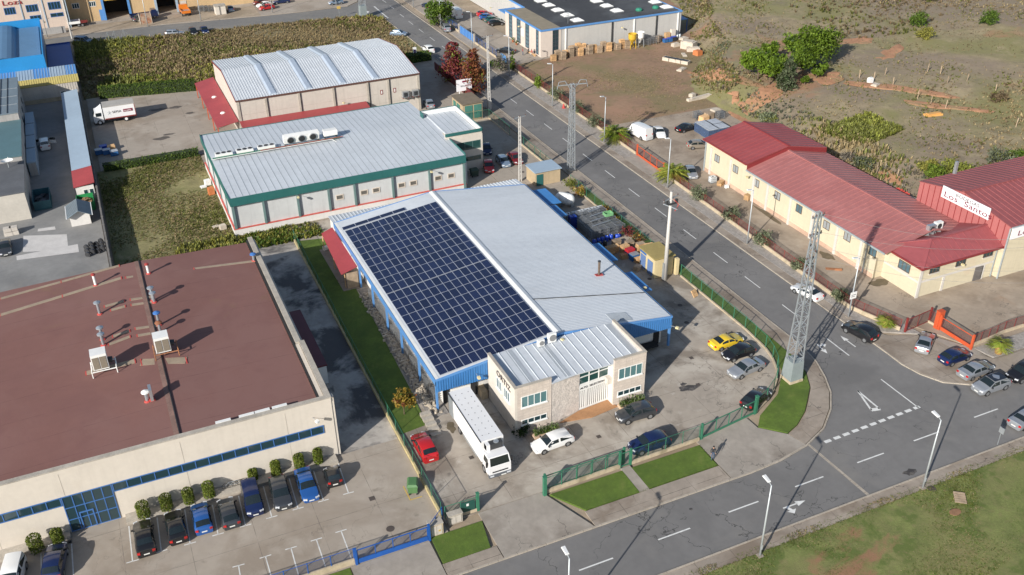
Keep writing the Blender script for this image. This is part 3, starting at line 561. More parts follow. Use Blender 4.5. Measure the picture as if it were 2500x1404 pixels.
text(A, 'ALTO  SELECTIONS', (e0.x+.15+n.x*.14, e0.y+n.y*.14, 2.98), (d.x, d.y, 0), (0, 0, 1), .36, inkb, sx=1.05)
text(A, 'ORTIZ', (ax0-.03, 80.2, 5.15), (0, -1, 0), (0, 0, 1), 1.0, inkb, ext=.03, sx=1.25)
b = M(); b.box(45.0, 45.58, 75.75, 76.4, 2.9, 3.7, stucco); b.build('balcony', A)
b = M(); b.prism([(38.6, 75.1), (41.6, 76.1), (45.58, 76.5), (46, 74.9), (42.4, 74.4)], .062, .13, mat('terracotta_paving', (.36, .19, .09), .85, var=.15, vs=.8)); b.build('paving', A)
for n_, (x, y, h, dx) in enumerate(((39.6, 81.9, .8, .8), (41.1, 82.1, 1.15, 1.0))):
    u = thing('air_conditioner', ('small' if n_ == 0 else 'large')+' white air conditioning box on the office annex roof against the blue fascia', 'air conditioner', (x, y, 5.95)); bx('casing', u, white, (x-dx/2, x+dx/2, y-.2, y+.2, 6.1, 6.1+h)); bx('stand', u, steel, (x-dx/2+.1, x-dx/2+.18, y-.2, y+.2, 5.95, 6.1), (x+dx/2-.18, x+dx/2-.1, y-.2, y+.2, 5.95, 6.1)); q = M(); q.tube((x+.05, y-.205, 6.1+h/2), (x+.05, y-.23, 6.1+h/2), h*.38, mat('fan_grey', (.2, .2, .2), .5, var=0), 14); q.build('fan', u)
# ---- green and grey cold store
G = thing('cold_store', 'grey panelled cold store with dark green fascia and pale ribbed roof', 'warehouse', (35, 150, .05))
gx0, gx1, gy0, gy1 = 14.1, 52.4, 136.7, 165.6; ge = 6.3; gry, grz = 153.3, 6.7
bx('wall', G, panelw, (gx0+.25, gx1-.3, gy0+.45, gy1-.2, .05, 5.6)); bx('wall', G, stucco, (gx1-.29, 58.4, 144.0, 156.5, .05, 6.55))
b = M(); 
def gs(y): return ge+(grz-ge)*(1-abs(y-gry)/(gry-gy0)) if y < gry else grz-(grz-6.2)*(y-gry)/(gy1-gry)
for y0, y1 in ((gy0+.1, gry), (gry, gy1-.1)): b.hexa([(gx0+.1, y0, gs(y0)-.2), (gx1, y0, gs(y0)-.2), (gx1, y1, gs(y1)-.2), (gx0+.1, y1, gs(y1)-.2), (gx0+.1, y0, gs(y0)), (gx1, y0, gs(y0)), (gx1, y1, gs(y1)), (gx0+.1, y1, gs(y1))], roof_al); b.ribs((gx0+.1, y0, gs(y0)), (gx1, y0, gs(y0)), (gx0+.1, y1, gs(y1)), (gx1, y1, gs(y1)), .98, .05, .04, seam_m)
b.box(gx1, 57.9, 144.3, 156.2, 6.6, 6.8, roof_al); b.ribs((gx1-.8, 144.4, 6.8), (57.9, 144.4, 6.8), (gx1-.8, 156.2, 6.8), (57.9, 156.2, 6.8), .95, .05, .04, seam_m); gro = b.build('roof', G)
b = M(); b.box(gx0, gx1, gy0, gy0+.1, 5.05, ge+.08, greenf); b.box(gx0, gx0+.1, gy0+.1, gy1, 5.0, ge+.12, greenf); b.box(gx0+.1, gx1, gy1-.1, gy1, 5.4, 6.3, greenf); b.box(gx1-.1, gx1, gy0+.1, 144, 5.05, ge+.4, greenf)
b.box(gx1-.9, 58.5, 156.4, 156.55, 7.0, 7.5, greenf); b.box(58.35, 58.5, 144, 156.4, 7.0, 7.5, greenf); b.box(51.6, 58.35, 143.9, 144.05, 7.0, 7.5, greenf); b.box(gx1-.9, gx1-.8, 154.9, 156.4, 6.6, 7.5, greenf); b.build('fascia', G)
bx('parapet', G, white, (gx1-.79, 58.3, 156.1, 156.38, 6.6, 7.45), (58.1, 58.34, 144.1, 156.1, 6.6, 7.45)); bx('parapet', G, stucco, (51.6, 58.34, 144.06, 144.3, 6.56, 7.45))
for x in (19.0, 24.3, 29.2, 33.4, 39.7, 46.0): bx('column', G, greenp, (x-.16, x+.16, gy0+.1, gy0+.44, 1.2, 5.04))
bx('corner_column', G, greenp, (gx0+.12, gx0+.5, gy0+.11, gy0+.44, 1.2, 5.04)); bx('corner_column', G, greenp, (gx1-.5, gx1-.12, gy0+.11, gy0+.44, .2, 5.04))
for y in (143, 149, 155, 161): bx('column', G, greenp, (gx0+.11, gx0+.24, y-.2, y+.2, 1.2, 5.0))
pinkb = mat('red_band', (.50, .10, .08), .6, var=.2, vs=1.); bx('base_wall', G, whitew, (gx0-.02, gx1, gy0+.2, gy0+.44, .05, 1.05), (gx0-.02, gx0+.22, gy0+.44, gy1, .05, 1.0)); bx('base_band', G, pinkb, (gx0-.05, gx1, gy0+.15, gy0+.43, 1.06, 1.2), (gx0-.05, gx0+.2, gy0+.43, gy1, 1.06, 1.2))
for x in (30.3, 34.3, 36.3, 40.6, 42.6, 46.9, 49.2): win(G, (x, gy0+.45), (1, 0), 1.25, 2.6, 3.5, 1, 1, mat('pale_trim', (.55, .48, .40), .8, var=.1), mat('louvre_grey', (.12, .11, .095), .6, var=.1), .08, .14)
for z0, z1 in ((4.0, 5.5), (1.9, 2.7)): win(G, (53.6, 144.0), (1, 0), 4.4, z0, z1, 3, 1, greenp, glassg, .05, .06)
for x in (24.2, 46): floodlight(G, (x, gy0-.02, 5.0), (0, -1, 0))
bx('flue', G, roof_al, (gx1-.03, 53.4, 139, 143.9, .05, 4.2))
# roof units on the cold store
fan = mat('fan_black', (.03, .03, .032), .5, var=.1)
u = thing('condenser', 'large tilted white condenser with three round fans on the green-trimmed cold store roof', 'condenser', (29.3, 153.3, 6.6))
b = M(); b.hexa([(26.2, 153.0, 7.0), (32.2, 153.0, 7.0), (32.2, 153.9, 7.2), (26.2, 153.9, 7.2), (26.2, 152.7, 8.3), (32.2, 152.7, 8.3), (32.2, 153.6, 8.5), (26.2, 153.6, 8.5)], white); b.build('casing', u)
for x in (27.3, 29.2, 31.1): b = M(); b.tube((x, 152.83, 7.66), (x, 152.70, 7.63), .62, alu, 18); q = b.build('fan_ring', u); b = M(); b.tube((x, 152.72, 7.635), (x, 152.66, 7.62), .52, fan, 18); b.build('fan', q)
bx('leg', u, darkm, (26.3, 26.4, 153, 153.9, 6.7, 7.05)); bx('leg', u, darkm, (32, 32.1, 153, 153.9, 6.7, 7.05))
for k, (xa, xb) in enumerate(((14.9, 17.6), (18.3, 21.0), (21.8, 24.6))):
    u = thing('condenser', ('low white cooler at the left end of the cold store roof row', 'middle of the three low white coolers on the cold store roof', 'low white cooler next to the big tilted condenser')[k], 'condenser', ((xa+xb)/2, 153.1, 6.6), 'low coolers on the cold store roof'); bx('casing', u, white, (xa, xb, 152.5, 153.7, 6.75, 7.35))
    for q in range(3): b = M(); xx = xa+.45+q*(xb-xa-.9)/2; b.tube((xx, 153.1, 7.35), (xx, 153.1, 7.42), .36, fan, 12); b.build('fan', u)
    bx('leg', u, darkm, (xa+.2, xa+.3, 152.6, 153.6, 6.5, 6.75)); bx('leg', u, darkm, (xb-.3, xb-.2, 152.6, 153.6, 6.5, 6.75))
u = thing('tank', 'white box tank on legs at the right end of the cold store roof machinery', 'tank', (34.1, 153, 6.6)); bx('body', u, white, (33.0, 35.3, 152.6, 153.8, 7.3, 8.2)); bx('leg', u, darkm, (33.1, 33.2, 152.7, 153.7, 6.6, 7.3)); bx('leg', u, darkm, (35.1, 35.2, 152.7, 153.7, 6.6, 7.3))
b = M(); b.beam((14.3, 152.2, 6.95), (35.6, 152.2, 6.95), .5, .08, green_m); b.path([(22, 151.9, 7.1), (36, 151.9, 7.1)], .06, red_m); b.path([(14, 151.7, 7.0), (34, 151.7, 7.0), (34.6, 151, 6.7)], .05, white); one('cable_tray', b, 'green pipe tray with red pipe running along the cold store roof ridge', 'pipe tray')
# ---- furniture warehouse behind
Sx0, Sx1, Sy0, Sy1, Se, Sr, Sry = 22.5, 58.6, 176.6, 203.6, 7.6, 9.4, 190.6
B = thing('furniture_warehouse', 'tall cream panelled warehouse with pale ribbed gable roof and red lean-to roofs', 'warehouse', (40, 190, .06))
b = M(); b.box(Sx0+.15, Sx1-.15, Sy0+.15, Sy1-.15, .06, Se-.15, creamw)
for x in (Sx0+.16, Sx1-.46): b.hexa([(x, Sy0+.2, Se-.15), (x+.3, Sy0+.2, Se-.15), (x+.3, Sy1-.2, Se-.15), (x, Sy1-.2, Se-.15), (x, Sry-.1, Sr-.1), (x+.3, Sry-.1, Sr-.1), (x+.3, Sry+.1, Sr-.1), (x, Sry+.1, Sr-.1)], creamw)
for z in (2.6, 4.6): b.box(Sx0+.3, Sx1-.3, Sy0+.135, Sy0+.149, z, z+.03, coping)
b.build('wall', B)
b = M(); 
for y0, y1, z0, z1 in ((Sy0, Sry, Se, Sr), (Sry, Sy1, Sr, Se)): b.hexa([(Sx0, y0, z0-.15), (Sx1, y0, z0-.15), (Sx1, y1, z1-.15), (Sx0, y1, z1-.15), (Sx0, y0, z0), (Sx1, y0, z0), (Sx1, y1, z1), (Sx0, y1, z1)], roof_al); b.ribs((Sx0, y0, z0), (Sx1, y0, z0), (Sx0, y1, z1), (Sx1, y1, z1), .5, .1, .06, roof_al)
rr = b.build('roof', B); b = M()
for y0, y1, z0, z1 in ((Sy0-.02, Sry, Se, Sr), (Sry, Sy1+.02, Sr, Se)):
    for x in (Sx0-.04, Sx1+.001): b.hexa([(x, y0, z0-.3), (x+.04, y0, z0-.3), (x+.04, y1, z1-.3), (x, y1, z1-.3), (x, y0, z0+.05), (x+.04, y0, z0+.05), (x+.04, y1, z1+.05), (x, y1, z1+.05)], redfm)
b.box(Sx0, Sx1, Sy0-.05, Sy0-.003, Se-.3, Se+.02, mat('brown_gutter', (.10, .05, .04), .5, var=.1)); b.build('verge_trim', rr)
for x in (28.9, 35.7, 42.4, 49.0): 
    b = M()
    for y0, y1, z0, z1 in ((Sy0+.4, Sry-.2, Se+.03, Sr-.02), (Sry+.2, Sy1-.4, Sr-.02, Se+.03)): b.hexa([(x, y0, z0), (x+1.5, y0, z0), (x+1.5, y1, z1), (x, y1, z1), (x+.35, y0, z0+.3), (x+1.15, y0, z0+.3), (x+1.15, y1, z1+.3), (x+.35, y1, z1+.3)], mat('vault_sheet', (.38, .44, .52), .35, .1, var=.05))
    b.build('barrel_rooflight', rr)
for x in (28.0, 34.3, 41.0, 47.8, 52.0): bx('column', B, coping, (x-.2, x+.2, Sy0+.0, Sy0+.134, .06, Se-.31)); bx('downpipe', B, darkm, (x+.24, x+.36, Sy0+.0, Sy0+.13, .06, Se-.31))
bx('corner_column', B, coping, (Sx0+.1, Sx0+.6, Sy0+.0, Sy0+.134, .06, Se-.31)); bx('corner_column', B, coping, (Sx1-.6, Sx1-.1, Sy0+.0, Sy0+.134, .06, Se-.31))
for x in (50.3, 53.0): win(B, (x, Sy0+.15), (1, 0), .5, 4.4, 5.3, 1, 1, redfm, white, .05, .12)
b = M(); b.hexa([(18.4, 176.5, 3.0), (22.45, 176.5, 3.6), (22.45, 205.2, 3.6), (18.4, 204.6, 3.0), (18.4, 176.5, 3.1), (22.45, 176.5, 3.7), (22.45, 205.2, 3.7), (18.4, 204.6, 3.1)], redroof); lr = b.build('lean_to_roof', B)
for y in (183, 193): q = M(); q.lathe((20.6, y, 3.38), [(.5, 0), (.45, .15), (.2, .28), (.01, .3)], white, 10); q.build('dome_rooflight', lr)
for y in (177, 183.5, 190, 197, 204): bx('post', B, orangem, (18.5, 18.65, y-.08, y+.08, .06, 3.0))
b = M(); b.hexa([(22.6, 172.8, 3.0), (47.2, 172.8, 3.0), (47.2, 176.55, 3.5), (22.6, 176.55, 3.5), (22.6, 172.8, 3.1), (47.2, 172.8, 3.1), (47.2, 176.55, 3.6), (22.6, 176.55, 3.6)], redroof); b.build('lean_to_roof', B)
for x in (22.8, 30, 38, 47): bx('post', B, orangem, (x-.08, x+.08, 172.9, 173.05, .06, 3.0))
floodlight(B, (42.3, Sy0, 4.3), (.3, -1, 0))
for k, x in enumerate((55.2, 57.3)): u = thing('air_conditioner', ('left', 'right')[k]+' one of two grey wall air conditioners on the cream warehouse', 'air conditioner', (x, 176.2, 3.2)); bx('casing', u, alu, (x-.65, x+.65, 175.75, 176.5, 3.3, 4.5)); bx('fan', u, darkm, (x-.4, x+.4, 175.72, 175.749, 3.5, 4.3)); bx('bracket', u, redfm, (x-.6, x-.5, 175.8, 176.5, 3.1, 3.3), (x+.5, x+.6, 175.8, 176.5, 3.1, 3.3))
# ---- brown-roofed factory in the near corner
K = thing('brown_factory', 'long pale factory with a flat brown roof, blue window strip and glazed blue entrance', 'factory', (-10, 100, .06))
kx0, kx1, ky0, ky1, kz = -62., 14.75, 80.35, 120.2, 7.9
brownr = mat('brown_felt_roof', (.188, .088, .074), .85, var=.07, vs=.1, bump=.15, bs=6, layers=(((.20, .102, .088), .06, .45, .6, .9), ((.168, .078, .068), .2, .48, .66, .7), ((.2, .13, .065), .1, .66, .76, .5), ((.15, .075, .068), .9, .6, .76, .4)), joint=(0, 4.1, .05, (.11, .05, .045), .9))
beigew = mat('pale_factory_render', (.55, .50, .435), .85, var=.05, vs=.2, bump=.12, bs=25, streak=.07, layers=(((.44, .38, .31), .2, .58, .75, .4),))
bx('wall', K, beigew, (kx0, kx1, ky0+.02, ky1, .06, kz-2.65), (kx0, kx1, ky0+.02, ky0+.49, kz-2.65, kz-.551), (kx1-1.1, kx1, ky0+.5, ky1, kz-2.65, kz-.56), (kx0, kx1-1.2, ky1-.19, ky1, kz-2.65, kz-.9))
kr = lambda x: kz-.24-(.028*(-.6-x) if x < -.6 else .034*(x+.6))
b = M()
for xa, xb in ((kx0, -.6), (-.6, kx1-1.2)): b.hexa([(xa, ky0+.5, kz-2.6), (xb, ky0+.5, kz-2.6), (xb, ky1-.2, kz-2.6), (xa, ky1-.2, kz-2.6), (xa, ky0+.5, kr(xa)), (xb, ky0+.5, kr(xb)), (xb, ky1-.2, kr(xb)), (xa, ky1-.2, kr(xa))], brownr)
b.build('roof', K)
bx('parapet', K, beigew, (kx0, kx1, ky0-.02, ky0+.48, kz-.55, kz-.08), (kx1-.5, kx1, ky0+.5, 92.0, kz-.55, kz-.08)); bx('coping', K, coping, (kx0, kx1+.05, ky0-.08, ky0+.5, kz-.08, kz+.03), (kx1-.55, kx1+.05, ky0+.5, 92., kz-.08, kz+.03), (kx1-.9, kx1-.3, 92.05, ky1, kz-.3, kz-.1))
bx('roof_gutter', K, dkint, (kx1-1.19, kx1-.95, ky0+.5, ky1-.2, kz-.53, kz-.4)); bx('gutter_edge', K, beigew, (kx1-.94, kx1-.56, ky0+.5, 92, kz-.55, kz-.3))
b = M(); b.box(-.85, -.35, ky0+.5, ky1-.2, kz-.3, kz-.2, mat('brown_joint_strip', (.215, .13, .105), .8, var=.25)); b.box(-.34, -.26, ky0+.5, ky1-.2, kz-.3, kz-.12, darkm); b.build('roof_joint', K)
tanm = mat('tan_strip', (.30, .235, .17), .8, var=.15, vs=1.); redp = mat('red_patch', (.45, .06, .05), .7, var=.2)
def kat(x, y):
    p = at(x, y, kz-.3)
    for _ in range(3): p = at(x, y, kr(p.x))
    return p
def rs(a, c, w):
    b = M(); p, q = kat(*a), kat(*c); p.z += .03; q.z += .03; b.beam(p, q, w, .04, tanm); d = (q-p); k = 0
    n = max(1, int(d.length/6))
    for k in range(n+1): s = p.lerp(q, k/n); b.box(s.x-.06, s.x+.06, s.y-w*.55, s.y+w*.55, s.z-.02, s.z+.03, redp)
    b.build('roof_strip', K)
zz = lambda x, y: (x*.26, 350+y*.26)
rs(zz(1180, 1262), zz(2440, 1100), .5); rs(zz(0, 1462), zz(1120, 1150), .5); rs((0, 770), zz(1140, 1265), .6); rs((255, 749), (304, 735), .5); rs((270, 758), (306, 748), .5); rs((318, 732), (372, 725), .5); rs((320, 745), (372, 738), .5)
rs((275, 822), (317, 808), .5); rs((265, 842), (318, 822), .5); rs((330, 803), (388, 795), .5); rs((335, 820), (390, 811), .5); rs((210, 912), (330, 882), .8); rs((345, 885), (455, 880), 1.2)
for px_, py_ in ((545, 1029), (602, 1013), (640, 1002), (682, 991)): p = at(px_, py_, kz); bx('roof_hatch', K, white, (p.x-.75, p.x+.75, ky0+.52, ky0+.9, kz-.27, kz+.06))
# window strip and entrance
bluefr = mat('blue_window_frame', (.05, .14, .36), .45, var=.05)
entx0, entx1 = -12.0, -7.45
for xa, xb, n in ((entx1+.05, 13.6, 16), (-26, entx0-.05, 11), (-44, -27, 12)): win(K, (xa, ky0), (1, 0), xb-xa, 3.55, 4.6, n, 1, bluefr, glass, .06, .09, 'window_strip')
win(K, (entx0, ky0), (1, 0), entx1-entx0, .15, 4.6, 5, 3, bluefr, glass, .06, .09, 'glazed_entrance')
bx('entrance_door', K, bluefr, (-10.9, -10.78, ky0-.1, ky0-.05, .15, 2.3), (-9.7, -9.58, ky0-.1, ky0-.05, .15, 2.3), (-10.78, -9.7, ky0-.1, ky0-.05, 2.15, 2.3))
for x in (-18.2, -11.6, -.5, 9.9): bx('wall_joint', K, coping, (x, x+.04, ky0+.008, ky0+.02, .06, 3.5), (x, x+.04, ky0+.008, ky0+.02, 4.65, kz-.55))
bx('plinth_ledge', K, coping, (-7.0, 14.4, ky0-1.3, ky0+.0, .06, .4), (-24, -12.15, ky0-1.3, ky0+.0, .06, .4)); bx('corner_pier', K, beigew, (kx1-.02, kx1+.3, ky0+.1, ky0+.7, .06, kz-.1)); bx('door_mat', K, darkm, (-12.4, -12.1, ky0-1.5, ky0-1.32, .1, .8))
floodlight(K, (12.6, ky0, 5.9), (.4, -1, 0), white)
bx('rear_shed', K, mat('maroon_sheet', (.12, .025, .035), .6, var=.1), (14.8, 17.3, 93.5, 107, 2.6, 2.8)); bx('rear_shed_wall', K, white, (14.8, 17.2, 93.6, 106.9, .07, 2.59))
# roof kit on the brown factory
chrome = mat('vent_metal', (.42, .46, .5), .35, .6, var=.1)
for k, (px_, py_, h, cap, lab) in enumerate(((363, 668, 1.3, red_m, 'white vent pipe with red cap beside the far tan strip of the brown roof'), (234, 697, 1.5, red_m, 'white vent pipe with red cap left of the brown roof joint'), (374, 734, 1.7, chrome, 'tall metal vent cowl on the brown roof, farthest of those right of the joint'), (377, 738, 1.2, chrome, 'short metal vent cowl right behind a taller one on the brown roof'), (244, 767, 1.5, chrome, 'lone metal vent cowl on the brown roof left of the joint'), (251, 829, 1.5, chrome, 'metal vent cowl with red base above the left cooler'), (253, 843, 1.4, chrome, 'metal vent cowl with red base nearest the left cooler'), (389, 794, 1.6, mat('blue_cap', (.05, .15, .4), .5, var=.1), 'vent pipe with blue cap above the right rooftop cooler'), (392, 811, 1.2, mat('rust_cap', (.25, .1, .05), .7, var=.1), 'rusty vent pipe just above the right rooftop cooler'), (620, 637, .9, mat('blue_cap_small', (.05, .15, .4), .5, var=.1), 'small blue capped vent at the end of the tan strip'), (360, 980, 1.1, white, 'small white pipe vent on the brown roof joint'))):
    p = kat(px_, py_); u = thing('roof_vent', lab, 'roof vent', p); q = M(); q.tube(p, p+Vector((0, 0, h)), .16, white if k < 2 else chrome, 10); q.build('pipe', u); q = M(); q.lathe(p+Vector((0, 0, h-.02)), [(.3, 0), (.42, .08), (.40, .2), (.12, .34), (.01, .36)] if k > 1 else [(.26, 0), (.26, .2), (.01, .28)], cap, 12); q.build('cap', u); q = M(); q.lathe(p, [(.34, 0), (.3, .1), (.17, .14)], redp, 10); q.build('base', u)
p = kat(372, 976); u = thing('roof_vent', 'flat white cabinet vent standing on the brown roof near its front edge', 'roof vent', p); bx('body', u, alu, (p.x-.15, p.x+.15, p.y-.6, p.y+.6, kz-.05, kz+1.3)); bx('base', u, redp, (p.x-.3, p.x+.3, p.y-.3, p.y+.3, kz-.6, kz-.05))
for k, (px_, py_) in enumerate(((255, 910), (406, 868))):
    p = kat(px_, py_); x, y = p.x, p.y; z = p.z; u = thing('rooftop_cooler', ('boxy white rooftop cooler on a white frame left of the brown roof joint', 'boxy white rooftop cooler on a rusty frame right of the brown roof joint')[k], 'rooftop cooler', p); fmx = (white, mat('rusty_frame', (.30, .13, .06), .7, var=.3))[k]
    bx('casing', u, white, (x-.95, x+.65, y-.35, y+1.15, z+.7, z+2.6)); bx('louvre', u, mat('louvre_tan', (.2, .17, .13), .7, var=.1), (x-.85, x-.2, y-.40, y-.351, z+.85, z+2.3), (x-.1, x+.55, y-.40, y-.351, z+.85, z+2.3))
    b = M()
    for xx in (x-1.15, x+1.35):
        for yy in (y-.6, y+1.2): b.tube((xx, yy, z), (xx, yy, z+.95), .06, fmx, 6)
    for yy in (y-.6, y+1.2): b.tube((x-1.15, yy, z+.68), (x+1.35, yy, z+.68), .06, fmx, 6)
    for xx in (x-1.15, x+1.35): b.tube((xx, y-.6, z+.68), (xx, y+1.2, z+.68), .06, fmx, 6)
    b.build('frame', u); b = M(); b.tube((x+.66, y+.4, z+1.3), (x+1.1, y+.4, z+1.2), .35, darkm, 10); b.build('duct', u)
def atX(px_, py_, X):
    v = RT*((px_-1250)/F)-UP*((py_-702)/F)+FW; k = X/v.x; return Vector((X, v.y*k, CH+v.z*k))
def atY(px_, py_, Y):
    v = RT*((px_-1250)/F)-UP*((py_-702)/F)+FW; k = Y/v.y; return Vector((v.x*k, Y, CH+v.z*k))
def hexz(b, p, t, m):   # sloped slab through four corner points, thickness t below
    b.hexa([(x, y, z-t) for x, y, z in p]+[(x, y, z) for x, y, z in p], m)
# ---- black-roofed factory beyond the red lot
nfr = mat('dark_window_frame', (.035, .04, .06), .5, var=0)
N = thing('blue_trim_factory', 'large pale factory with flat black roof, blue edge trim and white dome rooflights', 'factory', (115, 220, .05))
felt = mat('black_roof_felt', (.045, .046, .05), .8, var=.15, vs=.1, layers=(((.085, .09, .095), .07, .5, .62, .8), ((.03, .03, .035), .3, .55, .7, .6)))
gravr = mat('tan_gravel_roof', (.235, .2, .145), .9, var=.12, vs=.5)
palep = mat('pale_rib_panel', (.44, .43, .41), .7, var=.05, vs=.2, joint=(2.4, 2.4, .05, (.33, .33, .32), .3), streak=.12); pinkp = mat('pale_pink_panel', (.56, .485, .425), .8, var=.05, vs=.2, streak=.06)
bx('wall', N, palep, (100.1, 132.8, 196.6, 262, .05, 6.2)); bx('office_wall', N, pinkp, (94.9, 100.09, 196.5, 216.6, .05, 6.2))
bx('roof', N, felt, (100.3, 132.7, 196.7, 262, 6.2, 6.3)); bx('office_roof', N, gravr, (95.1, 100.2, 196.7, 216.5, 6.2, 6.32))
bx('roof_trim', N, blue_lt, (94.8, 132.95, 196.4, 196.68, 6.05, 6.42), (94.8, 95.08, 196.68, 216.7, 6.05, 6.42), (132.72, 132.95, 196.68, 262, 6.05, 6.42), (100.0, 100.28, 216.75, 262, 6.05, 6.42), (95.08, 100.2, 216.52, 216.7, 6.05, 6.42))
bx('canopy', N, blue_lt, (95.6, 100.05, 217.2, 222.5, 4.9, 5.1)); bx('right_wall', N, blue_cl, (132.81, 132.93, 196.7, 262, .05, 6.04))
for x, y in ((106.2, 220.1), (106.2, 215.4), (106.1, 210.2), (106.1, 205.1), (106.1, 200.1), (118.6, 213.4), (118.6, 208.3), (118.6, 203.2), (131.0, 205.9), (131., 200.6)):
    d = M(); d.box(x-1.35, x+1.35, y-1.2, y+1.2, 6.3, 6.5, alu); d.hexa([(x-1.35, y-1.2, 6.5), (x+1.35, y-1.2, 6.5), (x+1.35, y+1.2, 6.5), (x-1.35, y+1.2, 6.5), (x-.5, y-.45, 7.0), (x+.5, y-.45, 7.0), (x+.5, y+.45, 7.0), (x-.5, y+.45, 7.0)], white); d.build('dome_rooflight', N)
for x in (123.7, 128.4): d = M(); d.lathe((x, 201.4, 6.3), [(.8, 0), (.85, .3), (.6, .6), (.01, .7)], mat('green_vent', (.03, .2, .13), .5, var=.05), 12); d.build('roof_vent', N)
for k, x in enumerate((101.3, 113.6, 119.6, 125.8, 131.9)): bx('downpipe', N, white if k in (0, 2, 4) else darkm, (x-.14, x+.14, 196.35, 196.59, .1, 6.0))
for px0, px1, yy in ((1243, 1251, 60), (1262, 1271, 75), (1283, 1292, 88), (1309, 1315, 105)):
    y1, y0 = atX(px0, yy, 94.9).y, atX(px1, yy+3, 94.9).y; win(N, (94.9, y1), (0, -1), y1-y0, .4, 6.0, 1, 6, nfr, glassb, .06, .12)
win(N, (97.9, 196.5), (1, 0), 1.5, .4, 6.0, 2, 6, nfr, glass, .06, .12); bx('sign_board', N, white, (94.78, 94.88, 205.6, 207.2, 2.6, 4.4)); bx('aerial', N, steel, (103.1, 103.18, 199, 199.06, 6.3, 8.9), (102.4, 103.9, 199, 199.06, 8.2, 8.26), (102.6, 103.7, 199, 199.06, 7.7, 7.76))
floodlight(N, (115.7, 196.5, 4.6), (.2, -1, 0)); floodlight(N, (94.85, 207, 4.9), (-1, -.3, 0)); floodlight(N, (95, 224, 5.3), (-1, 0, 0))
bx('side_canopy', N, blue_cl, (133, 136.5, 199, 202, 3.2, 3.35)); bx('post', N, blue_m, (136.3, 136.45, 199.1, 199.25, .0, 3.2))
# ---- winery
glassw = (glassmat('sky_reflection_glass', (.22, .27, .36), .15, .7), glassb, glassmat('pale_reflection_glass', (.28, .30, .31), .2, .6))  # sky reflection is put into the brighter window glass colours
winew = mat('cream_winery_render', (.54, .48, .35), .85, var=.05, vs=.25, streak=.08, joint=(0, 0, .02, (.45, .39, .30), 0, 1.0), layers=(((.52, .37, .26), .15, .62, .76, .5),)); pil = mat('pale_pilaster', (.53, .50, .46), .8, var=.06)
wred = mat('winery_red_roof', (.25, .05, .052), .5, var=.10, vs=.15, streak=.15, layers=(((.30, .075, .075), .07, .48, .64, .7),)); wredp = mat('faded_red_roof', (.33, .125, .118), .55, var=.10, vs=.12, streak=.15, layers=(((.37, .16, .15), .06, .46, .62, .8), ((.24, .085, .08), .2, .58, .72, .6))); wredo = mat('office_red_roof', (.285, .075, .08), .5, var=.08, vs=.2, streak=.15); wredt = mat('hall_red_roof', (.25, .072, .072), .55, var=.1, vs=.12, streak=.15); wredl = mat('winery_red_cladding', (.37, .125, .12), .5, var=.06, vs=.3)
redgut = mat('red_trim', (.21, .03, .032), .5, var=.08); wgut = mat('grey_gutter', (.30, .33, .34), .5, var=.1)
V = thing('winery', 'cream winery building with long red sheet roofs', 'winery', (100, 104, .07))
bx('wall', V, winew, (92.4, 107.6, 114.65, 126.2, .07, 5.85)); bx('wall', V, winew, (92.4, 107.6, 85.0, 114.64, .07, 4.95)); bx('office_wall', V, winew, (93.9, 107.7, 78.5, 84.99, .07, 4.95))
def gable(nm, x0, x1, y0, y1, e, r, rx, m, rib, par, th_=.15):
    b = M()
    for a, c, za, zc in ((x0, rx, e, r), (rx, x1, r, e)):
        hexz(b, [(a, y0, za), (c, y0, zc), (c, y1, zc), (a, y1, za)], th_, m); b.ribs((a, y0, za), (a, y1, za), (c, y0, zc), (c, y1, zc), rib, .13, .06, m)
    b.box(rx-.22, rx+.22, y0-.01, y1+.01, r-.02, r+.1, redgut if m is wred else wredp); return b.build(nm, par)
gable('roof', 91.9, 108, 114.4, 126.6, 5.9, 7.6, 100., wred, 1.0, V); gable('roof', 91.9, 108, 83.2, 114.35, 5.0, 6.85, 100., wredp, 1.0, V)
b = M(); b.hexa([(92, 114.32, 5.0), (108, 114.32, 5.0), (108, 114.39, 5.0), (92, 114.39, 5.0), (92, 114.32, 5.78), (108, 114.32, 5.78), (108, 114.39, 5.78), (92, 114.39, 5.78)], redgut); b.face([(92, 114.33, 5.78), (108, 114.33, 5.78), (100, 114.33, 7.45)], redgut); b.build('gable_trim', V)
bx('gutter', V, redgut, (91.75, 91.89, 114.4, 126.6, 5.7, 5.95)); bx('gutter', V, wgut, (91.75, 91.89, 83.2, 114.3, 4.8, 5.03))
b = M(); oe, orz = 4.95, 6.75; x0, x1, y0, y1 = 93.3, 109.6, 77.9, 85.6; ry = 81.3
q = [((x0, y0, oe), (x1, y0, oe), (x1, ry, orz), (97.6, ry, orz)), ((x0, y1, oe), (x0, y0, oe), (97.6, ry, orz)), ((97.6, ry, orz), (x1, ry, orz), (x1, y1, oe+.15), (x0, y1, oe))]
for f in q: b.face(f, wredo)
for f in q: b.face([(p[0], p[1], p[2]-.12) for p in f][::-1], wred)
for k in range(1, 15):
    x = x0+k*1.1
    if x < x1: yt = min(ry, y0+(x-x0)*(ry-y0)/(97.6-x0)); zt = oe+(orz-oe)*(yt-y0)/(ry-y0); b.beam((x, y0, oe+.03), (x, yt, zt+.03), .06, .05, wredo)
for p0, p1 in (((x0, y0, oe), (97.6, ry, orz)), ((97.6, ry, orz), (x1, ry, orz)), ((x0, y1, oe), (97.6, ry, orz))): b.beam(Vector(p0)+Vector((0, 0, .06)), Vector(p1)+Vector((0, 0, .06)), .4, .08, wredo)
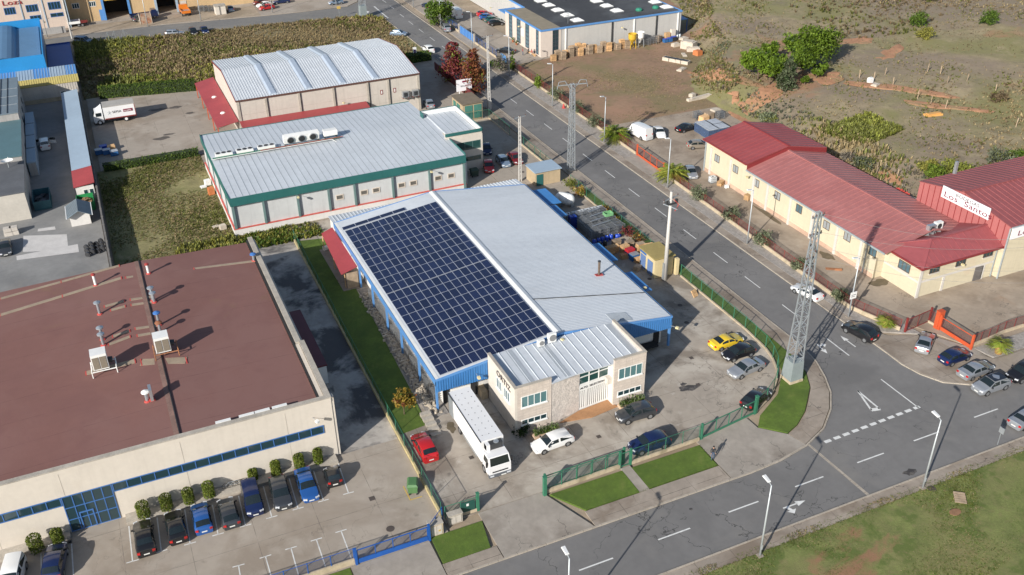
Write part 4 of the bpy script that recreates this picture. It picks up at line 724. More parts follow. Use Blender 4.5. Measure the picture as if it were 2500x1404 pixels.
b.build('office_roof', V); bx('office_gutter', V, redgut, (x0-.12, x1, y0-.14, y0-.01, oe-.22, oe+.04), (x0-.14, x0-.01, y0-.01, y1, oe-.22, oe+.04))
for y in (124.5, 118.9, 112.6, 109, 103.4, 98.3, 92.9, 88): bx('pilaster', V, pil, (92.2, 92.39, y-.22, y+.22, .07, 4.9))
bx('base_band', V, mat('pink_plinth', (.50, .34, .25), .85, var=.2), (92.33, 92.395, 85.1, 126.1, .08, .7)); bx('corner_pilaster', V, pil, (93.75, 94.2, 78.35, 78.49, .07, 4.8)); bx('band', V, pil, (94.2, 107.6, 78.42, 78.49, 2.3, 2.6), (93.83, 93.89, 78.5, 84.9, 2.3, 2.6)); bx('band', V, pil, (98.2, 98.6, 78.4, 78.49, .07, 2.28), (105.5, 105.9, 78.4, 78.49, .07, 2.28))
for px_, py_ in ((1751, 387), (1796, 413), (1847, 447), (1898, 478), (1951, 510), (2018, 550), (2069, 578), (2131, 615)):
    p = atX(px_, py_, 92.4); win(V, (92.4, p.y+.7), (0, -1), 1.4, p.z-.65, p.z+.65, 2, 1, mat('brown_frame', (.10, .065, .04), .6, var=.1), glassw[int(px_) % 3], .05, .08)
p = atX(2208, 650, 93.9); win(V, (93.9, p.y+1.05), (0, -1), 2.1, p.z-.65, p.z+.65, 3, 1, D.materials['brown_frame'], glassb, .05, .09, sill=pil)
for px_, py_ in ((2282, 657), (2346, 640), (2413, 618)): p = atY(px_, py_, 78.5); win(V, (p.x-.9, 78.5), (1, 0), 1.8, p.z-.55, p.z+.55, 3, 1, D.materials['brown_frame'], glass, .05, .09, sill=pil)
p = atY(2383, 680, 78.5); bx('door', V, mat('grey_door', (.13, .12, .115), .6, var=.1), (p.x-.75, p.x+.75, 78.4, 78.49, .1, 2.25))
floodlight(V, (92.3, 113.4, 4.2), (-1, 0, 0)); floodlight(V, (93.6, 85.2, 4.3), (-1, .3, 0), white); floodlight(V, (100.5, 78.4, 4.1), (-.2, -1, 0)); bx('downpipe', V, wgut, (92.2, 92.32, 86.8, 86.95, .1, 4.8)); bx('downpipe', V, wgut, (107.3, 107.45, 78.3, 78.42, .1, 4.8)); bx('downpipe', V, wgut, (92.2, 92.38, 126.05, 126.3, .1, 5.7))
for k, (x, y) in enumerate(((99.9, 83.6), (101.5, 83.9))): u = thing('air_conditioner', ('grey', 'white')[k]+' air conditioning unit in the valley between the winery roofs', 'air conditioner', (x, y, 5.5)); bx('casing', u, (alu, white)[k], (x-.6, x+.6, y-.3, y+.3, 6.3, 7.4)); bx('stand', u, steel, (x-.5, x-.4, y-.3, y+.3, 5.6, 6.3), (x+.4, x+.5, y-.3, y+.3, 5.6, 6.3)); d = M(); d.tube((x, y-.31, 6.85), (x, y-.34, 6.85), .4, darkm, 12); d.build('fan', u)
# tall hall of the winery
Z = thing('winery_hall', 'taller winery hall with red gable cladding and name boards', 'winery hall', (125, 86, .07)); hx0, hx1, hy0, hy1, he, hr, hy = 107.85, 165., 77.6, 94.0, 8.0, 9.6, 86.2
b = M(); b.box(hx0+.08, hx1, hy0+.1, hy1-.1, .07, 7.9, winew); b.build('wall', Z)
b = M(); b.hexa([(hx0, hy0, 4.6), (hx0+.08, hy0, 4.6), (hx0+.08, hy, 4.6), (hx0, hy, 4.6), (hx0, hy0, he), (hx0+.08, hy0, he), (hx0+.08, hy, hr-.05), (hx0, hy, hr-.05)], wredl); b.hexa([(hx0, hy, 4.6), (hx0+.08, hy, 4.6), (hx0+.08, hy1, 4.6), (hx0, hy1, 4.6), (hx0, hy, hr-.05), (hx0+.08, hy, hr-.05), (hx0+.08, hy1, he), (hx0, hy1, he)], wredl)
y = hy0+.9
while y < hy1: b.box(hx0-.05, hx0-.001, y-.05, y+.05, 4.6, he+(hr-he)*(1-abs(y-hy)/(hy-hy0 if y < hy else hy1-hy))-.1, redgut); y += 1.05
b.build('gable_cladding', Z)
b = M()
for a, c, za, zc in ((hy0-.15, hy, he-.02, hr), (hy, hy1+.15, hr, he-.02)): hexz(b, [(hx0-.1, a, za+.1), (hx1, a, za+.1), (hx1, c, zc+.1), (hx0-.1, c, zc+.1)], .1, wredt); b.ribs((hx0, a, za+.1), (hx1, a, za+.1), (hx0, c, zc+.1), (hx1, c, zc+.1), 1.0, .12, .05, wredt)
b.box(hx0-.11, hx1, hy-.25, hy+.25, hr+.09, hr+.2, wredt); b.build('roof', Z); bx('gutter', Z, wgut, (hx0, hx1, hy0-.3, hy0-.16, he-.15, he+.06)); bx('corner_pipe', Z, wgut, (hx0-.2, hx0-.05, hy0-.2, hy0-.02, .1, 7.9)); bx('flue', Z, steel, (113.9, 114.3, 93.4, 93.8, 8., 10.2))
boardw = mat('sign_white', (.74, .73, .75), .5, var=.02); ink2 = mat('dark_wine_lettering', (.16, .012, .035), .5, var=0); ink3 = mat('grey_lettering', (.07, .07, .08), .5, var=0)
a = atX(2304, 453, hx0-.3); c = atX(2420, 509, hx0-.3); ha = 1.75; zt = (a.z+c.z)/2
u = thing('sign_board', 'white sign reading BODEGAS Los Santos on the red gable', 'sign', (hx0-.3, (a.y+c.y)/2, zt-ha)); bx('board', u, boardw, (hx0-.36, hx0-.25, c.y, a.y, zt-ha, zt)); bx('bracket', u, steel, (hx0-.25, hx0-.06, a.y-1, a.y-.9, zt-ha+.3, zt-ha+.4), (hx0-.25, hx0-.06, c.y+.9, c.y+1, zt-ha+.3, zt-ha+.4))
L = a.y-c.y; text(u, 'BODEGAS', (hx0-.37, a.y-L*.29, zt-.68), (0, -1, 0), (0, 0, 1), .72, ink3, sx=1.25); text(u, 'Los  Santos', (hx0-.37, a.y-L*.05, zt-ha+.28), (0, -1, 0), (0, 0, 1), 1.15, ink2, sx=1.52, ext=.02)
a = atY(2458, 575, hy0-.3); u = thing('sign_board', 'white sign with dark lettering under the eaves on the front of the tall winery hall', 'sign', (112, hy0-.3, a.z-1)); bx('board', u, boardw, (hx0-.05, hx0+13, hy0-.42, hy0-.31, he-1.7, he-.05)); text(u, 'Los  Santos', (hx0+1.1, hy0-.43, he-1.35), (1, 0, 0), (0, 0, 1), 1.1, ink2, sx=1.6)
# stone wall behind the winery
b = M(); gw = mat('grey_block_wall', (.36, .33, .28), .9, var=.15, vs=.6, joint=(.6, .6, .03, (.22, .2, .17), 0, .3)); pts = [(112.4, 127), (112.6, 112), (114.6, 102), (117, 92), (118.5, 84)]
for p, q in zip(pts, pts[1:]): b.beam((p[0]-1.6, p[1], .9), (q[0]-1.6, q[1], .9), .3, 1.9, gw)
o = b.build('block_wall'); tag(o, 'grey concrete block wall with red graffiti holding the bank behind the winery', 'wall'); d = M()
for k in range(7): p = at(2190+k*6, 457+k*3.3+(k % 2)*3, 1.4); d.beam((p.x-.2, p.y, 1.2), (p.x-.2, p.y-.8, 1.5+.3*(k % 2)), .05, .3, redp if k < 5 else inkb)
g_ = d.build('graffiti', o)
# ---- neighbouring property on the left
blu_r = mat('blue_grey_roof', (.10, .20, .33), .5, var=.06, vs=.2, streak=.1); blu_b = mat('bright_blue_cladding', (.02, .22, .50), .45, var=.08, vs=.3); blu_d = mat('deep_blue_sheet', (.012, .06, .27), .5, var=.08, vs=.3); yelcl = mat('yellowed_sheet', (.36, .30, .10), .6, var=.12, vs=.5); whitecl = mat('dirty_white_cladding', (.50, .46, .41), .7, var=.1, vs=.4, streak=.2); greyw = mat('weathered_grey_wall', (.33, .32, .31), .85, var=.12, vs=.3, streak=.2); slate = mat('slate_grey_roof', (.15, .19, .22), .6, var=.12, vs=.25); pslab = mat('pale_blue_sheet', (.30, .38, .46), .55, var=.06, vs=.2)
L_ = thing('blue_warehouse', 'bright blue clad warehouse with corrugated roof behind the far left yard', 'warehouse', (-20, 235, .03))
bx('wall', L_, greyw, (-60, -9.25, 222.3, 251.2, .03, 6.6)); bx('roof', L_, blu_r, (-60, -9.8, 222.6, 250.8, 6.6, 7.2)); b = M(); b.ribs((-60, 222.6, 7.2), (-9.8, 222.6, 7.2), (-60, 250.8, 7.2), (-9.8, 250.8, 7.2), 1e9, .1, .05, blu_r); 
y = 223.
while y < 250.5: b.box(-14.2, -9.8, y, y+.1, 7.2, 7.25, blu_r); y += 1.1
b.build('roof_ribs', L_); b = M()
for k in range(8):
    a0, a1 = math.pi*k/8, math.pi*(k+1)/8; f = lambda a: (-17.2-2.6*math.cos(a), 7.2+1.1*math.sin(a)); p, q = f(a0), f(a1); b.face([(p[0], 222.7, p[1]), (q[0], 222.7, q[1]), (q[0], 250.7, q[1]), (p[0], 250.7, p[1])], blu_r)
b.build('barrel_vault', L_, True); bx('parapet', L_, blu_b, (-60, -9.15, 222.0, 222.25, 5.2, 8.3), (-60, -9.15, 251.2, 251.45, 5.2, 8.9), (-9.4, -9.15, 222.26, 251.19, 6.0, 8.3))
bx('side_roof', L_, blu_d, (-9.1, -3.9, 226.8, 245.5, 3.7, 3.9), (-9.1, -3.9, 245.51, 245.7, 3.9, 4.1)); bx('side_wall', L_, greyw, (-9.1, -4.0, 226.9, 245.4, .03, 3.69))
b = M()
for k in range(18):
    xa = -60+k*3.2; xb = min(xa+3.2, -3.6); hexz(b, [(xa, 216.4, 5.0), (xb, 216.4, 5.0), (xb, 221.98, 5.45), (xa, 221.98, 5.45)], .12, pslab if k % 2 == 0 else blue_lt)
b.ribs((-60, 216.4, 5.0), (-3.6, 216.4, 5.0), (-60, 221.98, 5.45), (-3.6, 221.98, 5.45), .55, .12, .06, pslab); b.build('front_roof', L_)
b = M(); hexz(b, [(-60, 215.5, 3.7), (-3.5, 215.5, 3.7), (-3.5, 216.39, 5.0), (-60, 216.39, 5.0)], .1, yelcl); b.ribs((-60, 215.5, 3.7), (-3.5, 215.5, 3.7), (-60, 216.39, 5.0), (-3.5, 216.39, 5.0), .45, .12, .06, yelcl); b.build('yellow_sheeting', L_)
b = M(); b.box(-60, -4, 215.6, 216.3, .9, 3.6, whitecl); x = -60
while x < -4: b.box(x, x+.12, 215.54, 215.599, .9, 3.6, whitecl); x += .5
b.build('front_wall', L_); bx('base_wall', L_, wallc, (-60, -4, 215.5, 216.3, .03, .89)); win(L_, (-7.6, 215.55), (1, 0), 2.6, .9, 2.0, 2, 1, white, glassg, .06, .1)
Q = thing('grey_workshop', 'grey rendered workshop with stepped slate roofs at the left edge', 'workshop', (-25, 180, .03))
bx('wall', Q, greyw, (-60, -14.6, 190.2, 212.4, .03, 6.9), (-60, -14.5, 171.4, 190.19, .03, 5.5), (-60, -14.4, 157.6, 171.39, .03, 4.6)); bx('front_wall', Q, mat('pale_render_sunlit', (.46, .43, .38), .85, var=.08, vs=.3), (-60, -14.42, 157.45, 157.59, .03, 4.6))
bx('roof', Q, slate, (-60, -14.5, 190.1, 212.5, 6.9, 7.05)); b = M()
for x in (-17.6, -16.4): b.box(x, x+.1, 190.3, 212.3, 7.05, 7.15, darkm)
for y in (195, 200, 205): b.box(-19, -14.6, y, y+.12, 7.05, 7.13, steel)
b.build('roof_rail', Q); bx('roof', Q, mat('teal_slate_roof', (.085, .16, .18), .6, var=.1, vs=.3), (-60, -14.4, 171.3, 190.09, 5.5, 5.65)); bx('roof', Q, mat('dark_flat_roof', (.10, .105, .115), .8, var=.15, vs=.4), (-60, -14.3, 157.4, 171.29, 4.6, 4.75))
for y, z in ((207, 3.9), (202, 3.6), (197, 3.3), (184, 2.6)): bx('window', Q, glass, (-14.62, -14.5, y-.6, y+.6, z-.5, z+.5))
p = at(22, 409, 4.75); u = thing('satellite_dish', 'white satellite dish on the low dark roof at the left edge', 'satellite dish', p); d = M(); d.lathe(p+Vector((0, 0, .9)), [(.02, 0), (.5, .1), (.95, .4)], white, 14); d.build('dish', u); d = M(); d.tube(p, p+Vector((0, 0, .95)), .07, steel); d.tube(p+Vector((0, 0, .9)), p+Vector((.3, -.3, 1.9)), .05, white); d.build('mast', u)
for k, (y0, y1) in enumerate(((196.4, 202.6), (189.8, 195.6), (183, 189), (175.5, 182.2))): u = thing('cold_cabinet', ('farthest', 'second farthest', 'second nearest', 'nearest')[k]+' of the four pale steel cabins beside the grey workshop', 'cabin', (-14, (y0+y1)/2, .03), 'pale steel cabins in a row'); bx('body', u, pslab, (-14.3, -12.9, y0, y1, .03, 2.55)); bx('roof', u, pslab, (-14.35, -12.85, y0-.1, y1+.1, 2.55, 2.68)); bx('end_panel', u, greyw, (-14.2, -13.0, y0-.06, y0-.001, .1, 2.4))
u = thing('long_shed', 'long narrow shed with pale blue roof and red sheet end along the boundary wall', 'shed', (-5.8, 186, .03)); bx('wall', u, whitecl, (-7.2, -4.4, 160.9, 211.8, .03, 2.6)); b = M(); hexz(b, [(-7.4, 168, 2.7), (-4.2, 168, 3.1), (-4.2, 212, 3.1), (-7.4, 212, 2.7)], .12, pslab); b.build('roof', u)
b = M(); hexz(b, [(-7.45, 160.5, 2.75), (-4.15, 160.5, 3.15), (-4.15, 167.99, 3.15), (-7.45, 167.99, 2.75)], .12, redroof); b.ribs((-7.45, 160.5, 2.75), (-7.45, 167.99, 2.75), (-4.15, 160.5, 3.15), (-4.15, 167.99, 3.15), .4, .08, .04, redroof); b.build('red_roof', u); bx('front_wall', u, whitew, (-7.2, -4.4, 160.7, 160.89, .03, 2.6))
for x in (-6.1, -5.2): win(u, (x, 160.7), (1, 0), .7, 1.0, 2.0, 1, 1, white, glass, .04, .06)
u = thing('garden_shed', 'small white shed with dark pitched roof on the left yard', 'shed', (-7.2, 153, .03)); b = M(); b.box(-8.7, -5.8, 151.4, 155.2, .03, 2.0, whitew); b.face([(-8.7, 151.4, 2.0), (-5.8, 151.4, 2.0), (-7.25, 151.4, 2.75)], whitew); b.face([(-5.8, 155.2, 2.), (-8.7, 155.2, 2.), (-7.25, 155.2, 2.75)], whitew); b.build('wall', u); b = M(); hexz(b, [(-9.1, 150.6, 1.85), (-7.25, 150.6, 2.85), (-7.25, 155.6, 2.85), (-9.1, 155.6, 1.85)], .08, slate); hexz(b, [(-7.25, 150.6, 2.85), (-5.4, 150.6, 1.85), (-5.4, 155.6, 1.85), (-7.25, 155.6, 2.85)], .08, slate); b.ribs((-9.1, 150.6, 1.85), (-9.1, 155.6, 1.85), (-7.25, 150.6, 2.85), (-7.25, 155.6, 2.85), .5, .06, .04, darkm); b.build('roof', u)
for k, x in enumerate((-9.15, -5.35)): bx('gutter', u, white, (x-.06, x+.06, 150.6, 155.6, 1.78, 1.86))
def skip(nm, lab, cat, x0, x1, y0, y1, h, m, fillm):
    u = thing(nm, lab, cat, ((x0+x1)/2, (y0+y1)/2, .04)); t = .08; b = M(); b.box(x0, x1, y0, y1, .1, .2, m); b.box(x0, x1, y0, y0+t, .2, h, m); b.box(x0, x1, y1-t, y1, .2, h, m); b.box(x0, x0+t, y0+t, y1-t, .2, h, m); b.box(x1-t, x1, y0+t, y1-t, .2, h, m)
    y = y0+.5
    while y < y1-.2: b.box(x0-.06, x0-.001, y, y+.1, .2, h, m); b.box(x1+.001, x1+.06, y, y+.1, .2, h, m); y += .8
    b.build('body', u); b = M()
    for k in range(14): xx, yy = rnd.uniform(x0+.4, x1-.4), rnd.uniform(y0+.4, y1-.4); b.obox((xx, yy), rnd.uniform(.2, .5), rnd.uniform(.15, .4), .25, rnd.uniform(.5, h+.1), rnd.uniform(0, 3), fillm)
    b.box(x0+t, x1-t, y0+t, y1-t, .2, .5, fillm); b.build('contents', u); return u
skip('skip_container', 'green waste skip filled with brown scrap between the sheds', 'skip', -7.4, -4.8, 156.3, 160.2, 1.5, mat('skip_green', (.02, .22, .07), .5, var=.15), mat('brown_scrap', (.25, .15, .08), .9, var=.3, vs=2)); skip('skip_container', 'dark teal open container of scrap beside the grey workshop', 'skip', -13.9, -11.3, 160, 165.5, 1.6, mat('skip_teal', (.03, .10, .12), .6, var=.2), mat('dark_scrap', (.07, .07, .075), .9, var=.3, vs=2))
b = M(); dw = mat('dark_boundary_wall', (.16, .15, .14), .9, var=.2, vs=.4, streak=.2); b.box(-4.15, -3.9, 118, 249, .0, 2.3, dw)
for k in range(44): b.box(-4.2, -3.85, 118+k*3, 118.2+k*3, 2.3, 2.36, dw)
one('boundary_wall', b, 'long dark grey wall separating the left yard from the rough grass lot', 'wall')
for k, (x, y) in enumerate(((22, 574), (37, 571))): p = at(x, y, .03); u = thing('crate', ('left', 'right')[k]+' of two white slatted crate stacks by the grey workshop', 'crate', p); bx('lower_crate', u, whitecl, (p.x-.6, p.x+.6, p.y-.5, p.y+.5, .05, .65)); bx('upper_crate', u, whitecl, (p.x-.55, p.x+.55, p.y-.45, p.y+.45, .72, 1.3))
# ---- far row at the top left
pinkw = mat('pinkish_render', (.55, .45, .38), .85, var=.05, vs=.2, streak=.1); ochre = mat('ochre_render', (.50, .35, .19), .85, var=.08, vs=.3, streak=.12)
u = thing('pink_building', 'pale pink two storey building with red lettering at the upper left corner', 'building', (-20, 285, .0)); FY = 275.; bx('wall', u, pinkw, (-60, -3.4, FY, 300, .0, 9)); text(u, 'Loza', (atY(5, 13, FY).x, FY-.1, atY(5, 14, FY).z), (1, 0, 0), (0, 0, 1), 1.6, mat('red_lettering', (.32, .03, .03), .6, var=0), ext=.05, sx=1.5)
for a, c, n in (((61, 13), (95, 27), 4), ((115, 6), (150, 21), 4), ((72, 39), (102, 47), 3), ((122, 33), (156, 39), 2), ((8, 20), (40, 34), 4)):
    p, q = atY(*a, FY), atY(*c, FY); win(u, (p.x, FY), (1, 0), q.x-p.x, min(p.z, q.z), max(p.z, q.z), n, 1, bluefr, glass, .05, .12)
for px_ in (48, 103, 160): p = atY(px_, 10, FY); bx('downpipe', u, pslab, (p.x-.12, p.x+.12, FY-.15, FY-.01, .0, 9))
bx('front_hoarding', u, greyw, (-14, -4.5, 270.5, 270.7, .0, 1.7))
O_ = thing('ochre_workshop', 'ochre workshop row with two dark vehicle bays and blue columns', 'workshop', (15, 290, .05)); OY = 278.5
g0, g1 = atY(252, 20, OY).x, atY(316, 20, OY).x; g2, g3 = atY(380, 10, OY).x, atY(432, 10, OY).x
bx('wall', O_, ochre, (-3.3, g0, OY, 296, .05, 6.5), (g1, g2, OY, 296, .05, 6.5), (g3, 45, OY, 296, .05, 6.5), (g0, g1, OY+8, 296, .05, 6.5), (g2, g3, OY+8, 296, .05, 6.5)); bx('bay_lining', O_, dkint, (g0, g1, OY+7.8, OY+7.99, .05, 6.3), (g2, g3, OY+7.8, OY+7.99, .05, 6.3)); bx('bay_lintel', O_, mat('yellow_lintel', (.5, .3, .06), .7, var=.1), (g0, g1, OY-.05, OY+.5, 5.0, 6.5)); bx('bay_lintel', O_, ochre, (g2, g3, OY-.05, OY+.5, 5.2, 6.5)); bx('roof', O_, mat('pale_green_roof', (.40, .44, .39), .6, var=.08), (-3.4, 45.2, OY-.2, 296.2, 6.5, 6.75))
for x in (g0, g1): bx('column', O_, blue_lt, (x-.3, x+.3, OY-.3, OY-.06, .05, 6.4))
for x in (g2, g3): bx('column', O_, pslab, (x-.3, x+.3, OY-.3, OY-.06, .05, 6.4))
for a, c in (((174, 9), (195, 20)), ((216, 4), (235, 15))): p, q = atY(*a, OY), atY(*c, OY); win(O_, (p.x, OY), (1, 0), q.x-p.x, min(p.z, q.z), max(p.z, q.z), 3, 1, white, glass, .05, .1)
p, q = atY(242, 28, OY), atY(254, 48, OY); bx('door', O_, blue_lt, (p.x, p.x+1.5, OY-.1, OY-.01, .1, 2.9)); p = atY(440, 8, OY); bx('door', O_, whitecl, (p.x, p.x+1.6, OY-.1, OY-.01, .1, 2.8))
u = thing('grey_unit', 'pale pink industrial unit with a dark roller door at the top', 'building', (56, 290, .05)); bx('wall', u, pinkw, (45.3, 66, 279.5, 296, .05, 6.5)); p, q = atY(570, 5, 279.5), atY(609, 5, 279.5); bx('roller_door', u, darkm, (p.x, q.x, 279.4, 279.49, .1, 4.6)); bx('roof', u, slate, (45.25, 66.2, 279.3, 296.2, 6.5, 6.7))
# ---- vehicles
def paint(n, c, met=0.): return mat(n, c, .28, met, var=0, coat=.7)
PT = dict(white=paint('paint_white', (.70, .70, .69)), black=paint('paint_black', (.010, .010, .012)), silver=paint('paint_silver', (.34, .36, .39), .5), grey=paint('paint_grey', (.055, .06, .068), .4), navy=paint('paint_navy', (.010, .02, .075), .2), blue=paint('paint_blue', (.02, .09, .30), .2), red=paint('paint_red', (.42, .015, .018)), wine=paint('paint_wine', (.16, .012, .015), .2), yellow=paint('paint_yellow', (.66, .46, .03)), beige=paint('paint_beige', (.30, .26, .21), .4), teal=paint('paint_teal', (.012, .085, .075)), ltblue=paint('paint_light_blue', (.21, .28, .37), .4), orange=paint('paint_orange', (.62, .17, .015)))
cglass = glassmat('car_glass', (.012, .018, .02), .04, .9); headm = glassmat('headlamp', (.55, .57, .6), .1); tailm = glassmat('tail_lamp', (.40, .012, .012), .15); platem = mat('number_plate_white', (.65, .65, .62), .5, var=0); rimm = mat('alloy_rim', (.38, .39, .40), .35, .7, var=0); trimm = mat('black_trim', (.02, .02, .022), .5, var=0)
TY = {
 'hatch': (4.15, 1.78, [(0, .48, .60, .78), (.025, .54, .70, .84), (.10, .66, .79, .88), (.23, .84, .93, .88), (.42, .90, 1.42, .76), (.60, .92, 1.47, .76), (.80, .94, 1.42, .74), (.95, .95, 1.02, .82), (.98, .88, .93, .84), (1, .5, .6, .82)], 3, 4, 6, 7),
 'sedan': (4.75, 1.82, [(0, .48, .60, .76), (.02, .54, .70, .84), (.10, .66, .80, .88), (.27, .84, .92, .88), (.42, .90, 1.38, .75), (.56, .92, 1.43, .75), (.70, .93, 1.37, .73), (.84, .95, 1.01, .84), (.97, .92, .97, .84), (1, .55, .65, .82)], 3, 4, 6, 7),
 'coupe': (4.45, 1.82, [(0, .46, .58, .76), (.02, .52, .68, .84), (.10, .64, .77, .88), (.29, .82, .90, .88), (.45, .88, 1.30, .74), (.56, .90, 1.35, .74), (.67, .91, 1.29, .72), (.87, .93, .99, .84), (.97, .90, .95, .84), (1, .55, .65, .82)], 3, 4, 6, 7),
 'wagon': (4.7, 1.82, [(0, .48, .60, .76), (.02, .54, .70, .84), (.10, .66, .80, .88), (.26, .84, .92, .88), (.41, .90, 1.40, .76), (.60, .92, 1.46, .76), (.88, .95, 1.42, .73), (.965, .96, 1.02, .82), (.985, .88, .94, .84), (1, .5, .6, .82)], 3, 4, 6, 7),
 'suv': (4.5, 1.86, [(0, .58, .72, .78), (.025, .66, .86, .84), (.10, .82, .97, .88), (.24, .98, 1.07, .88), (.41, 1.04, 1.58, .78), (.58, 1.06, 1.65, .78), (.83, 1.08, 1.60, .75), (.955, 1.09, 1.16, .82), (.985, .98, 1.04, .84), (1, .6, .7, .82)], 3, 4, 6, 7),
 'mpv': (4.35, 1.82, [(0, .58, .72, .78), (.025, .66, .86, .84), (.08, .80, .94, .88), (.18, .96, 1.08, .88), (.35, 1.04, 1.74, .80), (.55, 1.06, 1.82, .80), (.93, 1.08, 1.80, .80), (.985, 1.08, 1.20, .84), (.993, .96, 1.04, .84), (1, .6, .7, .84)], 3, 4, 6, 7),
 'van': (5.5, 2.05, [(0, .7, .9, .80), (.02, .8, 1.02, .86), (.07, .92, 1.12, .90), (.13, 1.1, 1.30, .90), (.25, 1.25, 2.36, .86), (.50, 1.3, 2.50, .87), (.97, 1.3, 2.46, .86), (.99, 1.3, 1.5, .9), (.995, 1.1, 1.2, .9), (1, .6, .8, .88)], 3, 4, 6, 7),
 'microcar': (2.6, 1.58, [(0, .52, .66, .78), (.03, .6, .78, .84), (.10, .74, .90, .88), (.20, .92, 1.0, .88), (.46, 1.0, 1.50, .78), (.62, 1.02, 1.55, .78), (.84, 1.02, 1.5, .76), (.95, 1.02, 1.1, .84), (.98, .9, .96, .84), (1, .55, .65, .82)], 3, 4, 6, 7)}
def car_proto(ty):
    L, W_, st, a0, a1, r1, r0 = TY[ty]; w = W_/2; zb = .2; hi = ty in ('suv', 'mpv', 'van'); wr = .36 if hi else .32
    root = thing('parked_car' if ty != 'van' else 'parked_van', 'car', 'car' if ty not in ('van', 'mpv') else ('car' if ty == 'mpv' else 'van')); b = M(); P = []
    for t, zs, zt, k in st:
        tp = 1-.16*max(0, (.14-t)/.14)**2-.10*max(0, (t-.86)/.14)**2; y = L/2-t*L; ww = w*tp
        P.append([Vector(q) for q in ((0, y, zb), (.8*ww, y, zb), (.97*ww, y, zb+.1), (ww, y, .5*(zb+zs)+.08), (.97*ww, y, zs), (k*ww, y, zt-.05 if zt-zs > .2 else zt-.02), (.6*k*ww, y, zt), (0, y, zt+.02))])
    n = len(P); k = b.k(trimm); o = 0
    def ring(p): return p+[Vector((-q.x, q.y, q.z)) for q in p[6:0:-1]]
    for p in P: b.v += ring(p)
    m = 14; pk = b.k(PT['silver'])
    for i in range(n-1):
        for j in range(m): b.f.append((i*m+j, i*m+(j+1) % m, (i+1)*m+(j+1) % m, (i+1)*m+j)); b.mi.append(pk if 1 < j < 12 else k)
    b.f.append(tuple(range(m-1, -1, -1))); b.mi.append(pk); b.f.append(tuple((n-1)*m+j for j in range(m))); b.mi.append(pk)
    ya = (L/2-L*(.19 if ty != 'van' else .17), -L/2+L*(.19 if ty != 'van' else .22))
    for y in ya:
        for s in (-1, 1): b.tube((s*(w-.2), y, wr+.01), (s*(w-.008), y, wr+.01), wr+.06, trimm, 16)
    o = b.build('body', root, True); o.data.set_sharp_from_angle(angle=R(42)); o.material_slots[1].link = 'OBJECT'; o.material_slots[1].material = PT['silver']
    def pane(nm, pts, off):
        c = sum(pts, Vector())/len(pts); q = M(); q.face([p.lerp(c, .07)+Vector(off) for p in pts], cglass); return q.build(nm, root)
    mir = lambda v: Vector((-v.x, v.y, v.z))
    def strip_(nm, A_, B1, f0, f1, off, flip):
        q = M(); o_ = Vector(off); ra = [A_[j].lerp(B1[j], f0) for j in (5, 6, 7)]; rb = [A_[j].lerp(B1[j], f1) for j in (5, 6, 7)]
        for rr in (ra, rb): rr[0] = rr[0].lerp(rr[1], .12)
        ra = ra+[mir(ra[1]), mir(ra[0])]; rb = rb+[mir(rb[1]), mir(rb[0])]; k_ = q.k(cglass); q.v += [v+o_ for v in ra+rb]
        for j in range(4): q.f.append((j, j+1, j+6, j+5)[::-1 if flip else 1]); q.mi.append(k_)
        return q.build(nm, root)
    strip_('windscreen', P[a0], P[a1], .06, .93, (0, .014, .02), False)
    A_, B1 = P[r1], P[r0]
    if ty != 'van': strip_('rear_window', A_, B1, .1, .9, (0, -.016, .018), False)
    else:
        for s in (-1, 1): q = M(); q.box(s*.1 if s > 0 else -.78, .78 if s > 0 else -.1, -L/2-.03, -L/2+.25, 1.55, 1.56, trimm); 
    for s in (1, -1):
        f = (lambda v: v) if s > 0 else mir; off = Vector((.014*s, 0, 0))
        lo = lambda i: f(P[i][4].lerp(P[i][5], .1)); hi_ = lambda i: f(P[i][4].lerp(P[i][5], .86)); mid = a1+1
        fr = [lo(a0).lerp(lo(a1), .35), lo(a1), lo(mid).lerp(lo(a1), .15), hi_(mid).lerp(hi_(a1), .15), hi_(a1), hi_(a0).lerp(hi_(a1), .35)]
        if ty == 'van': fr = [lo(a0).lerp(lo(a1), .5), lo(a1), lo(a1).lerp(lo(mid), .18), P[a1][4].lerp(P[a1][5], .55).lerp(P[mid][4].lerp(P[mid][5], .55), .18), P[a1][4].lerp(P[a1][5], .55), hi_(a0).lerp(P[a1][4].lerp(P[a1][5], .55), .5)]; fr = fr if s > 0 else fr[:3]+[mir(v) if v.x > 0 else v for v in fr[3:]]
        q = M(); q.face([v+off for v in (fr if s < 0 else fr[::-1])], cglass); q.build('side_window', root)
        if ty != 'van':
            re = [lo(mid).lerp(lo(r1), .06), lo(r1), lo(r1).lerp(lo(r0), .6), hi_(r1).lerp(hi_(r0), .5), hi_(r1), hi_(mid).lerp(hi_(r1), .06)]
            q = M(); q.face([v+off for v in (re if s < 0 else re[::-1])], cglass); q.build('side_window', root)
        for y in ya: q = M(); q.tube((s*(w-.2), y, wr), (s*(w+.005), y, wr), wr, black, 16); wh = q.build('wheel', root); q = M(); q.tube((s*(w+.004), y, wr), (s*(w+.016), y, wr), wr*.66, rimm, 10); q.build('rim', wh)
        zh = st[1][1]+.06; q = M(); q.obox((s*w*.66, L/2-.10), .2, .09, zh-.07, zh+.09, -s*.35, headm); q.build('headlight', root)
        zt = st[-3][1]-(.12 if ty != 'van' else .0); q = M(); q.obox((s*w*.74, -L/2+.07), .14, .085, zt-.17, zt+.04, s*.3, tailm); q.build('taillight', root)
        q = M(); p = P[a0][4].lerp(P[a1][4], .25); q.obox((s*(w+.06), p.y), .10, .06, p.z, p.z+.15, 0, trimm); q.build('mirror', root)
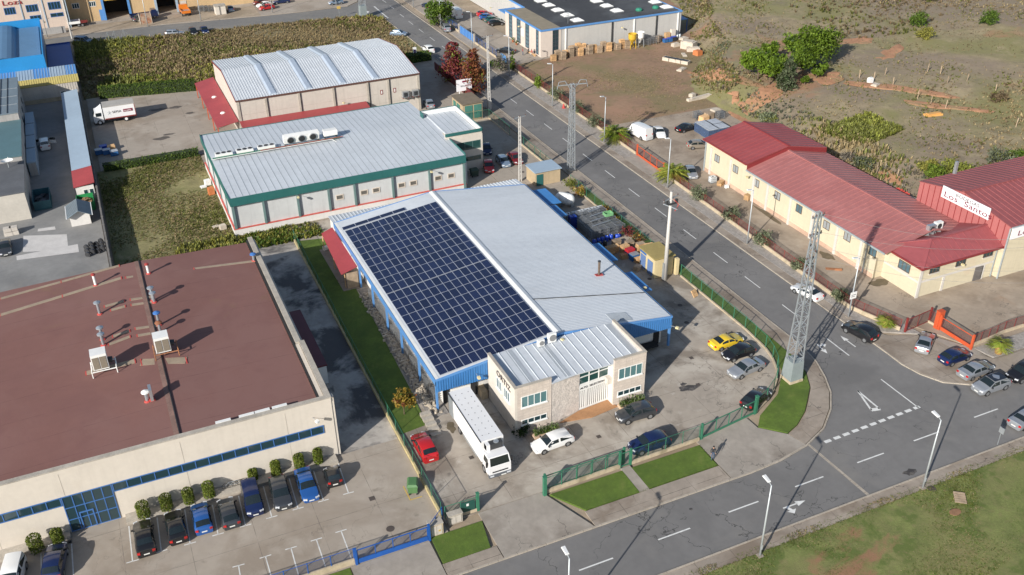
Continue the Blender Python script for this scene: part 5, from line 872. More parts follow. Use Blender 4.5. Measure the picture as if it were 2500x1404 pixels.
    for y, z in ((L/2+.004, .42), (-L/2-.004, .55 if ty != 'van' else .62)): q = M(); q.box(-.26, .26, y-.02, y+.012, z-.06, z+.06, platem); q.build('number_plate', root)
    return root
PROTO = {}
def car(ty, col, fpx, rpx, label, z=.06, group=None, roof=None, mz=.6, name=None):
    f, r = at(fpx[0], fpx[1], mz), at(rpx[0], rpx[1], mz); d = f-r; rz = math.atan2(d.y, d.x)-math.pi/2; c = (f+r)/2
    if ty not in PROTO: PROTO[ty] = car_proto(ty); o = PROTO[ty]; o.location = (c.x, c.y, z); o.rotation_euler = (0, 0, rz); o['label'] = label
    else: o = dup(PROTO[ty], (c.x, c.y, z), rz, label)
    if name: o.name = name
    for ch in o.children:
        if ch.name.split('.')[0] == 'body': ch.material_slots[1].link = 'OBJECT'; ch.material_slots[1].material = PT[col]
    if ty == 'van': o['category'] = 'van'
    return o
Z5 = lambda x, y: (x*.26, 1039+y*.26)
Z6 = lambda x, y: (600+x*.26, 1039+y*.26)
car('coupe', 'yellow', (1806, 822), (1739.5, 844), 'yellow coupe beside the green fence')
car('hatch', 'black', (1768, 871.6), (1837, 849.5), 'black hatchback between the yellow coupe and the silver saloon')
car('sedan', 'silver', (1780, 916), (1862, 882), 'silver saloon parked next to the black hatchback by the curved green fence')
car('hatch', 'black', (1872, 953), (1817.5, 994), 'black hatchback facing the fence near the far sliding gate')
car('suv', 'grey', (1512, 1020), (1591, 999), 'dark grey crossover in front of the stone office planter')
car('suv', 'navy', (1540.6, 1096), (1629, 1070), 'navy blue estate just inside the front green fence')
car('wagon', 'white', (1301, 1095), (1395, 1062), 'white estate car parked near the lorry cab')
car('suv', 'red', (1021, 1065), (1052, 1119.6), 'dark red crossover left of the white lorry')
car('mpv', 'white', (20, 1452), (43, 1366), 'white small van cut by the lower left corner')
car('suv', 'navy', (141, 1336), (127, 1412), 'dark blue off-roader beside the white van in the brown factory lot')
car('sedan', 'black', (346, 1270), (359, 1355), 'black saloon first right of the glazed blue entrance')
car('coupe', 'black', (421, 1251), (437, 1321), 'black coupe second right of the glazed blue entrance')
car('hatch', 'blue', (486, 1233), (499, 1295), 'mid blue hatchback between a black coupe and a dark hatchback')
car('hatch', 'grey', (549, 1221), (567, 1283), 'dark hatchback between the blue hatchback and the navy van')
car('mpv', 'navy', (627, 1264), (606, 1177), 'navy blue box van facing out in the factory parking row')
car('suv', 'grey', (695, 1244), (675, 1166), 'dark grey crossover facing out beside the navy box van')
car('sedan', 'blue', (760, 1216), (738, 1151), 'bright blue saloon facing out near the end of the parking row')
car('microcar', 'black', (805, 1139), (821, 1188), 'small black two seater at the end of the parking row')
car('hatch', 'grey', (497, 1432), (517, 1497), 'dark car whose shadow reaches into the lower edge of the parking lot')
car('coupe', 'white', (1942, 697), (2000, 727), 'white coupe at the kerb behind the tall lattice pylon', 0)
car('suv', 'black', (2068, 793), (2131, 826), 'black crossover at the kerb near the orange gate', 0)
car('coupe', 'silver', (2266, 817), (2250, 856), 'silver coupe parked facing the orange gate', .11)
car('hatch', 'navy', (2360, 861), (2302, 882), 'deep blue hatchback on the corner pavement by the orange gate', .11)
car('sedan', 'silver', (2417, 890), (2347, 918), 'silver saloon on the corner pavement beside the deep blue hatchback', .11)
c_ = car('suv', 'silver', (2388, 950), (2451, 929), 'silver crossover with black roof at the corner kerb', 0)
q = M(); q.hexa([(-.66, -1.45, 1.60), (.66, -1.45, 1.60), (.66, .42, 1.615), (-.66, .42, 1.615), (-.6, -1.45, 1.645), (.6, -1.45, 1.645), (.6, .42, 1.64), (-.6, .42, 1.64)], PT['black']); LOC[c_.name] = Vector((0, 0, 0)); q.build('roof_panel', c_)
car('suv', 'black', (2467.5, 923.6), (2530, 895), 'black crossover cut by the right edge behind the silver crossover', 0)
car('sedan', 'silver', (2535, 1005), (2479, 1035), 'silver saloon cut by the right edge at the cross street', 0)
car('van', 'white', (1541, 317), (1583, 337), 'white panel van in the winery yard', .07)
car('coupe', 'white', (1617, 335.5), (1602.5, 310), 'white coupe next to the panel van', .07)
car('sedan', 'black', (1697, 306), (1656.7, 317), 'black saloon parked by the blue crate stacks', .07)
car('hatch', 'beige', (1726.4, 352.6), (1683.7, 355.4), 'beige hatchback beside the end of the winery', .07)
car('hatch', 'silver', (1695, 435), (1676.6, 406.7), 'silver hatchback behind the lower date palm', .07)
car('hatch', 'ltblue', (1237.7, 404.6), (1218, 382.5), 'pale blue hatchback between two red cars beside the cold store', .05)
car('hatch', 'wine', (1267.6, 396.8), (1249, 376), 'dark red hatchback nearest the street fence', .05)
car('hatch', 'red', (1195.4, 417.6), (1190, 394), 'red hatchback against the cold store wall', .05)
car('hatch', 'navy', (1190, 373), (1184, 354), 'navy hatchback partly hidden by the cold store corner', .05)
car('hatch', 'silver', (1041, 243), (1053.5, 263), 'silver hatchback at the corner of the furniture warehouse', .06)
car('suv', 'white', (1036, 114), (1053.5, 126), 'white crossover at the kerb by the clipped hedge', 0)
car('hatch', 'ltblue', (990, 82), (956, 80.6), 'pale blue hatchback on the verge of the scrub field', .03)
car('mpv', 'silver', (1083.6, 62.4), (1094, 76), 'silver boxy car below the big round green tree', .11)
car('van', 'white', (1104, 30), (1122.6, 42.5), 'white van behind the solid blue gate', .06)
car('hatch', 'red', (1198.5, 32), (1167, 35), 'red hatchback farthest in the row by the pale factory', .06)
car('hatch', 'blue', (1205, 39.5), (1173, 42.5), 'blue hatchback between red and black cars', .06)
car('hatch', 'teal', (1216, 46), (1188, 49.5), 'dark teal car behind a black hatchback by the pale factory', .06)
car('hatch', 'black', (1230, 54), (1193, 57), 'black hatchback nearest in the row by the pale factory', .06)
car('sedan', 'black', (1219, 121), (1250, 126), 'black car behind blue railings by the pale factory', .06)
car('sedan', 'navy', (1031.6, 8), (1052, 21), 'navy saloon left of the big round green tree', .05)
car('hatch', 'white', (1067, 3), (1082, 14), 'white hatchback behind the big round green tree', .05)
car('hatch', 'red', (634, 21), (668, 15.5), 'bright red hatchback, nearest of three side by side', .05)
car('hatch', 'white', (628, 14.5), (661, 9), 'white hatchback between two red ones', .05)
car('hatch', 'wine', (620, 7.5), (651, 2), 'dark red hatchback, farthest of three side by side', .05)
car('sedan', 'navy', (670, 4.5), (704, 1), 'dark blue saloon at the top edge right of the red cars', .05)
car('hatch', 'ltblue', (804, 7), (836, 3.5), 'pale blue hatchback near the top edge left of the side street corner', .05)
car('wagon', 'silver', (450, 78), (403, 81.5), 'silver estate on the back road', 0)
car('hatch', 'black', (476, 82), (467, 71), 'black hatchback with its nose to the scrub field', 0)
car('hatch', 'navy', (503, 78.5), (495, 68.5), 'dark blue car half hidden behind the scrub', 0)
car('mpv', 'ltblue', (226, 101.5), (182, 99), 'pale blue pickup with a white canopy on the back road', 0)
car('hatch', 'ltblue', (555, 17), (565, 25), 'grey blue hatchback beside the small white container', .05)
car('mpv', 'white', (279, 29), (277, 9), 'white van inside the dark vehicle bay', .1)
car('suv', 'grey', (357, 42), (332, 48), 'dark off-roader behind the rusty container', .05)
car('sedan', 'grey', (14, 628), (10, 580), 'grey saloon cut by the left edge on the neighbour yard', .03)
v_ = car('mpv', 'white', (107.7, 337), (112, 368), 'white car with both front doors open in the shaded left yard', .03)
LOC[v_.name] = Vector((0, 0, 0))
for s in (-1, 1): q = M(); q.obox((s*1.45, .55), .55, .05, .35, 1.0, s*-.5, PT['white']); q.obox((s*1.45, .55), .5, .03, 1.0, 1.5, s*-.5, cglass); q.build('open_door', v_)
# ---- white refrigerated lorry at the dock
T_ = thing('box_lorry', 'white refrigerated box lorry backed up to the loading dock', 'lorry', (29.1, 75, .06)); lw = mat('lorry_white', (.70, .70, .70), .4, var=.03, vs=.4, layers=(((.5, .49, .47), .5, .62, .78, .4),)); lx0, lx1 = 27.83, 30.38
bx('box_body', T_, lw, (lx0, lx1, 71.75, 81.1, 1.05, 3.75)); bx('box_trim', T_, darkm, (lx0-.03, lx0-.002, 71.7, 81.15, 3.6, 3.79)); bx('box_trim', T_, darkm, (lx0-.03, lx0-.002, 80.95, 81.15, 1.0, 3.59))
b = M()
for i in range(9):
    for j in range(3): b.box(lx0+.5+j*.75, lx0+.58+j*.75, 72.6+i*.95, 72.68+i*.95, 3.75, 3.775, darkm)
b.build('roof_fixings', T_); bx('chassis', T_, darkm, (lx0+.6, lx1-.6, 70.2, 81, .6, 1.04)); bx('side_guard', T_, steel, (lx0+.05, lx0+.1, 73.2, 77.2, .55, .95)); bx('rear_door', T_, steel, (lx0-.09, lx0-.04, 79.7, 80.9, 1.1, 3.55))
ca = M(); cy0, cy1 = 69.75, 71.55; ca.hexa([(lx0+.05, cy0, .55), (lx1-.05, cy0, .55), (lx1-.05, cy1, .55), (lx0+.05, cy1, .55), (lx0+.05, cy0, 1.75), (lx1-.05, cy0, 1.75), (lx1-.05, cy1, 1.75), (lx0+.05, cy1, 1.75)], lw); ca.hexa([(lx0+.05, cy0, 1.751), (lx1-.05, cy0, 1.751), (lx1-.05, cy1, 1.751), (lx0+.05, cy1, 1.751), (lx0+.15, cy0+.35, 2.75), (lx1-.15, cy0+.35, 2.75), (lx1-.15, cy1, 2.8), (lx0+.15, cy1, 2.8)], lw); cab = ca.build('cab', T_)
q = M(); q.face([(lx0+.2, cy0+.01, 1.82), (lx1-.2, cy0+.01, 1.82), (lx1-.28, cy0+.3, 2.65), (lx0+.28, cy0+.3, 2.65)], cglass); q.build('windscreen', cab); q = M(); q.face([(lx0+.04, cy1-.3, 1.8), (lx0+.04, cy0+.25, 1.8), (lx0+.11, cy0+.5, 2.5), (lx0+.11, cy1-.3, 2.5)], cglass); q.build('side_window', cab)
bx('bumper', cab, mat('bumper_grey', (.10, .11, .125), .6, var=.05), (lx0+.03, lx1-.03, cy0-.06, cy0+.3, .35, .75)); bx('grille', cab, trimm, (lx0+.4, lx1-.4, cy0-.03, cy0-.002, .95, 1.1)); bx('headlight', cab, headm, (lx0+.12, lx0+.55, cy0-.09, cy0-.061, .5, .68), (lx1-.55, lx1-.12, cy0-.09, cy0-.061, .5, .68)); bx('mirror', cab, trimm, (lx0-.22, lx0-.05, cy0+.2, cy0+.3, 1.7, 2.3), (lx1+.05, lx1+.22, cy0+.2, cy0+.3, 1.7, 2.3)); bx('number_plate', cab, platem, (29.2, 29.75, cy0-.09, cy0-.061, .4, .52))
b = M(); b.box(lx0+.35, lx1-.35, 71.1, 71.74, 2.85, 3.55, darkm); b.box(lx0+.35, lx0+.75, 71.05, 71.7, 2.8, 3.6, lw); b.tube((29.4, 71.4, 3.55), (29.4, 71.4, 3.6), .3, steel, 12); b.build('refrigeration_unit', T_)
def wheels(par, xs, ys, r, w=.3):
    for y in ys:
        for x, s in xs: q = M(); q.tube((x, y, r+.06), (x+s*w, y, r+.06), r, black, 16); o = q.build('wheel', par); q = M(); q.tube((x+s*.0-s*.0, y, r+.06), (x-s*.015, y, r+.06), r*.55, rimm, 12); q.build('rim', o)
wheels(T_, ((lx0+.03, 1), (lx1-.03, -1)), (71.2, 78.1), .5)
# ---- curtain-sided lorry in the furniture yard
U = thing('curtain_lorry', 'white curtain sided lorry with dark red lettering in the furniture yard', 'lorry', (2.5, 197, .06)); bx('box_body', U, lw, (-.3, 5.5, 196.3, 199.6, 1.1, 3.5)); bx('skirt', U, redfm, (-.2, 5.5, 196.22, 196.29, 1.05, 1.25)); bx('rear_frame', U, redfm, (5.5, 5.62, 196.3, 199.6, .9, 3.5)); bx('roof_cap', U, mat('grey_tarp', (.36, .34, .31), .8, var=.1), (-.3, 5.6, 196.25, 199.65, 3.5, 3.62)); bx('chassis', U, darkm, (-2.2, 5.5, 197, 199, .6, 1.05))
ca = M(); ca.box(-2.3, -.5, 196.5, 199.3, .5, 1.7, lw); ca.hexa([(-2.3, 196.5, 1.701), (-.5, 196.5, 1.701), (-.5, 199.3, 1.701), (-2.3, 199.3, 1.701), (-1.9, 196.6, 2.7), (-.5, 196.6, 2.9), (-.5, 199.2, 2.9), (-1.9, 199.2, 2.7)], lw); ca.hexa([(-1.6, 196.7, 2.75), (-.5, 196.7, 2.9), (-.5, 199.1, 2.9), (-1.6, 199.1, 2.75), (-.9, 196.8, 3.2), (-.5, 196.8, 3.5), (-.5, 199, 3.5), (-.9, 199, 3.2)], lw); cab = ca.build('cab', U); bx('side_window', cab, cglass, (-1.8, -.8, 196.47, 196.53, 1.8, 2.5)); q = M(); q.face([(-2.31, 199.1, 1.8), (-2.31, 196.7, 1.8), (-1.95, 196.75, 2.6), (-1.95, 199.05, 2.6)], cglass); q.build('windscreen', cab); bx('bumper', cab, trimm, (-2.4, -2.2, 196.5, 199.3, .35, .75))
b = M()
for y in (196.6, 199.2):
    for x in (-1.3, 3.6): q = M(); q.tube((x, y-.15, .56), (x, y+.15, .56), .5, black, 16); o = q.build('wheel', U); q = M(); q.tube((x, y-.165, .56), (x, y-.151, .56), .28, white, 12); q.build('rim', o)
text(U, 'SEPSA', (1.3, 196.27, 2.15), (1, 0, 0), (0, 0, 1), .62, inkb, sx=1.0); bx('lettering_panel', U, mat('wine_panel', (.18, .012, .04), .5, var=0), (3.35, 5.1, 196.24, 196.29, 2.1, 2.65)); text(U, 'mueble', (3.45, 196.23, 2.2), (1, 0, 0), (0, 0, 1), .5, white, sx=.9); q = M()
for k in range(5): a_ = k*1.2566+.3; q.beam((.75, 196.28, 2.3), (.75+.42*math.cos(a_), 196.28, 2.3+.42*math.sin(a_)), .03, .05, steel)
q.build('emblem', U)
# ---- far lorries and trailers
def flatbed(label, x, y, rz, col, bed, L=5.5, z=.05, cat='lorry', name='flatbed_lorry', cabin=True):
    u = thing(name, label, cat, (0, 0, 0)); b = M(); b.box(-1.1, 1.1, -L/2, L/2-1.8 if cabin else L/2, .95, 1.1, bed); b.build('bed', u)
    for x0, x1, y0, y1 in ((-1.15, -1.1, -L/2, L/2-1.8), (1.1, 1.15, -L/2, L/2-1.8), (-1.1, 1.1, -L/2-.05, -L/2)): bx('side_board', u, col, (x0, x1, y0, y1 if cabin or y0 < y1-1 else y1, .9, 1.55))
    if cabin: c = M(); c.box(-1.1, 1.1, L/2-1.7, L/2, .5, 1.5, col); c.hexa([(-1.1, L/2-1.7, 1.501), (1.1, L/2-1.7, 1.501), (1.1, L/2, 1.501), (-1.1, L/2, 1.501), (-1., L/2-1.6, 2.4), (1., L/2-1.6, 2.4), (1., L/2-.4, 2.35), (-1., L/2-.4, 2.35)], col); cc = c.build('cab', u); q = M(); q.face([(-.9, L/2-1.66, 1.6), (.9, L/2-1.66, 1.6), (.85, L/2-1.615, 2.25), (-.85, L/2-1.615, 2.25)], cglass); q.build('rear_window', cc)
    for yy in ((L/2-1, -L/2+1) if cabin else (0, .9)):
        for s in (-1, 1): q = M(); q.tube((s*.85, yy, .42), (s*1.12, yy, .42), .42, black, 12); o = q.build('wheel', u); q = M(); q.tube((s*1.121, yy, .42), (s*1.135, yy, .42), .24, rimm, 10); q.build('rim', o)
    bx('chassis', u, darkm, (-.5, .5, -L/2+.2, L/2-.2, .5, .9)); u.location = (x, y, z); u.rotation_euler = (0, 0, rz); LOC[u.name] = Vector((x, y, z)); return u
flatbed('orange flatbed lorry parked between the dark bay and scrap pile', 25.7, 274.5, .05, PT['orange'], steel)
flatbed('white and red farm trailer with tall sides by the ochre workshop', -1.2, 275.5, -1.57, white, redfm, 4.6, cabin=False, cat='trailer', name='farm_trailer')
flatbed('dark lorry with empty bed in front of the ochre wall', 15.2, 274.8, -1.5, PT['navy'], darkm, 7)
# ---- fences, gates, lamps, poles
net_g = meshmat('green_netting', (.02, .075, .055), .17); net_r = meshmat('red_netting', (.12, .03, .026), .36); net_b = meshmat('blue_netting', (.05, .06, .11), .3); net_w = meshmat('grey_netting', (.2, .2, .2), .25)
def interp(pts, sp):
    out = [Vector((pts[0][0], pts[0][1], 0))]
    for a, c in zip(pts, pts[1:]):
        a = Vector((a[0], a[1], 0)); c = Vector((c[0], c[1], 0)); n = max(1, round((c-a).length/sp))
        out += [a.lerp(c, k/n) for k in range(1, n+1)]
    return out
def fence(label, pts, h, sp, pm, net, wall=0., wm=None, z=.06, r=.035, rail=True, name='mesh_fence', braces=False, capm=None):
    p0 = pts[0]; u = thing(name, label, 'fence', (p0[0], p0[1], z)); P = interp(pts, sp)
    if wall:
        for a, c in zip(pts, pts[1:]): b = M(); b.beam((a[0], a[1], z+wall/2), (c[0], c[1], z+wall/2), .22, wall, wm or wallc); b.build('base_wall', u)
    b = M()
    for a, c in zip(P, P[1:]): b.face([(a.x, a.y, z+wall+.03), (c.x, c.y, z+wall+.03), (c.x, c.y, z+h-.03), (a.x, a.y, z+h-.03)], net)
    b.build('netting', u)
    for p in P: b = M(); b.tube((p.x, p.y, z+wall*.5), (p.x, p.y, z+h+.05), r, pm, 6); b.build('post', u)
    if rail:
        b = M()
        for a, c in zip(P, P[1:]): b.tube((a.x, a.y, z+h), (c.x, c.y, z+h), r*.7, pm, 5)
        b.build('top_rail', u)
    return u
def gate(label, a, c, h, m, net, panel=.5, z=.1, nb=4, name='sliding_gate', diag=True, w=.1):
    a = Vector((a[0], a[1], z)); c = Vector((c[0], c[1], z)); u = thing(name, label, 'gate', a); up = Vector((0, 0, 1)); b = M()
    b.beam(a+up*(h-.05), c+up*(h-.05), w*.7, .09, m)
    for k in range(nb+1): p = a.lerp(c, k/nb); b.beam(p+up*(panel), p+up*(h-.1), w*.8, w*.8, m, (1, 0, 0))
    b.build('frame', u); b = M(); b.beam(a+up*(.06+panel/2), c+up*(.06+panel/2), w*.8, panel, m); b.build('bottom_panel', u); b = M(); b.face([a+up*panel, c+up*panel, c+up*(h-.1), a+up*(h-.1)], net); b.build('netting', u)
    for p in (a, c): b = M(); d = (c-a).normalized(); q = p+(d*-.16 if p is a else d*.16); b.obox(q, .11, .11, z-.05, z+h+.25, 0, m); b.build('gate_post', u)
    return u
fence('green netting fence between the side alley and the striped lawn', [(21.5, 66.9), (21.55, 84), (21.9, 131)], 2.0, 3., green_m, net_g, .45, mat('mossy_kerb', (.40, .33, .17), .9, var=.25, vs=.6))
fence('green fence on a low wall behind the two front lawns', [(32.4, 65.6), (41, 65.75)], 2.0, 1.7, green_m, net_g, .45, z=.1, r=.045); fence('green fence on a low wall between garden path and far sliding gate', [(42.3, 65.75), (51.0, 65.95)], 2.0, 2.2, green_m, net_g, .4, z=.1)
gate('green garden gate at the head of the short path', (41.15, 65.75), (42.15, 65.75), 1.9, green_m, net_g, .1, .1, 1, 'garden_gate', w=.1); gate('open green sliding gate parked behind the front fence', (32.6, 66.1), (41.6, 66.25), 1.9, green_m, net_g, .12, .06, 5)
gate('closed green sliding gate beside the curved lawn', (51.5, 66.05), (59.1, 67.15), 1.9, green_m, net_g, .25, .1, 4)
fence('curved green fence around the car park corner', [(59.5, 67.3), (61.9, 68.5), (63.9, 69.8), (65.6, 71.4), (66.9, 73.1), (67.8, 75.1), (68.4, 77.3), (68.75, 82), (68.75, 97)], 1.9, 2.6, green_m, net_g, .2, r=.05)
fence('green netting fence beside the street behind the stacked racks', [(68.8, 102.5), (68.85, 131)], 1.9, 2.8, green_m, net_g, .2); fence('dark green fence in front of the cold store cars', [(68.8, 138), (68.8, 152)], 1.9, 2.4, green_m, net_g, .3); fence('dark green fence beside the tan transformer house', [(68.8, 156), (68.8, 165.8), (64, 165.9)], 1.9, 2.4, green_m, net_g, .2)
fence('short green fence with cabinets left of the lorry entrance', [(21.7, 66.35), (25.0, 66.3)], 1.8, 1.6, green_m, net_g, .35, r=.05)
b = M(); b.box(23.3, 24.8, 66.18, 66.24, .5, 1.75, mat('dark_green_sheet', (.015, .075, .06), .5, var=.05)); b.box(23.9, 24.15, 66.15, 66.179, 1.2, 1.5, white); one('notice_sign', b, 'dark green sheet with a small white notice on the short fence', 'sign')
p = M(); p.obox((25.15, 66.3), .13, .13, .06, 2.35, 0, green_m); p.obox((25.15, 66.3), .16, .16, 2.35, 2.4, 0, green_m); one('gate_post', p, 'stout green gate post left of the lorry entrance', 'post'); p = M(); p.obox((32.1, 65.4), .17, .17, .06, 2.5, 0, green_m); p.obox((32.1, 65.4), .2, .2, 2.5, 2.56, 0, green_m); one('gate_post', p, 'stout green gate post at the corner of the front lawn', 'post')
p = M(); p.box(59.3, 59.6, 67.15, 67.45, .06, 2.4, green_m); p.box(59.25, 59.65, 67.1, 67.5, 2.4, 2.46, green_m); one('gate_post', p, 'stout green gate post where the curved fence starts', 'post')
for k, (x0, x1, y0, y1, h, lab) in enumerate(((19.55, 20.9, 64.75, 65.6, 1.5, 'pale meter cabinet with yellow sticker by the blue gate'), (21.8, 23.2, 65.5, 66.1, 1.2, 'stone clad meter cabinet on the small lawn'))):
    u = thing('meter_cabinet', lab, 'cabinet', (x0, y0, .1)); bx('body', u, (wallc, coping)[k], (x0, x1, y0, y1, .06, h)); bx('door', u, whitecl, (x0+.15, (x0+x1)/2-.02, y0-.03, y0-.002, .25, h-.15), ((x0+x1)/2+.02, x1-.15, y0-.03, y0-.002, .25, h-.15)); bx('top', u, coping, (x0-.05, x1+.05, y0-.05, y1+.05, h, h+.08))
    if k == 0: bx('sticker', u, yel_paint, (20.4, 20.6, 64.7, 64.718, .6, .8))
gate('blue sliding gate with solid lower panel across the factory drive', (12.3, 64.5), (19.2, 64.5), 1.8, blue_m, net_b, .55, .1, 4); fence('blue railing fence on a cream wall left of the blue gate', [(12.0, 64.7), (-14, 64.7)], 1.9, 2.2, blue_m, net_b, .65, z=.1, r=.045, name='railing_fence'); fence('short blue railing between the blue gate and the green fence', [(19.4, 64.6), (21.4, 66.4)], 1.8, 1.3, blue_m, net_b, .1, r=.05, name='railing_fence')
# winery street side
rp = lambda *q: [tuple(at(x, y, .13)[:2]) for x, y in q]
fence('dark red fence on a low wall along the red soil lot', [(85.6, 193.5), (85.4, 152.3)], 1.9, 3., redfm, net_r, .5, z=.06); fence('dark red fence on a low wall behind the upper palm', [(85.4, 152), (85.35, 137.4)], 1.8, 3., redfm, net_r, .5, z=.1)
gate('orange red sliding gate at the upper winery entrance', (85.35, 136.8), (85.2, 128), 1.9, orangem, net_r, .35, .12, 4); fence('long dark red fence on a cream wall in front of the winery', [(85.0, 127.2), (84.7, 110), (84.3, 92), (84.1, 80), (85.2, 76.4), (86.2, 73.2)], 1.7, 2.4, redfm, net_r, .55, z=.1, capm=wallc)
a, c = at(2211, 810, .1), at(2266, 786, .1); gate('open dark red gate leaf near the small fan palm', a, c, 1.9, redfm, net_r, .1, .1, 2, 'hinged_gate', w=.07); fence('dark red fence panel behind the open gate leaf', [(c.x, c.y), tuple(at(2287, 798, .1)[:2])], 1.8, 1.6, redfm, net_r, .3)
a, c = at(2294, 806, .1), at(2367, 852, .1); g_ = gate('bright orange red sliding gate at the lower winery entrance', a, c, 1.9, orangem, net_r, .5, .12, 1); p = M(); q = at(2288, 800, .1); p.obox(q, .42, .3, .1, 2.6, .0, orangem); p.obox(q, .45, .33, 2.6, 2.68, .0, orangem); one('gate_pillar', p, 'broad orange red pillar at the end of the lower winery gate', 'pillar')
fence('dark red fence on a cream wall right of the lower winery gate', rp((2371, 846), (2411, 830), (2450, 812), (2520, 790)), 1.7, 1.9, redfm, net_r, .45, z=.1)
# factory street side
fence('blue railing beside the white van at the pale factory', [(85.6, 236), (85.6, 224)], 1.8, 2.5, blue_m, net_b, .5, name='railing_fence'); b = M(); b.box(85.5, 85.65, 214.5, 223.5, .2, 2.0, blue_lt)
for k in range(10): b.box(85.44, 85.499, 214.6+k*.97, 214.7+k*.97, .2, 2.0, blue_m)
one('solid_gate', b, 'solid sky blue sliding gate of the pale factory', 'gate')
for y in (223.9, 214.1): b = M(); b.box(85.3, 85.7, y-.2, y+.2, .06, 2.3, coping); b.box(85.25, 85.75, y-.25, y+.25, 2.3, 2.38, coping); one('gate_pillar', b, 'pale pillar at the %s end of the sky blue gate' % ('far' if y > 220 else 'near'), 'pillar')
fence('blue railing in front of the parked black car', [(85.6, 213.7), (85.6, 201)], 1.8, 2.0, blue_m, net_b, .45, name='railing_fence'); b = M(); b.box(85.5, 85.62, 195.2, 198.2, .2, 2.0, blue_lt); b.box(85.45, 85.499, 195.2, 198.2, 1.0, 1.12, blue_m); one('side_gate', b, 'small solid blue gate beside the cypress', 'gate')
b = M(); b.box(69.7, 69.85, 176, 199, .15, 1.9, mat('wine_fence_panel', (.10, .018, .02), .6, var=.15))
for k in range(12): b.box(69.64, 69.699, 176+k*2.08, 176.12+k*2.08, .1, 2.0, redfm)
b.box(69.4, 69.95, 174.5, 199.2, .05, .16, coping); one('panel_fence', b, 'dark wine red panel fence below the red leaved trees', 'fence')
# street lamps
lampw = mat('lamp_head', (.62, .63, .63), .4, var=0)
def lamp_proto():
    u = thing('street_lamp', 'lamp', 'street lamp', (0, 0, 0), 'street lamps'); b = M(); b.tube((0, 0, 0), (0, 0, 8.75), .11, lampm, 10, .06); b.build('pole', u, True); b = M(); b.tube((0, 0, 8.7), (.55, 0, 8.95), .04, lampm, 6); b.build('arm', u); b = M(); b.hexa([(.3, -.17, 8.86), (1.15, -.2, 8.98), (1.15, .2, 8.98), (.3, .17, 8.86), (.35, -.12, 8.99), (1.1, -.15, 9.1), (1.1, .15, 9.1), (.35, .12, 8.99)], lampw); b.build('head', u); b = M(); b.obox((0, 0), .28, .28, -.02, .06, 0, walk); b.build('footing', u); b = M(); b.box(-.125, -.09, -.07, .07, .9, 1.4, lampm); b.build('access_door', u); return u
LP = lamp_proto()
pG = at(1390, 1362, 8.9)
for k, (q, rz, z, lab) in enumerate((((1855.2, 1356.7), 90, .1, 'tall lamp on the meadow whose shadow crosses the turn arrow'), ((2252.5, 1191), 90, .1, 'tall lamp on the meadow near the wooden pallet'), (pG, 90, .1, 'lamp head rising over the lower edge by the road'), ((1823.5, 595.7), 180, .11, 'street lamp in front of the winery gutter pipes, below the concrete pole'), ((1629, 459), 180, .11, 'street lamp beside the lower date palm'), ((1474.8, 348), 180, .11, 'street lamp beside the upper date palm'), ((1348.7, 260), 180, .11, 'street lamp at the edge of the red soil lot'), ((2071, 774), 180, .11, 'street lamp carrying a small white sign behind the black kerbside crossover'), ((1009.5, 18), 180, .1, 'distant street lamp left of the navy saloon'), ((1076, 64), 180, .1, 'street lamp in front of the big round green tree'), ((1153, 120), 180, .1, 'street lamp in front of the solid blue gate'), ((1243.5, 185), 180, .1, 'street lamp beside the cypress'), ((491, 51), -90, .05, 'lamp beside the orange lorry'), ((361, 64), -90, .05, 'lamp in front of the rusty container'), ((116, 91), -90, .05, 'lamp behind the bright blue warehouse'), ((665, 31), -90, .05, 'lamp in front of the bright red hatchback'), ((821, 13), -90, .05, 'lamp by the pale blue hatchback near the top edge'))):
    p = q if hasattr(q, 'x') else at(q[0], q[1], z)
    o = LP if k == 0 else dup(LP, (0, 0, 0)); o.location = (p.x, p.y, z); o.rotation_euler = (0, 0, R(rz)); o['label'] = lab
u = thing('notice_sign', 'small white sign with dark writing fixed to a street lamp', 'sign', at(2071, 774, .11)); p = at(2071, 774, .11); bx('board', u, white, (p.x-.5, p.x+.5, p.y-.18, p.y-.13, 3.0, 4.0)); bx('writing', u, ink3, (p.x-.35, p.x+.35, p.y-.195, p.y-.182, 3.55, 3.63), (p.x-.35, p.x+.2, p.y-.195, p.y-.182, 3.3, 3.38))
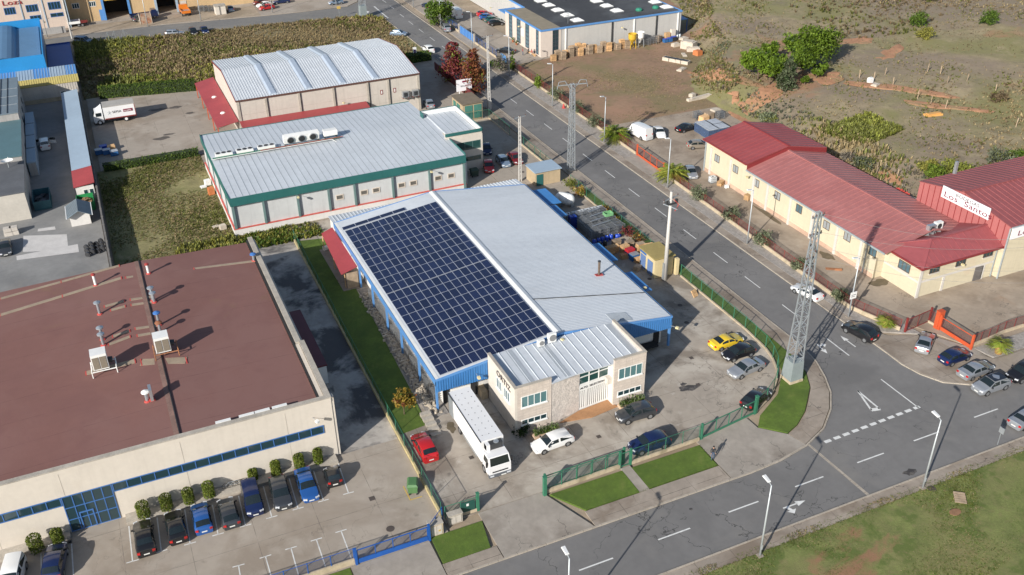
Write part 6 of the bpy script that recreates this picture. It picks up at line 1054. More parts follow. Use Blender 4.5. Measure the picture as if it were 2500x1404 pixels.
# poles
concp = mat('concrete_pole', (.47, .45, .42), .8, var=.08, streak=.1); ins = mat('brown_insulator', (.10, .06, .05), .4, var=0)
def cross(par, x, y, z, w, ang, m, n=3, name='crossarm', th=.12):
    d = Vector((math.cos(ang), math.sin(ang), 0)); b = M(); c = Vector((x, y, z)); b.beam(c-d*w, c+d*w, th, th, m); b.build(name, par)
    for k in range(n):
        t = -w*.93+2*w*.93*k/(n-1); b = M(); p = c+d*t; b.lathe(p+Vector((0, 0, .05)), [(.04, 0), (.09, .05), (.05, .1), (.09, .16), (.04, .26), (.01, .3)], ins, 8); b.build('insulator', par)
p = at(1622.5, 684); u = thing('power_pole', 'round pale concrete power pole beside the yellow transformer hut', 'power pole', (p.x, p.y, .1)); b = M(); b.tube((p.x, p.y, 0), (p.x, p.y, 13.6), .33, concp, 14, .17); b.build('shaft', u, True); cross(u, p.x, p.y, 12.6, 1.5, .3, steel); cross(u, p.x, p.y, 11.4, 1.2, 1.9, steel); b = M(); b.path([(p.x+.3, p.y-.2, 12.5), (p.x+.9, p.y-.6, 11.8), (p.x+.5, p.y-.4, 10.8)], .05, redp); b.build('jumper_cable', u); bx('switch_gear', u, darkm, (p.x-.7, p.x+.7, p.y-.5, p.y-.3, 11.9, 12.1), (p.x-.9, p.x-.6, p.y-.4, p.y-.1, 12.0, 12.5), (p.x+.6, p.x+.9, p.y-.4, p.y-.1, 12.0, 12.5)); bx('riser_box', u, steel, (p.x-.4, p.x-.3, p.y-.2, p.y+.2, .2, 2.8))
for (px_, py_, h, lab, z0) in ((1270, 443, 11.7, 'slim slotted concrete pole beside the grey roofed hut', .06), (1195, 266.5, 15., 'tall slotted concrete pole with crossarms by the tan transformer house', .1)):
    p = at(px_, py_, z0); u = thing('power_pole', lab, 'power pole', p); b = M()
    for s in (-1, 1): b.hexa([(p.x+s*.22-.08, p.y-.12, z0), (p.x+s*.22+.08, p.y-.12, z0), (p.x+s*.22+.08, p.y+.12, z0), (p.x+s*.22-.08, p.y+.12, z0), (p.x+s*.13-.06, p.y-.09, h), (p.x+s*.13+.06, p.y-.09, h), (p.x+s*.13+.06, p.y+.09, h), (p.x+s*.13-.06, p.y+.09, h)], concp)
    for k in range(14): z = z0+.5+k*(h-1)/14; w = .22-.09*z/h; b.box(p.x-w, p.x+w, p.y-.08, p.y+.08, z, z+.28, concp)
    b.build('shaft', u); cross(u, p.x, p.y, h-.15, 1.3, .2, steel)
    if h > 12: cross(u, p.x, p.y, h-2.6, 1.1, 1.2, steel); bx('footing', u, concp, (p.x-.35, p.x+.35, p.y-.35, p.y+.35, z0, 2.0))
p = at(176, 94, .05); u = thing('power_pole', 'tall wooden pole in front of the pink building', 'power pole', p); b = M(); b.tube(p, (p.x, p.y, 13.5), .2, concp, 10, .13); b.build('shaft', u); cross(u, p.x, p.y, 13, 1.2, .3, steel)
def pylon(label, p, h, w0, w1, box, arms, z=.1, name='lattice_pylon', n=16):
    u = thing(name, label, 'pylon', (p.x, p.y, z)); f = lambda sx, sy, t: Vector((p.x+sx*(w0+(w1-w0)*t), p.y+sy*(w0+(w1-w0)*t), z+h*t)); cs = ((-1, -1), (1, -1), (1, 1), (-1, 1))
    for s in cs: b = M(); b.beam(f(s[0], s[1], 0), f(s[0], s[1], 1), .13, .13, steel, (1, 0, 0)); b.build('leg', u)
    b = M()
    for k in range(n):
        t0, t1 = (k/n)**.9, ((k+1)/n)**.9
        for i in range(4): a, c = cs[i], cs[(i+1) % 4]; q = (f(*a, t0), f(*c, t1)) if (k+i) % 2 else (f(*c, t0), f(*a, t1)); b.beam(q[0], q[1], .06, .06, steel, (1, 0, .3)); b.beam(f(*a, t1), f(*c, t1), .05, .05, steel, (.2, .3, 1))
    b.build('bracing', u)
    if box: b = M(); w = w0+.12; b.hexa([(p.x-w, p.y-w, z+.35), (p.x+w, p.y-w, z+.35), (p.x+w, p.y+w, z+.35), (p.x-w, p.y+w, z+.35), (p.x-w+.1, p.y-w+.1, box), (p.x+w-.1, p.y-w+.1, box), (p.x+w-.1, p.y+w-.1, box), (p.x-w+.1, p.y+w-.1, box)], mat('pylon_guard', (.25, .29, .295), .6, .2, var=.08)); b.build('guard_box', u); bx('footing', u, wallc, (p.x-w-.06, p.x+w+.06, p.y-w-.06, p.y+w+.06, 0, z+.34))
    else: bx('footing', u, coping, (p.x-w0-.15, p.x+w0+.15, p.y-w0-.15, p.y+w0+.15, 0, z+.3))
    if n == 18:
        for s in (-1, 1): b = M(); b.path([Vector((p.x+.3*s, p.y, h-.9)), Vector((p.x+1.3*s, p.y-.25*s, h+.7)), Vector((p.x+2.3*s, p.y-.45*s, h+.6)), Vector((p.x+2.6*s, p.y-.5*s, h-.6))], .06, steel); b.build('horn', u)
    for zz_, w, ang in arms: cross(u, p.x, p.y, zz_, w, ang, steel, 4, th=.14)
    return u
pb = at(1932, 925, .15); pylon('tall leaning-looking lattice pylon with grey base box on the corner lawn', pb, 22., .75, .2, 3.0, ((21.6, .9, .1), (19.4, .9, .1), (17.6, .8, 1.2), (16.4, .8, .1)), .15)
ps = at(1394, 417, .1); pylon('slim lattice pylon with wide top arms beside the street', ps, 15.6, .5, .28, 0, ((15.6, 2.5, -.2), (15.3, .9, 1.3), (11.6, .7, .3)), .1, n=18)
pt = at(887, 42, .1); pylon('distant lattice pylon with grey base box at the side street corner', pt, 22., .8, .3, 3.2, ((21.5, 1., 0),), .1)
wirem = mat('cable_grey', (.30, .28, .27), .5, .3, var=0)
for k, (zq, ex, ey, ez) in enumerate(((21.7, 2560, 583, 19), (19.5, 2560, 600, 17), (17.7, 2560, 660, 15), (16.4, 2560, 690, 14))):
    e = at(ex, ey, ez); s = Vector((pb.x+.8, pb.y, zq)); pts = [s.lerp(e, t/8)-Vector((0, 0, 1.2*math.sin(math.pi*t/8))) for t in range(9)]; b = M(); b.path(pts, .015, wirem, 4); one('power_cable', b, 'overhead cable crossing in front of the winery office roof', 'cable', 'overhead cables from the tall pylon')
# cabins and huts
def hut(label, x0, x1, y0, y1, h, wm, rm, name='transformer_hut', ov=.2):
    u = thing(name, label, 'hut', ((x0+x1)/2, (y0+y1)/2, .06)); bx('wall', u, wm, (x0, x1, y0, y1, .06, h)); bx('roof', u, rm, (x0-ov, x1+ov, y0-ov, y1+ov, h, h+.16)); return u
tanw = mat('tan_render', (.42, .325, .205), .85, var=.1, vs=.4, streak=.15); yelw = mat('yellow_render', (.56, .46, .26), .85, var=.07, vs=.4, streak=.1); gdoor = mat('green_louvre', (.06, .19, .15), .6, var=.1)
u = hut('tan transformer house with green louvred doors beside the street', 63.6, 67.7, 166.5, 172.2, 3.4, tanw, mat('brown_flat_roof', (.17, .135, .095), .9, var=.15))
for x in (64.0, 65.9): bx('louvre_door', u, gdoor, (x, x+1.6, 166.42, 166.49, .4, 1.7), (x, x+1.6, 166.42, 166.49, 1.85, 3.1))
bx('louvre_door', u, gdoor, (63.52, 63.59, 168, 169.6, .5, 2.9)); bx('louvre_door', u, gdoor, (63.52, 63.59, 170.2, 171.5, .5, 2.9))
u = hut('small yellow transformer hut with two blue doors beside the concrete pole', 65.0, 68.0, 98.0, 102.0, 3.1, yelw, mat('olive_flat_roof', (.30, .235, .085), .9, var=.12, vs=.5))
for y in (98.5, 100.4): bx('door', u, mat('dusty_blue_door', (.12, .19, .36), .6, var=.08), (64.93, 64.99, y, y+1.35, .2, 2.4))
bx('side_pillar', u, yelw, (68.25, 68.75, 97.6, 98.1, .06, 2.6)); bx('lintel', u, bluefr, (64.93, 64.99, 100.3, 101.9, 2.6, 2.9))
a, c = at(1314, 455), at(1377, 452); u = hut('low beige hut with grey sheet roof beside the slim pylon', a.x-.5, c.x, a.y, a.y+3.6, 2.5, tanw, pslab); bx('door', u, greenf, (a.x-.3, a.x+.9, a.y-.06, a.y-.01, .1, 2.1))
# signs
a, c = at(1122, 236, .06), at(1146, 231, .06); u = thing('billboard', 'white company board with wine red lettering panel on two posts by the street', 'sign', a); Yb = a.y; zb, zt = atY(1116, 224, Yb).z, atY(1114, 196, Yb).z; xa, xb = atY(1114, 210, Yb).x, atY(1151, 207, Yb).x
bx('board', u, boardw, (xa, xb, Yb-.12, Yb, zb, zt)); bx('post', u, white, (a.x-.1, a.x+.1, Yb-.1, Yb-.02, .06, zb), (c.x-.1, c.x+.1, Yb-.1, Yb-.02, .06, zb)); W2 = xb-xa; H2 = zt-zb; bx('colour_panel', u, D.materials['wine_panel'], (xa+W2*.38, xa+W2*.68, Yb-.14, Yb-.121, zt-H2*.26, zt-H2*.12), (xa+W2*.58, xa+W2*.95, Yb-.14, Yb-.121, zb+H2*.36, zb+H2*.5)); text(u, 'SEPSA', (xa+W2*.26, Yb-.13, zb+H2*.36), (1, 0, 0), (0, 0, 1), H2*.17, inkb); text(u, 'mueble', (xa+W2*.60, Yb-.15, zb+H2*.385), (1, 0, 0), (0, 0, 1), H2*.14, white)
p = at(1014, 148, .06); u = thing('totem_sign', 'small white totem sign with violet centre at the yard entrance', 'sign', p); bx('body', u, white, (p.x-.4, p.x+.4, p.y-.1, p.y+.1, .1, 3.2)); bx('panel', u, mat('violet_panel', (.10, .03, .16), .5, var=0), (p.x-.2, p.x+.2, p.y-.13, p.y-.101, .5, 2.7))
p = at(2435, 1086, .1); u = thing('kerb_sign', 'narrow sign plate seen edge on at the meadow kerb', 'sign', p); bx('post', u, steel, (p.x-.03, p.x+.03, p.y-.03, p.y+.03, .1, 2.4)); bx('plate', u, steel, (p.x-.035, p.x+.035, p.y-.3, p.y+.3, 1.7, 2.4))
p = at(829, 42, .1); u = thing('yield_sign', 'small yellow plate on a thin post at the side street mouth', 'sign', p); bx('post', u, steel, (p.x-.04, p.x+.04, p.y-.04, p.y+.04, .1, 3)); bx('plate', u, yel_paint, (p.x-.5, p.x+.5, p.y-.07, p.y-.041, 2.3, 3))
# bins
def bin_(label, p, z, m, rz=0):
    u = thing('wheeled_bin', label, 'bin', (0, 0, 0)); b = M(); b.hexa([(-.55, -.45, .25), (.55, -.45, .25), (.55, .45, .25), (-.55, .45, .25), (-.7, -.52, 1.2), (.7, -.52, 1.2), (.7, .52, 1.2), (-.7, .52, 1.2)], m); b.box(-.75, .75, -.57, .57, 1.12, 1.2, m); b.build('body', u); b = M(); b.hexa([(-.74, -.56, 1.21), (.74, -.56, 1.21), (.74, .56, 1.21), (-.74, .56, 1.21), (-.6, -.4, 1.42), (.6, -.4, 1.42), (.6, .4, 1.45), (-.6, .4, 1.45)], m); b.build('lid', u)
    for x in (-.5, .5):
        for y in (-.38, .38): b = M(); b.tube((x, y-.04, .12), (x, y+.04, .12), .12, black, 8); b.tube((x, y, .12), (x, y, .3), .03, steel, 5); b.build('wheel', u)
    u.location = (p.x, p.y, z); u.rotation_euler = (0, 0, rz); LOC[u.name] = Vector((p.x, p.y, z)); return u
bing = mat('bin_green', (.075, .17, .065), .5, var=.1, vs=1.5)
bin_('green wheeled bin inside the yellow painted bay', at(1009, 1200, .06), .06, bing, 1.2); bin_('dark green wheeled bin beside the cold store office wall', at(1158, 430, .05), .05, mat('bin_dark', (.03, .06, .045), .5, var=.1))
# ---- vegetation
LF = dict(pine=leafmat('pine_needles', (.10, .16, .014)), pine2=leafmat('pine_needles_light', (.155, .22, .028)), dark=leafmat('dark_leaves', (.03, .055, .018)), olive=leafmat('olive_leaves', (.16, .185, .105)), olive2=leafmat('olive_leaves_dark', (.085, .105, .055)), shrub=leafmat('shrub_leaves', (.11, .15, .02)), shrub2=leafmat('shrub_leaves_light', (.20, .22, .04)), palm=leafmat('palm_fronds', (.19, .25, .03), .2), palm2=leafmat('palm_fronds_yellow', (.32, .34, .06), .2), red=leafmat('red_leaves', (.16, .032, .035)), red2=leafmat('rust_leaves', (.20, .075, .03)), aut=leafmat('autumn_leaves', (.28, .19, .03)), aut2=leafmat('autumn_leaves_green', (.14, .16, .025)), hedge=leafmat('hedge_leaves', (.085, .14, .018)), hedge2=leafmat('hedge_leaves_dark', (.04, .075, .012)), grey=leafmat('grey_green_leaves', (.12, .135, .085)), grey2=leafmat('grey_twigs', (.16, .14, .11)), dry=leafmat('dry_grass', (.29, .225, .12)), dry2=leafmat('straw_grass', (.36, .285, .155)), tuft=leafmat('scrub_green', (.145, .155, .04)), tuft2=leafmat('scrub_yellow', (.25, .24, .05)), brush=leafmat('brown_brush', (.19, .14, .08)), grass=leafmat('grass_blades', (.10, .15, .022)), grass2=leafmat('grass_blades_dark', (.06, .10, .014)))
bark = mat('bark', (.13, .09, .06), .9, var=.25, vs=3.)
def leaf(b, c, s, m, r=rnd):
    a = Vector((r.gauss(0, 1), r.gauss(0, 1), r.gauss(0, 1))).normalized(); u = a.orthogonal().normalized(); w = a.cross(u); t = r.uniform(0, 6.28); u, w = u*math.cos(t)+w*math.sin(t), w*math.cos(t)-u*math.sin(t)
    n = len(b.v); b.v += [c-u*s, c-w*s*.55, c+u*s, c+w*s*.55]; b.f.append((n, n+1, n+2, n+3)); b.mi.append(b.k(m))
def crown(b, blobs, nl, s, ms, seed=1, clump=.32):
    r = random.Random(seed); tot = sum(q[1]*q[1] for q in blobs)
    for c, rad, fz in blobs:
        c = Vector(c); k = max(3, int(nl*rad*rad/tot/16))
        for _ in range(k):
            d = Vector((r.gauss(0, 1), r.gauss(0, 1), r.gauss(.15, 1))).normalized(); rr = rad*r.uniform(.55, 1.02); cc = c+Vector((d.x*rr, d.y*rr, d.z*rr*fz)); m = ms[0] if r.random() < .62 else ms[r.randrange(len(ms))]
            for _ in range(16): leaf(b, cc+Vector((r.gauss(0, 1), r.gauss(0, 1), r.gauss(0, .8)))*rad*clump*.6, s*r.uniform(.7, 1.3), m, r)
def tree(name, label, p, h, rad, ms, trunk=None, n=2200, s=.22, fz=.85, nb=7, seed=1, shape='round', group=None, tr=.16):
    p = Vector(p); u = thing(name, label, 'tree', p, group); r = random.Random(seed); th_ = h*.35 if trunk is None else trunk; B = []
    if shape == 'round':
        cz = p.z+th_+(h-th_)*.5; B.append(((p.x, p.y, cz), rad*.72, fz))
        for k in range(nb): a = 6.283*k/nb+r.uniform(-.4, .4); q = rad*r.uniform(.4, .66); B.append(((p.x+q*math.cos(a), p.y+q*math.sin(a), cz+r.uniform(-.28, .3)*(h-th_)), rad*r.uniform(.34, .52), fz))
    else:
        k = 0; z = p.z+th_
        while z < p.z+h-.2: f = 1-(z-p.z-th_)/(h-th_); q = rad*(.18+.62*f**.8); B.append(((p.x+r.uniform(-.2, .2)*rad*f, p.y+r.uniform(-.2, .2)*rad*f, z+q*.4), q, .8)); z += max(.35, q*.75)
    b = M(); crown(b, B, n, s, ms, seed); b.build('crown', u); b = M(); b.tube(p, (p.x, p.y, p.z+th_+.3*(h-th_)), tr, bark, 8, tr*.55)
    for c, q, _ in B[1:6]: b.tube((p.x, p.y, p.z+th_*.85), (p.x+(c[0]-p.x)*.7, p.y+(c[1]-p.y)*.7, c[2]), tr*.45, bark, 5, tr*.15)
    b.build('trunk', u); return u
def bush(name, label, p, rx, h, ms, n=700, s=.14, seed=1, cat='shrub', group=None, box=False):
    p = Vector(p); u = thing(name, label, cat, p, group); r = random.Random(seed); b = M()
    if box:
        for _ in range(n):
            a = r.uniform(0, 6.283); q = rx*(r.random()**.3); z = h*r.random(); top = h*(1-.22*(q/rx)**3); c = Vector((p.x+q*math.cos(a), p.y+q*math.sin(a), p.z+min(z, top))); leaf(b, c, s*r.uniform(.7, 1.3), ms[0] if r.random() < .5 else r.choice(ms[:2]), r)
    else:
        B = [((p.x, p.y, p.z+h*.5), rx*.75, h/rx/1.7)]+[((p.x+rx*.5*math.cos(k*1.26+seed), p.y+rx*.5*math.sin(k*1.26+seed), p.z+h*r.uniform(.3, .6)), rx*.5, h/rx/1.5) for k in range(5)]; crown(b, B, n, s, ms, seed, .4)
    b.build('foliage', u); b = M(); b.tube(p-Vector((0, 0, .05)), p+Vector((0, 0, h*.5)), .05+.03*rx, bark, 6); b.build('stem', u); return u
# clipped shrubs along the brown factory
sl = ('leftmost', 'second from left', 'first', 'second', 'third', 'fourth', 'fifth', 'sixth', 'seventh', 'eighth')
for k, (x, y, rx, h) in enumerate(((91, 1342, .68, 1.9), (143, 1321, .55, 1.5), (353, 1260, .64, 1.9), (409, 1242, .6, 1.9), (463, 1226, .56, 1.85), (512, 1211, .58, 1.9), (619, 1169, .5, 1.3), (675, 1157, .52, 1.75), (732, 1142, .55, 1.85), (778, 1128, .5, 1.85))):
    p = at(x, y, .4); lab = ('stout clipped shrub against the factory wall above the blue off-roader', 'rounded clipped shrub just left of the glazed entrance', 'clipped wall shrub nearest the glazed entrance on its right', 'clipped wall shrub second right of the glazed entrance', 'clipped wall shrub above the mid blue hatchback', 'clipped wall shrub above the dark hatchback', 'low rounded shrub behind the navy box van', 'clipped wall shrub behind the dark grey crossover', 'clipped wall shrub behind the bright blue saloon', 'clipped wall shrub nearest the factory corner')[k]
    bush('clipped_shrub', lab, p, rx, h, (LF['shrub'], LF['shrub2'], LF['hedge2']), 1500, .085, k+3, group='clipped shrubs along the factory wall', box=True)
# olives and shrubs in the gravel
for k, (x, y, rx, h, lab) in enumerate(((1706, 490, 1.3, 2.2, 'small olive tree in the gravel facing the winery windows, nearest the palm'), (1784, 538, 1.2, 2.0, 'small olive tree in the gravel where the pole shadow ends'), (1862, 600, 1.3, 2.1, 'olive bush in the gravel beside the tall lattice pylon top'), (1950, 660, 1.0, 1.6, 'low olive bush in the gravel behind the pylon shaft'), (2049, 732, .95, 1.5, 'small olive bush left of the lamp with the sign'), (1358, 243, 1.5, 2.2, 'grey green bush in the gravel behind a street lamp by the red lot'), (1408, 276, 1.4, 2.2, 'grey green bush in the gravel near the slim pylon top'), (1452, 309, 1.5, 2.0, 'broad grey green bush left of the upper palm'))):
    bush('olive_tree', lab, at(x, y, .13), rx*1.25, h*1.15, (LF['olive'], LF['olive2'], LF['grey']), 1200, .13, k+20, 'tree')
tree('conifer', 'small yellowish conifer in the verge by the red lot corner', at(1314, 215, .13), 3.0, 1.2, (LF['pine2'], LF['pine']), .3, 900, .16, shape='cone', seed=5, tr=.08)
def palm(label, p, h, L, n, ms, name='date_palm', fan=False, seed=1):
    p = Vector(p); u = thing(name, label, 'palm', p); r = random.Random(seed); b = M(); b.lathe(p, [(.42, 0), (.5, h*.4), (.4, h*.8), (.55, h), (.2, h+.15)], mat('palm_trunk', (.30, .17, .06), .9, var=.35, vs=4.), 10); b.build('trunk', u); b = M(); c0 = p+Vector((0, 0, h))
    for k in range(n):
        a = 6.283*k/n*3.1+r.uniform(-.2, .2); el = r.uniform(-.15, 1.35); l = L*r.uniform(.75, 1.05); d = Vector((math.cos(a), math.sin(a), 0)); sd = Vector((-d.y, d.x, 0)); m = ms[0] if r.random() < .65 else ms[1]; pts = []
        for t in range(7): q = t/6; pts.append(c0+d*(l*q*math.cos(el*(1-.3*q)))+Vector((0, 0, l*(q*math.sin(el)-.62*q*q))))
        if fan:
            c = pts[3]
            for j in range(9): an = (j-4)*.32; e = c+(d*math.cos(an)+sd*math.sin(an))*l*.55+Vector((0, 0, -.1-.12*abs(j-4))); b.face([c, c+(e-c)*.5+sd*.05, e, c+(e-c)*.5-sd*.05], m)
        else:
            for t in range(6):
                for j in range(3):
                    f = (t+j/3)/6; q = pts[t].lerp(pts[t+1], j/3); w = .5*l*.28*(math.sin(3.0*min(1, f+.08))+.12)
                    for s in (-1, 1): e = q+sd*s*w+d*w*.75-Vector((0, 0, w*.3)); b.face([q-d*.09, q+d*.12, e], m)
    b.build('frond', u); return u
palm('broad date palm beside the white van at the winery', at(1501, 342, .13), 1.1, 3.7, 85, (LF['palm'], LF['palm2']), seed=2); palm('broad date palm in front of the silver hatchback', at(1640, 436, .13), 1.0, 3.6, 85, (LF['palm2'], LF['palm']), seed=3)
palm('small fan palm beside the open dark red gate leaf', at(2160, 797, .13), 1.0, 1.5, 44, (LF['palm'], LF['palm2']), 'fan_palm', True, 4); palm('fan palm in the gravel right of the lower winery gate', at(2437, 862, .13), 1.3, 1.8, 50, (LF['palm2'], LF['palm']), 'fan_palm', True, 5)
# trees around the yards
tree('young_tree', 'small autumn yellow tree on the lawn by the stone steps', at(987, 1011, .15), 3.4, 1.5, (LF['aut'], LF['aut2'], LF['red2']), 1.0, 1100, .16, nb=6, seed=9, tr=.07)
tree('sweetgum', 'tall red leaved tree behind the wine red panel fence', at(1108, 200, .06), 8.5, 3.5, (LF['red'], LF['red2'], LF['aut2']), .8, 3000, .26, shape='cone', seed=11); tree('sweetgum', 'red and green autumn tree right behind the company board', at(1158, 226, .06), 9., 3.6, (LF['red2'], LF['aut2'], LF['red']), .8, 3200, .26, shape='cone', seed=12)
tree('broad_tree', 'big round dense green tree beside the upper street', at(1076, 64, .1)+Vector((0, 1.5, 0)), 6.5, 3.6, (LF['hedge'], LF['shrub'], LF['hedge2']), .2, 3600, .27, 1.0, seed=13)
tree('stone_pine', 'bright green pine in front of the pink building lettering', at(34, 62, .0)+Vector((0, 4, 0)), 7.5, 4.3, (LF['pine'], LF['pine2'], LF['dark']), 2.0, 3200, .3, .8, seed=14); tree('olive_tree', 'rounded grey green tree behind the grey hoarding', at(117, 70, .0), 5, 2.2, (LF['olive2'], LF['dark']), 1.4, 900, .25, seed=15)
bush('bush', 'greyish rounded bush left of the cypress', at(1222, 172, .1), 2.0, 3.4, (LF['grey2'], LF['grey'], LF['hedge']), 1300, .18, 31); tree('cypress', 'slim green cypress behind a street lamp', at(1252, 172, .1), 4.4, .85, (LF['hedge'], LF['aut2']), .2, 900, .14, shape='cone', seed=32, tr=.08); bush('bush', 'dark green bush beside the greyish bush by the street', at(1206, 166, .1), 1.1, 2.0, (LF['hedge'], LF['hedge2']), 600, .16, 33)
# hillside pines
hp = [(1877, 150, 4.6, 2.1, 'lone round pine at the upper left of the hillside clump'), (1990, 160, 8.5, 4.6, 'largest round pine of the hillside clump'), (1958, 186, 6.0, 3.0, 'round pine below the largest pine of the clump'), (1878, 206, 6.0, 2.9, 'front pine above the red bank of the clump'), (1850, 193, 6.0, 2.8, 'left front pine of the hillside clump'), (1826, 180, 5.2, 2.3, 'leftmost pine at the edge of the bank'), (1898, 190, 5.0, 2.4, 'pine between the front pines and the grey conifer'), (1936, 148, 6., 2.8, 'pale pine behind the largest pine of the clump'), (2007, 184, 2.6, 1.3, 'small pine at the right foot of the largest pine'), (1992, 192, 2.4, 1.2, 'second small pine right of the grey conifer'), (1964, 208, 2.3, 1.0, 'tiny round pine at the front right of the clump')]
for k, (x, y, h, r_, lab) in enumerate(hp): tree('stone_pine', lab, ath(x, y), h, r_, (LF['pine'], LF['pine2'], LF['hedge2']), h*.22, int(500+r_*r_*230), .26, .85, seed=40+k, group='pines of the hillside clump')
tree('conifer', 'grey green conifer standing dark at the front of the pine clump', ath(1920, 218), 6.5, 2.3, (LF['olive2'], LF['dark'], LF['grey']), .3, 2000, .24, shape='cone', seed=60)
for k, (x, y, rx, h, ms, lab) in enumerate(((2240, 64, 2.2, 3.4, 'hedge', 'single green bush high on the hillside, darker of the close pair'), (2256, 95, 2.0, 2.8, 'tuft2', 'yellow green bush just below a darker bush on the hillside'), (2414, 61, 2.3, 3.6, 'hedge', 'lone green bush near the upper right corner of the hillside'), (2271, 3, 2.2, 2.6, 'tuft', 'bush on the top edge of the hillside'), (2266, 414, 2.0, 1.7, 'tuft2', 'yellow green bush behind the winery, left of the bright green one'), (2279, 436, 1.7, 2.6, 'pine2', 'bright green bush behind the winery gable'), (2336, 424, 2.6, 2.0, 'shrub2', 'broad yellow green bush behind the tall winery hall'), (2440, 402, 2.4, 3.0, 'grey', 'grey green bush behind the tall winery hall'), (2486, 398, 2.5, 2.0, 'hedge', 'green bush at the right edge behind the winery hall'), (1872, 296, 2.0, 2.0, 'olive', 'olive bush behind the far end of the winery'), (2108, 410, 1.8, 2.0, 'grey', 'grey bush on the bank behind the long winery roof'), (2070, 392, 1.5, 1.5, 'grey2', 'dry bush on the bank near the winery roof step'), (2438, 248, 1.8, 2.0, 'brush', 'brown bush on the right hillside'))):
    bush('bush', lab, ath(x, y), rx, h, (LF[ms], LF['hedge2' if ms in ('hedge', 'pine2') else 'tuft'], LF[ms]), int(300+rx*rx*170), .2, 70+k)
# planters and beds by the office
for k, (x0, x1, y0, y1, lab) in enumerate(((46.0, 49.4, 74.1, 75.0, 'planter with rosemary hedge right of the office entrance'), (34.9, 38.2, 73.6, 74.6, 'planter with green shrubs left of the office entrance'))):
    u = thing('planter', lab, 'planter', (x0, y0, .06)); b = M(); b.prism(rect(x0, y0, x1, y1), .06, .38, mat('planter_stone', (.50, .36, .25), .9, var=.2, vs=1.5)); b.build('box', u); b = M(); r = random.Random(k)
    for _ in range(900): leaf(b, Vector((r.uniform(x0+.1, x1-.1), r.uniform(y0+.1, y1-.05), .4+abs(r.gauss(0, .3)))), r.uniform(.06, .13), r.choice((LF['hedge'], LF['olive'], LF['hedge2'])), r)
    b.build('foliage', u)
bush('bush', 'dark green bush at the left front corner of the office', at(1272, 1058, .06), 1.0, 1.1, (LF['dark'], LF['hedge2']), 800, .11, 90)
# hedges
def hedge(label, x0, x1, y0, y1, h, z=.06, slope=0., dens=26, seed=1, loose=0.):
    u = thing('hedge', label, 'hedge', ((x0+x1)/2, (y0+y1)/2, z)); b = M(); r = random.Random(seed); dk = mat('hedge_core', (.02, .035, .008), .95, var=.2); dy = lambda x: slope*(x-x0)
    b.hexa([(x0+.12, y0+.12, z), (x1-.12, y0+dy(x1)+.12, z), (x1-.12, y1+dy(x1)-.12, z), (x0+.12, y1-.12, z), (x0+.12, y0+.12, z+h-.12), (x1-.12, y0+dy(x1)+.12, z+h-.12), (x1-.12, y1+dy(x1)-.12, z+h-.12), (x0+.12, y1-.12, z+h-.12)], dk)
    for _ in range(int((x1-x0)*(y1-y0+2*h)*dens)):
        x = r.uniform(x0, x1); q = r.random(); hh = h*(1-loose*r.random())
        if q < .42: c = (x, r.uniform(y0, y1)+dy(x), z+hh+r.gauss(0, .05))
        elif q < .8: c = (x, y0+dy(x)+r.gauss(0, .06), z+r.uniform(0, hh))
        else: c = (x, y1+dy(x), z+r.uniform(0, hh))
        leaf(b, Vector(c), r.uniform(.1, .2), r.choice((LF['hedge'], LF['hedge'], LF['hedge2'], LF['shrub'])), r)
    b.build('foliage', u); return u
hedge('long clipped green hedge between furniture yard and scrub field', -.4, 19, 212.6, 214.6, 2.3, slope=-.2); hedge('lower leafy hedge along the rough grass lot', -2.5, 14, 171.6, 173., 1.4, slope=0, loose=.35, seed=3, dens=22); hedge('clipped hedge block at the furniture yard gate', 59.5, 71.6, 206, 208.6, 1.8, seed=5)
u = thing('hedge', 'small yellow green hedge beside the tan transformer house', 'hedge', (61.5, 166, .06)); b = M(); r = random.Random(4)
for _ in range(500): leaf(b, Vector((r.uniform(59.5, 63), r.uniform(166, 167.4), r.uniform(.1, 1.5))), r.uniform(.12, .2), r.choice((LF['tuft2'], LF['shrub2'], LF['aut2'])), r)
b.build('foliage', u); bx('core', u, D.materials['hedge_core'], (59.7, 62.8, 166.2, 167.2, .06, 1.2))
# autumn climbers and grass behind the street fence
for k, (x, y, rx, h, ms, lab) in enumerate(((1393, 462, 1.5, 2.4, ('aut2', 'aut', 'tuft2'), 'yellow autumn shrub beside the slim pylon foot'), (1412, 478, 1.3, 1.8, ('aut', 'aut2', 'red2'), 'rusty yellow shrub behind the white tank'), (1478, 523, 1.1, 1.5, ('red2', 'aut'), 'rusty creeper behind the green crate'), (1498, 545, 1.1, 1.4, ('aut', 'red2', 'hedge'), 'orange creeper behind the wire racks'), (1530, 575, 1.2, 1.7, ('red', 'red2', 'hedge'), 'reddish creeper behind the blue drums'), (1556, 590, 1.2, 1.4, ('red2', 'aut', 'hedge'), 'rusty creeper behind the pallet stacks'))):
    bush('creeper', lab, at(x, y, .15), rx, h, tuple(LF[m] for m in ms), 500, .14, 110+k)
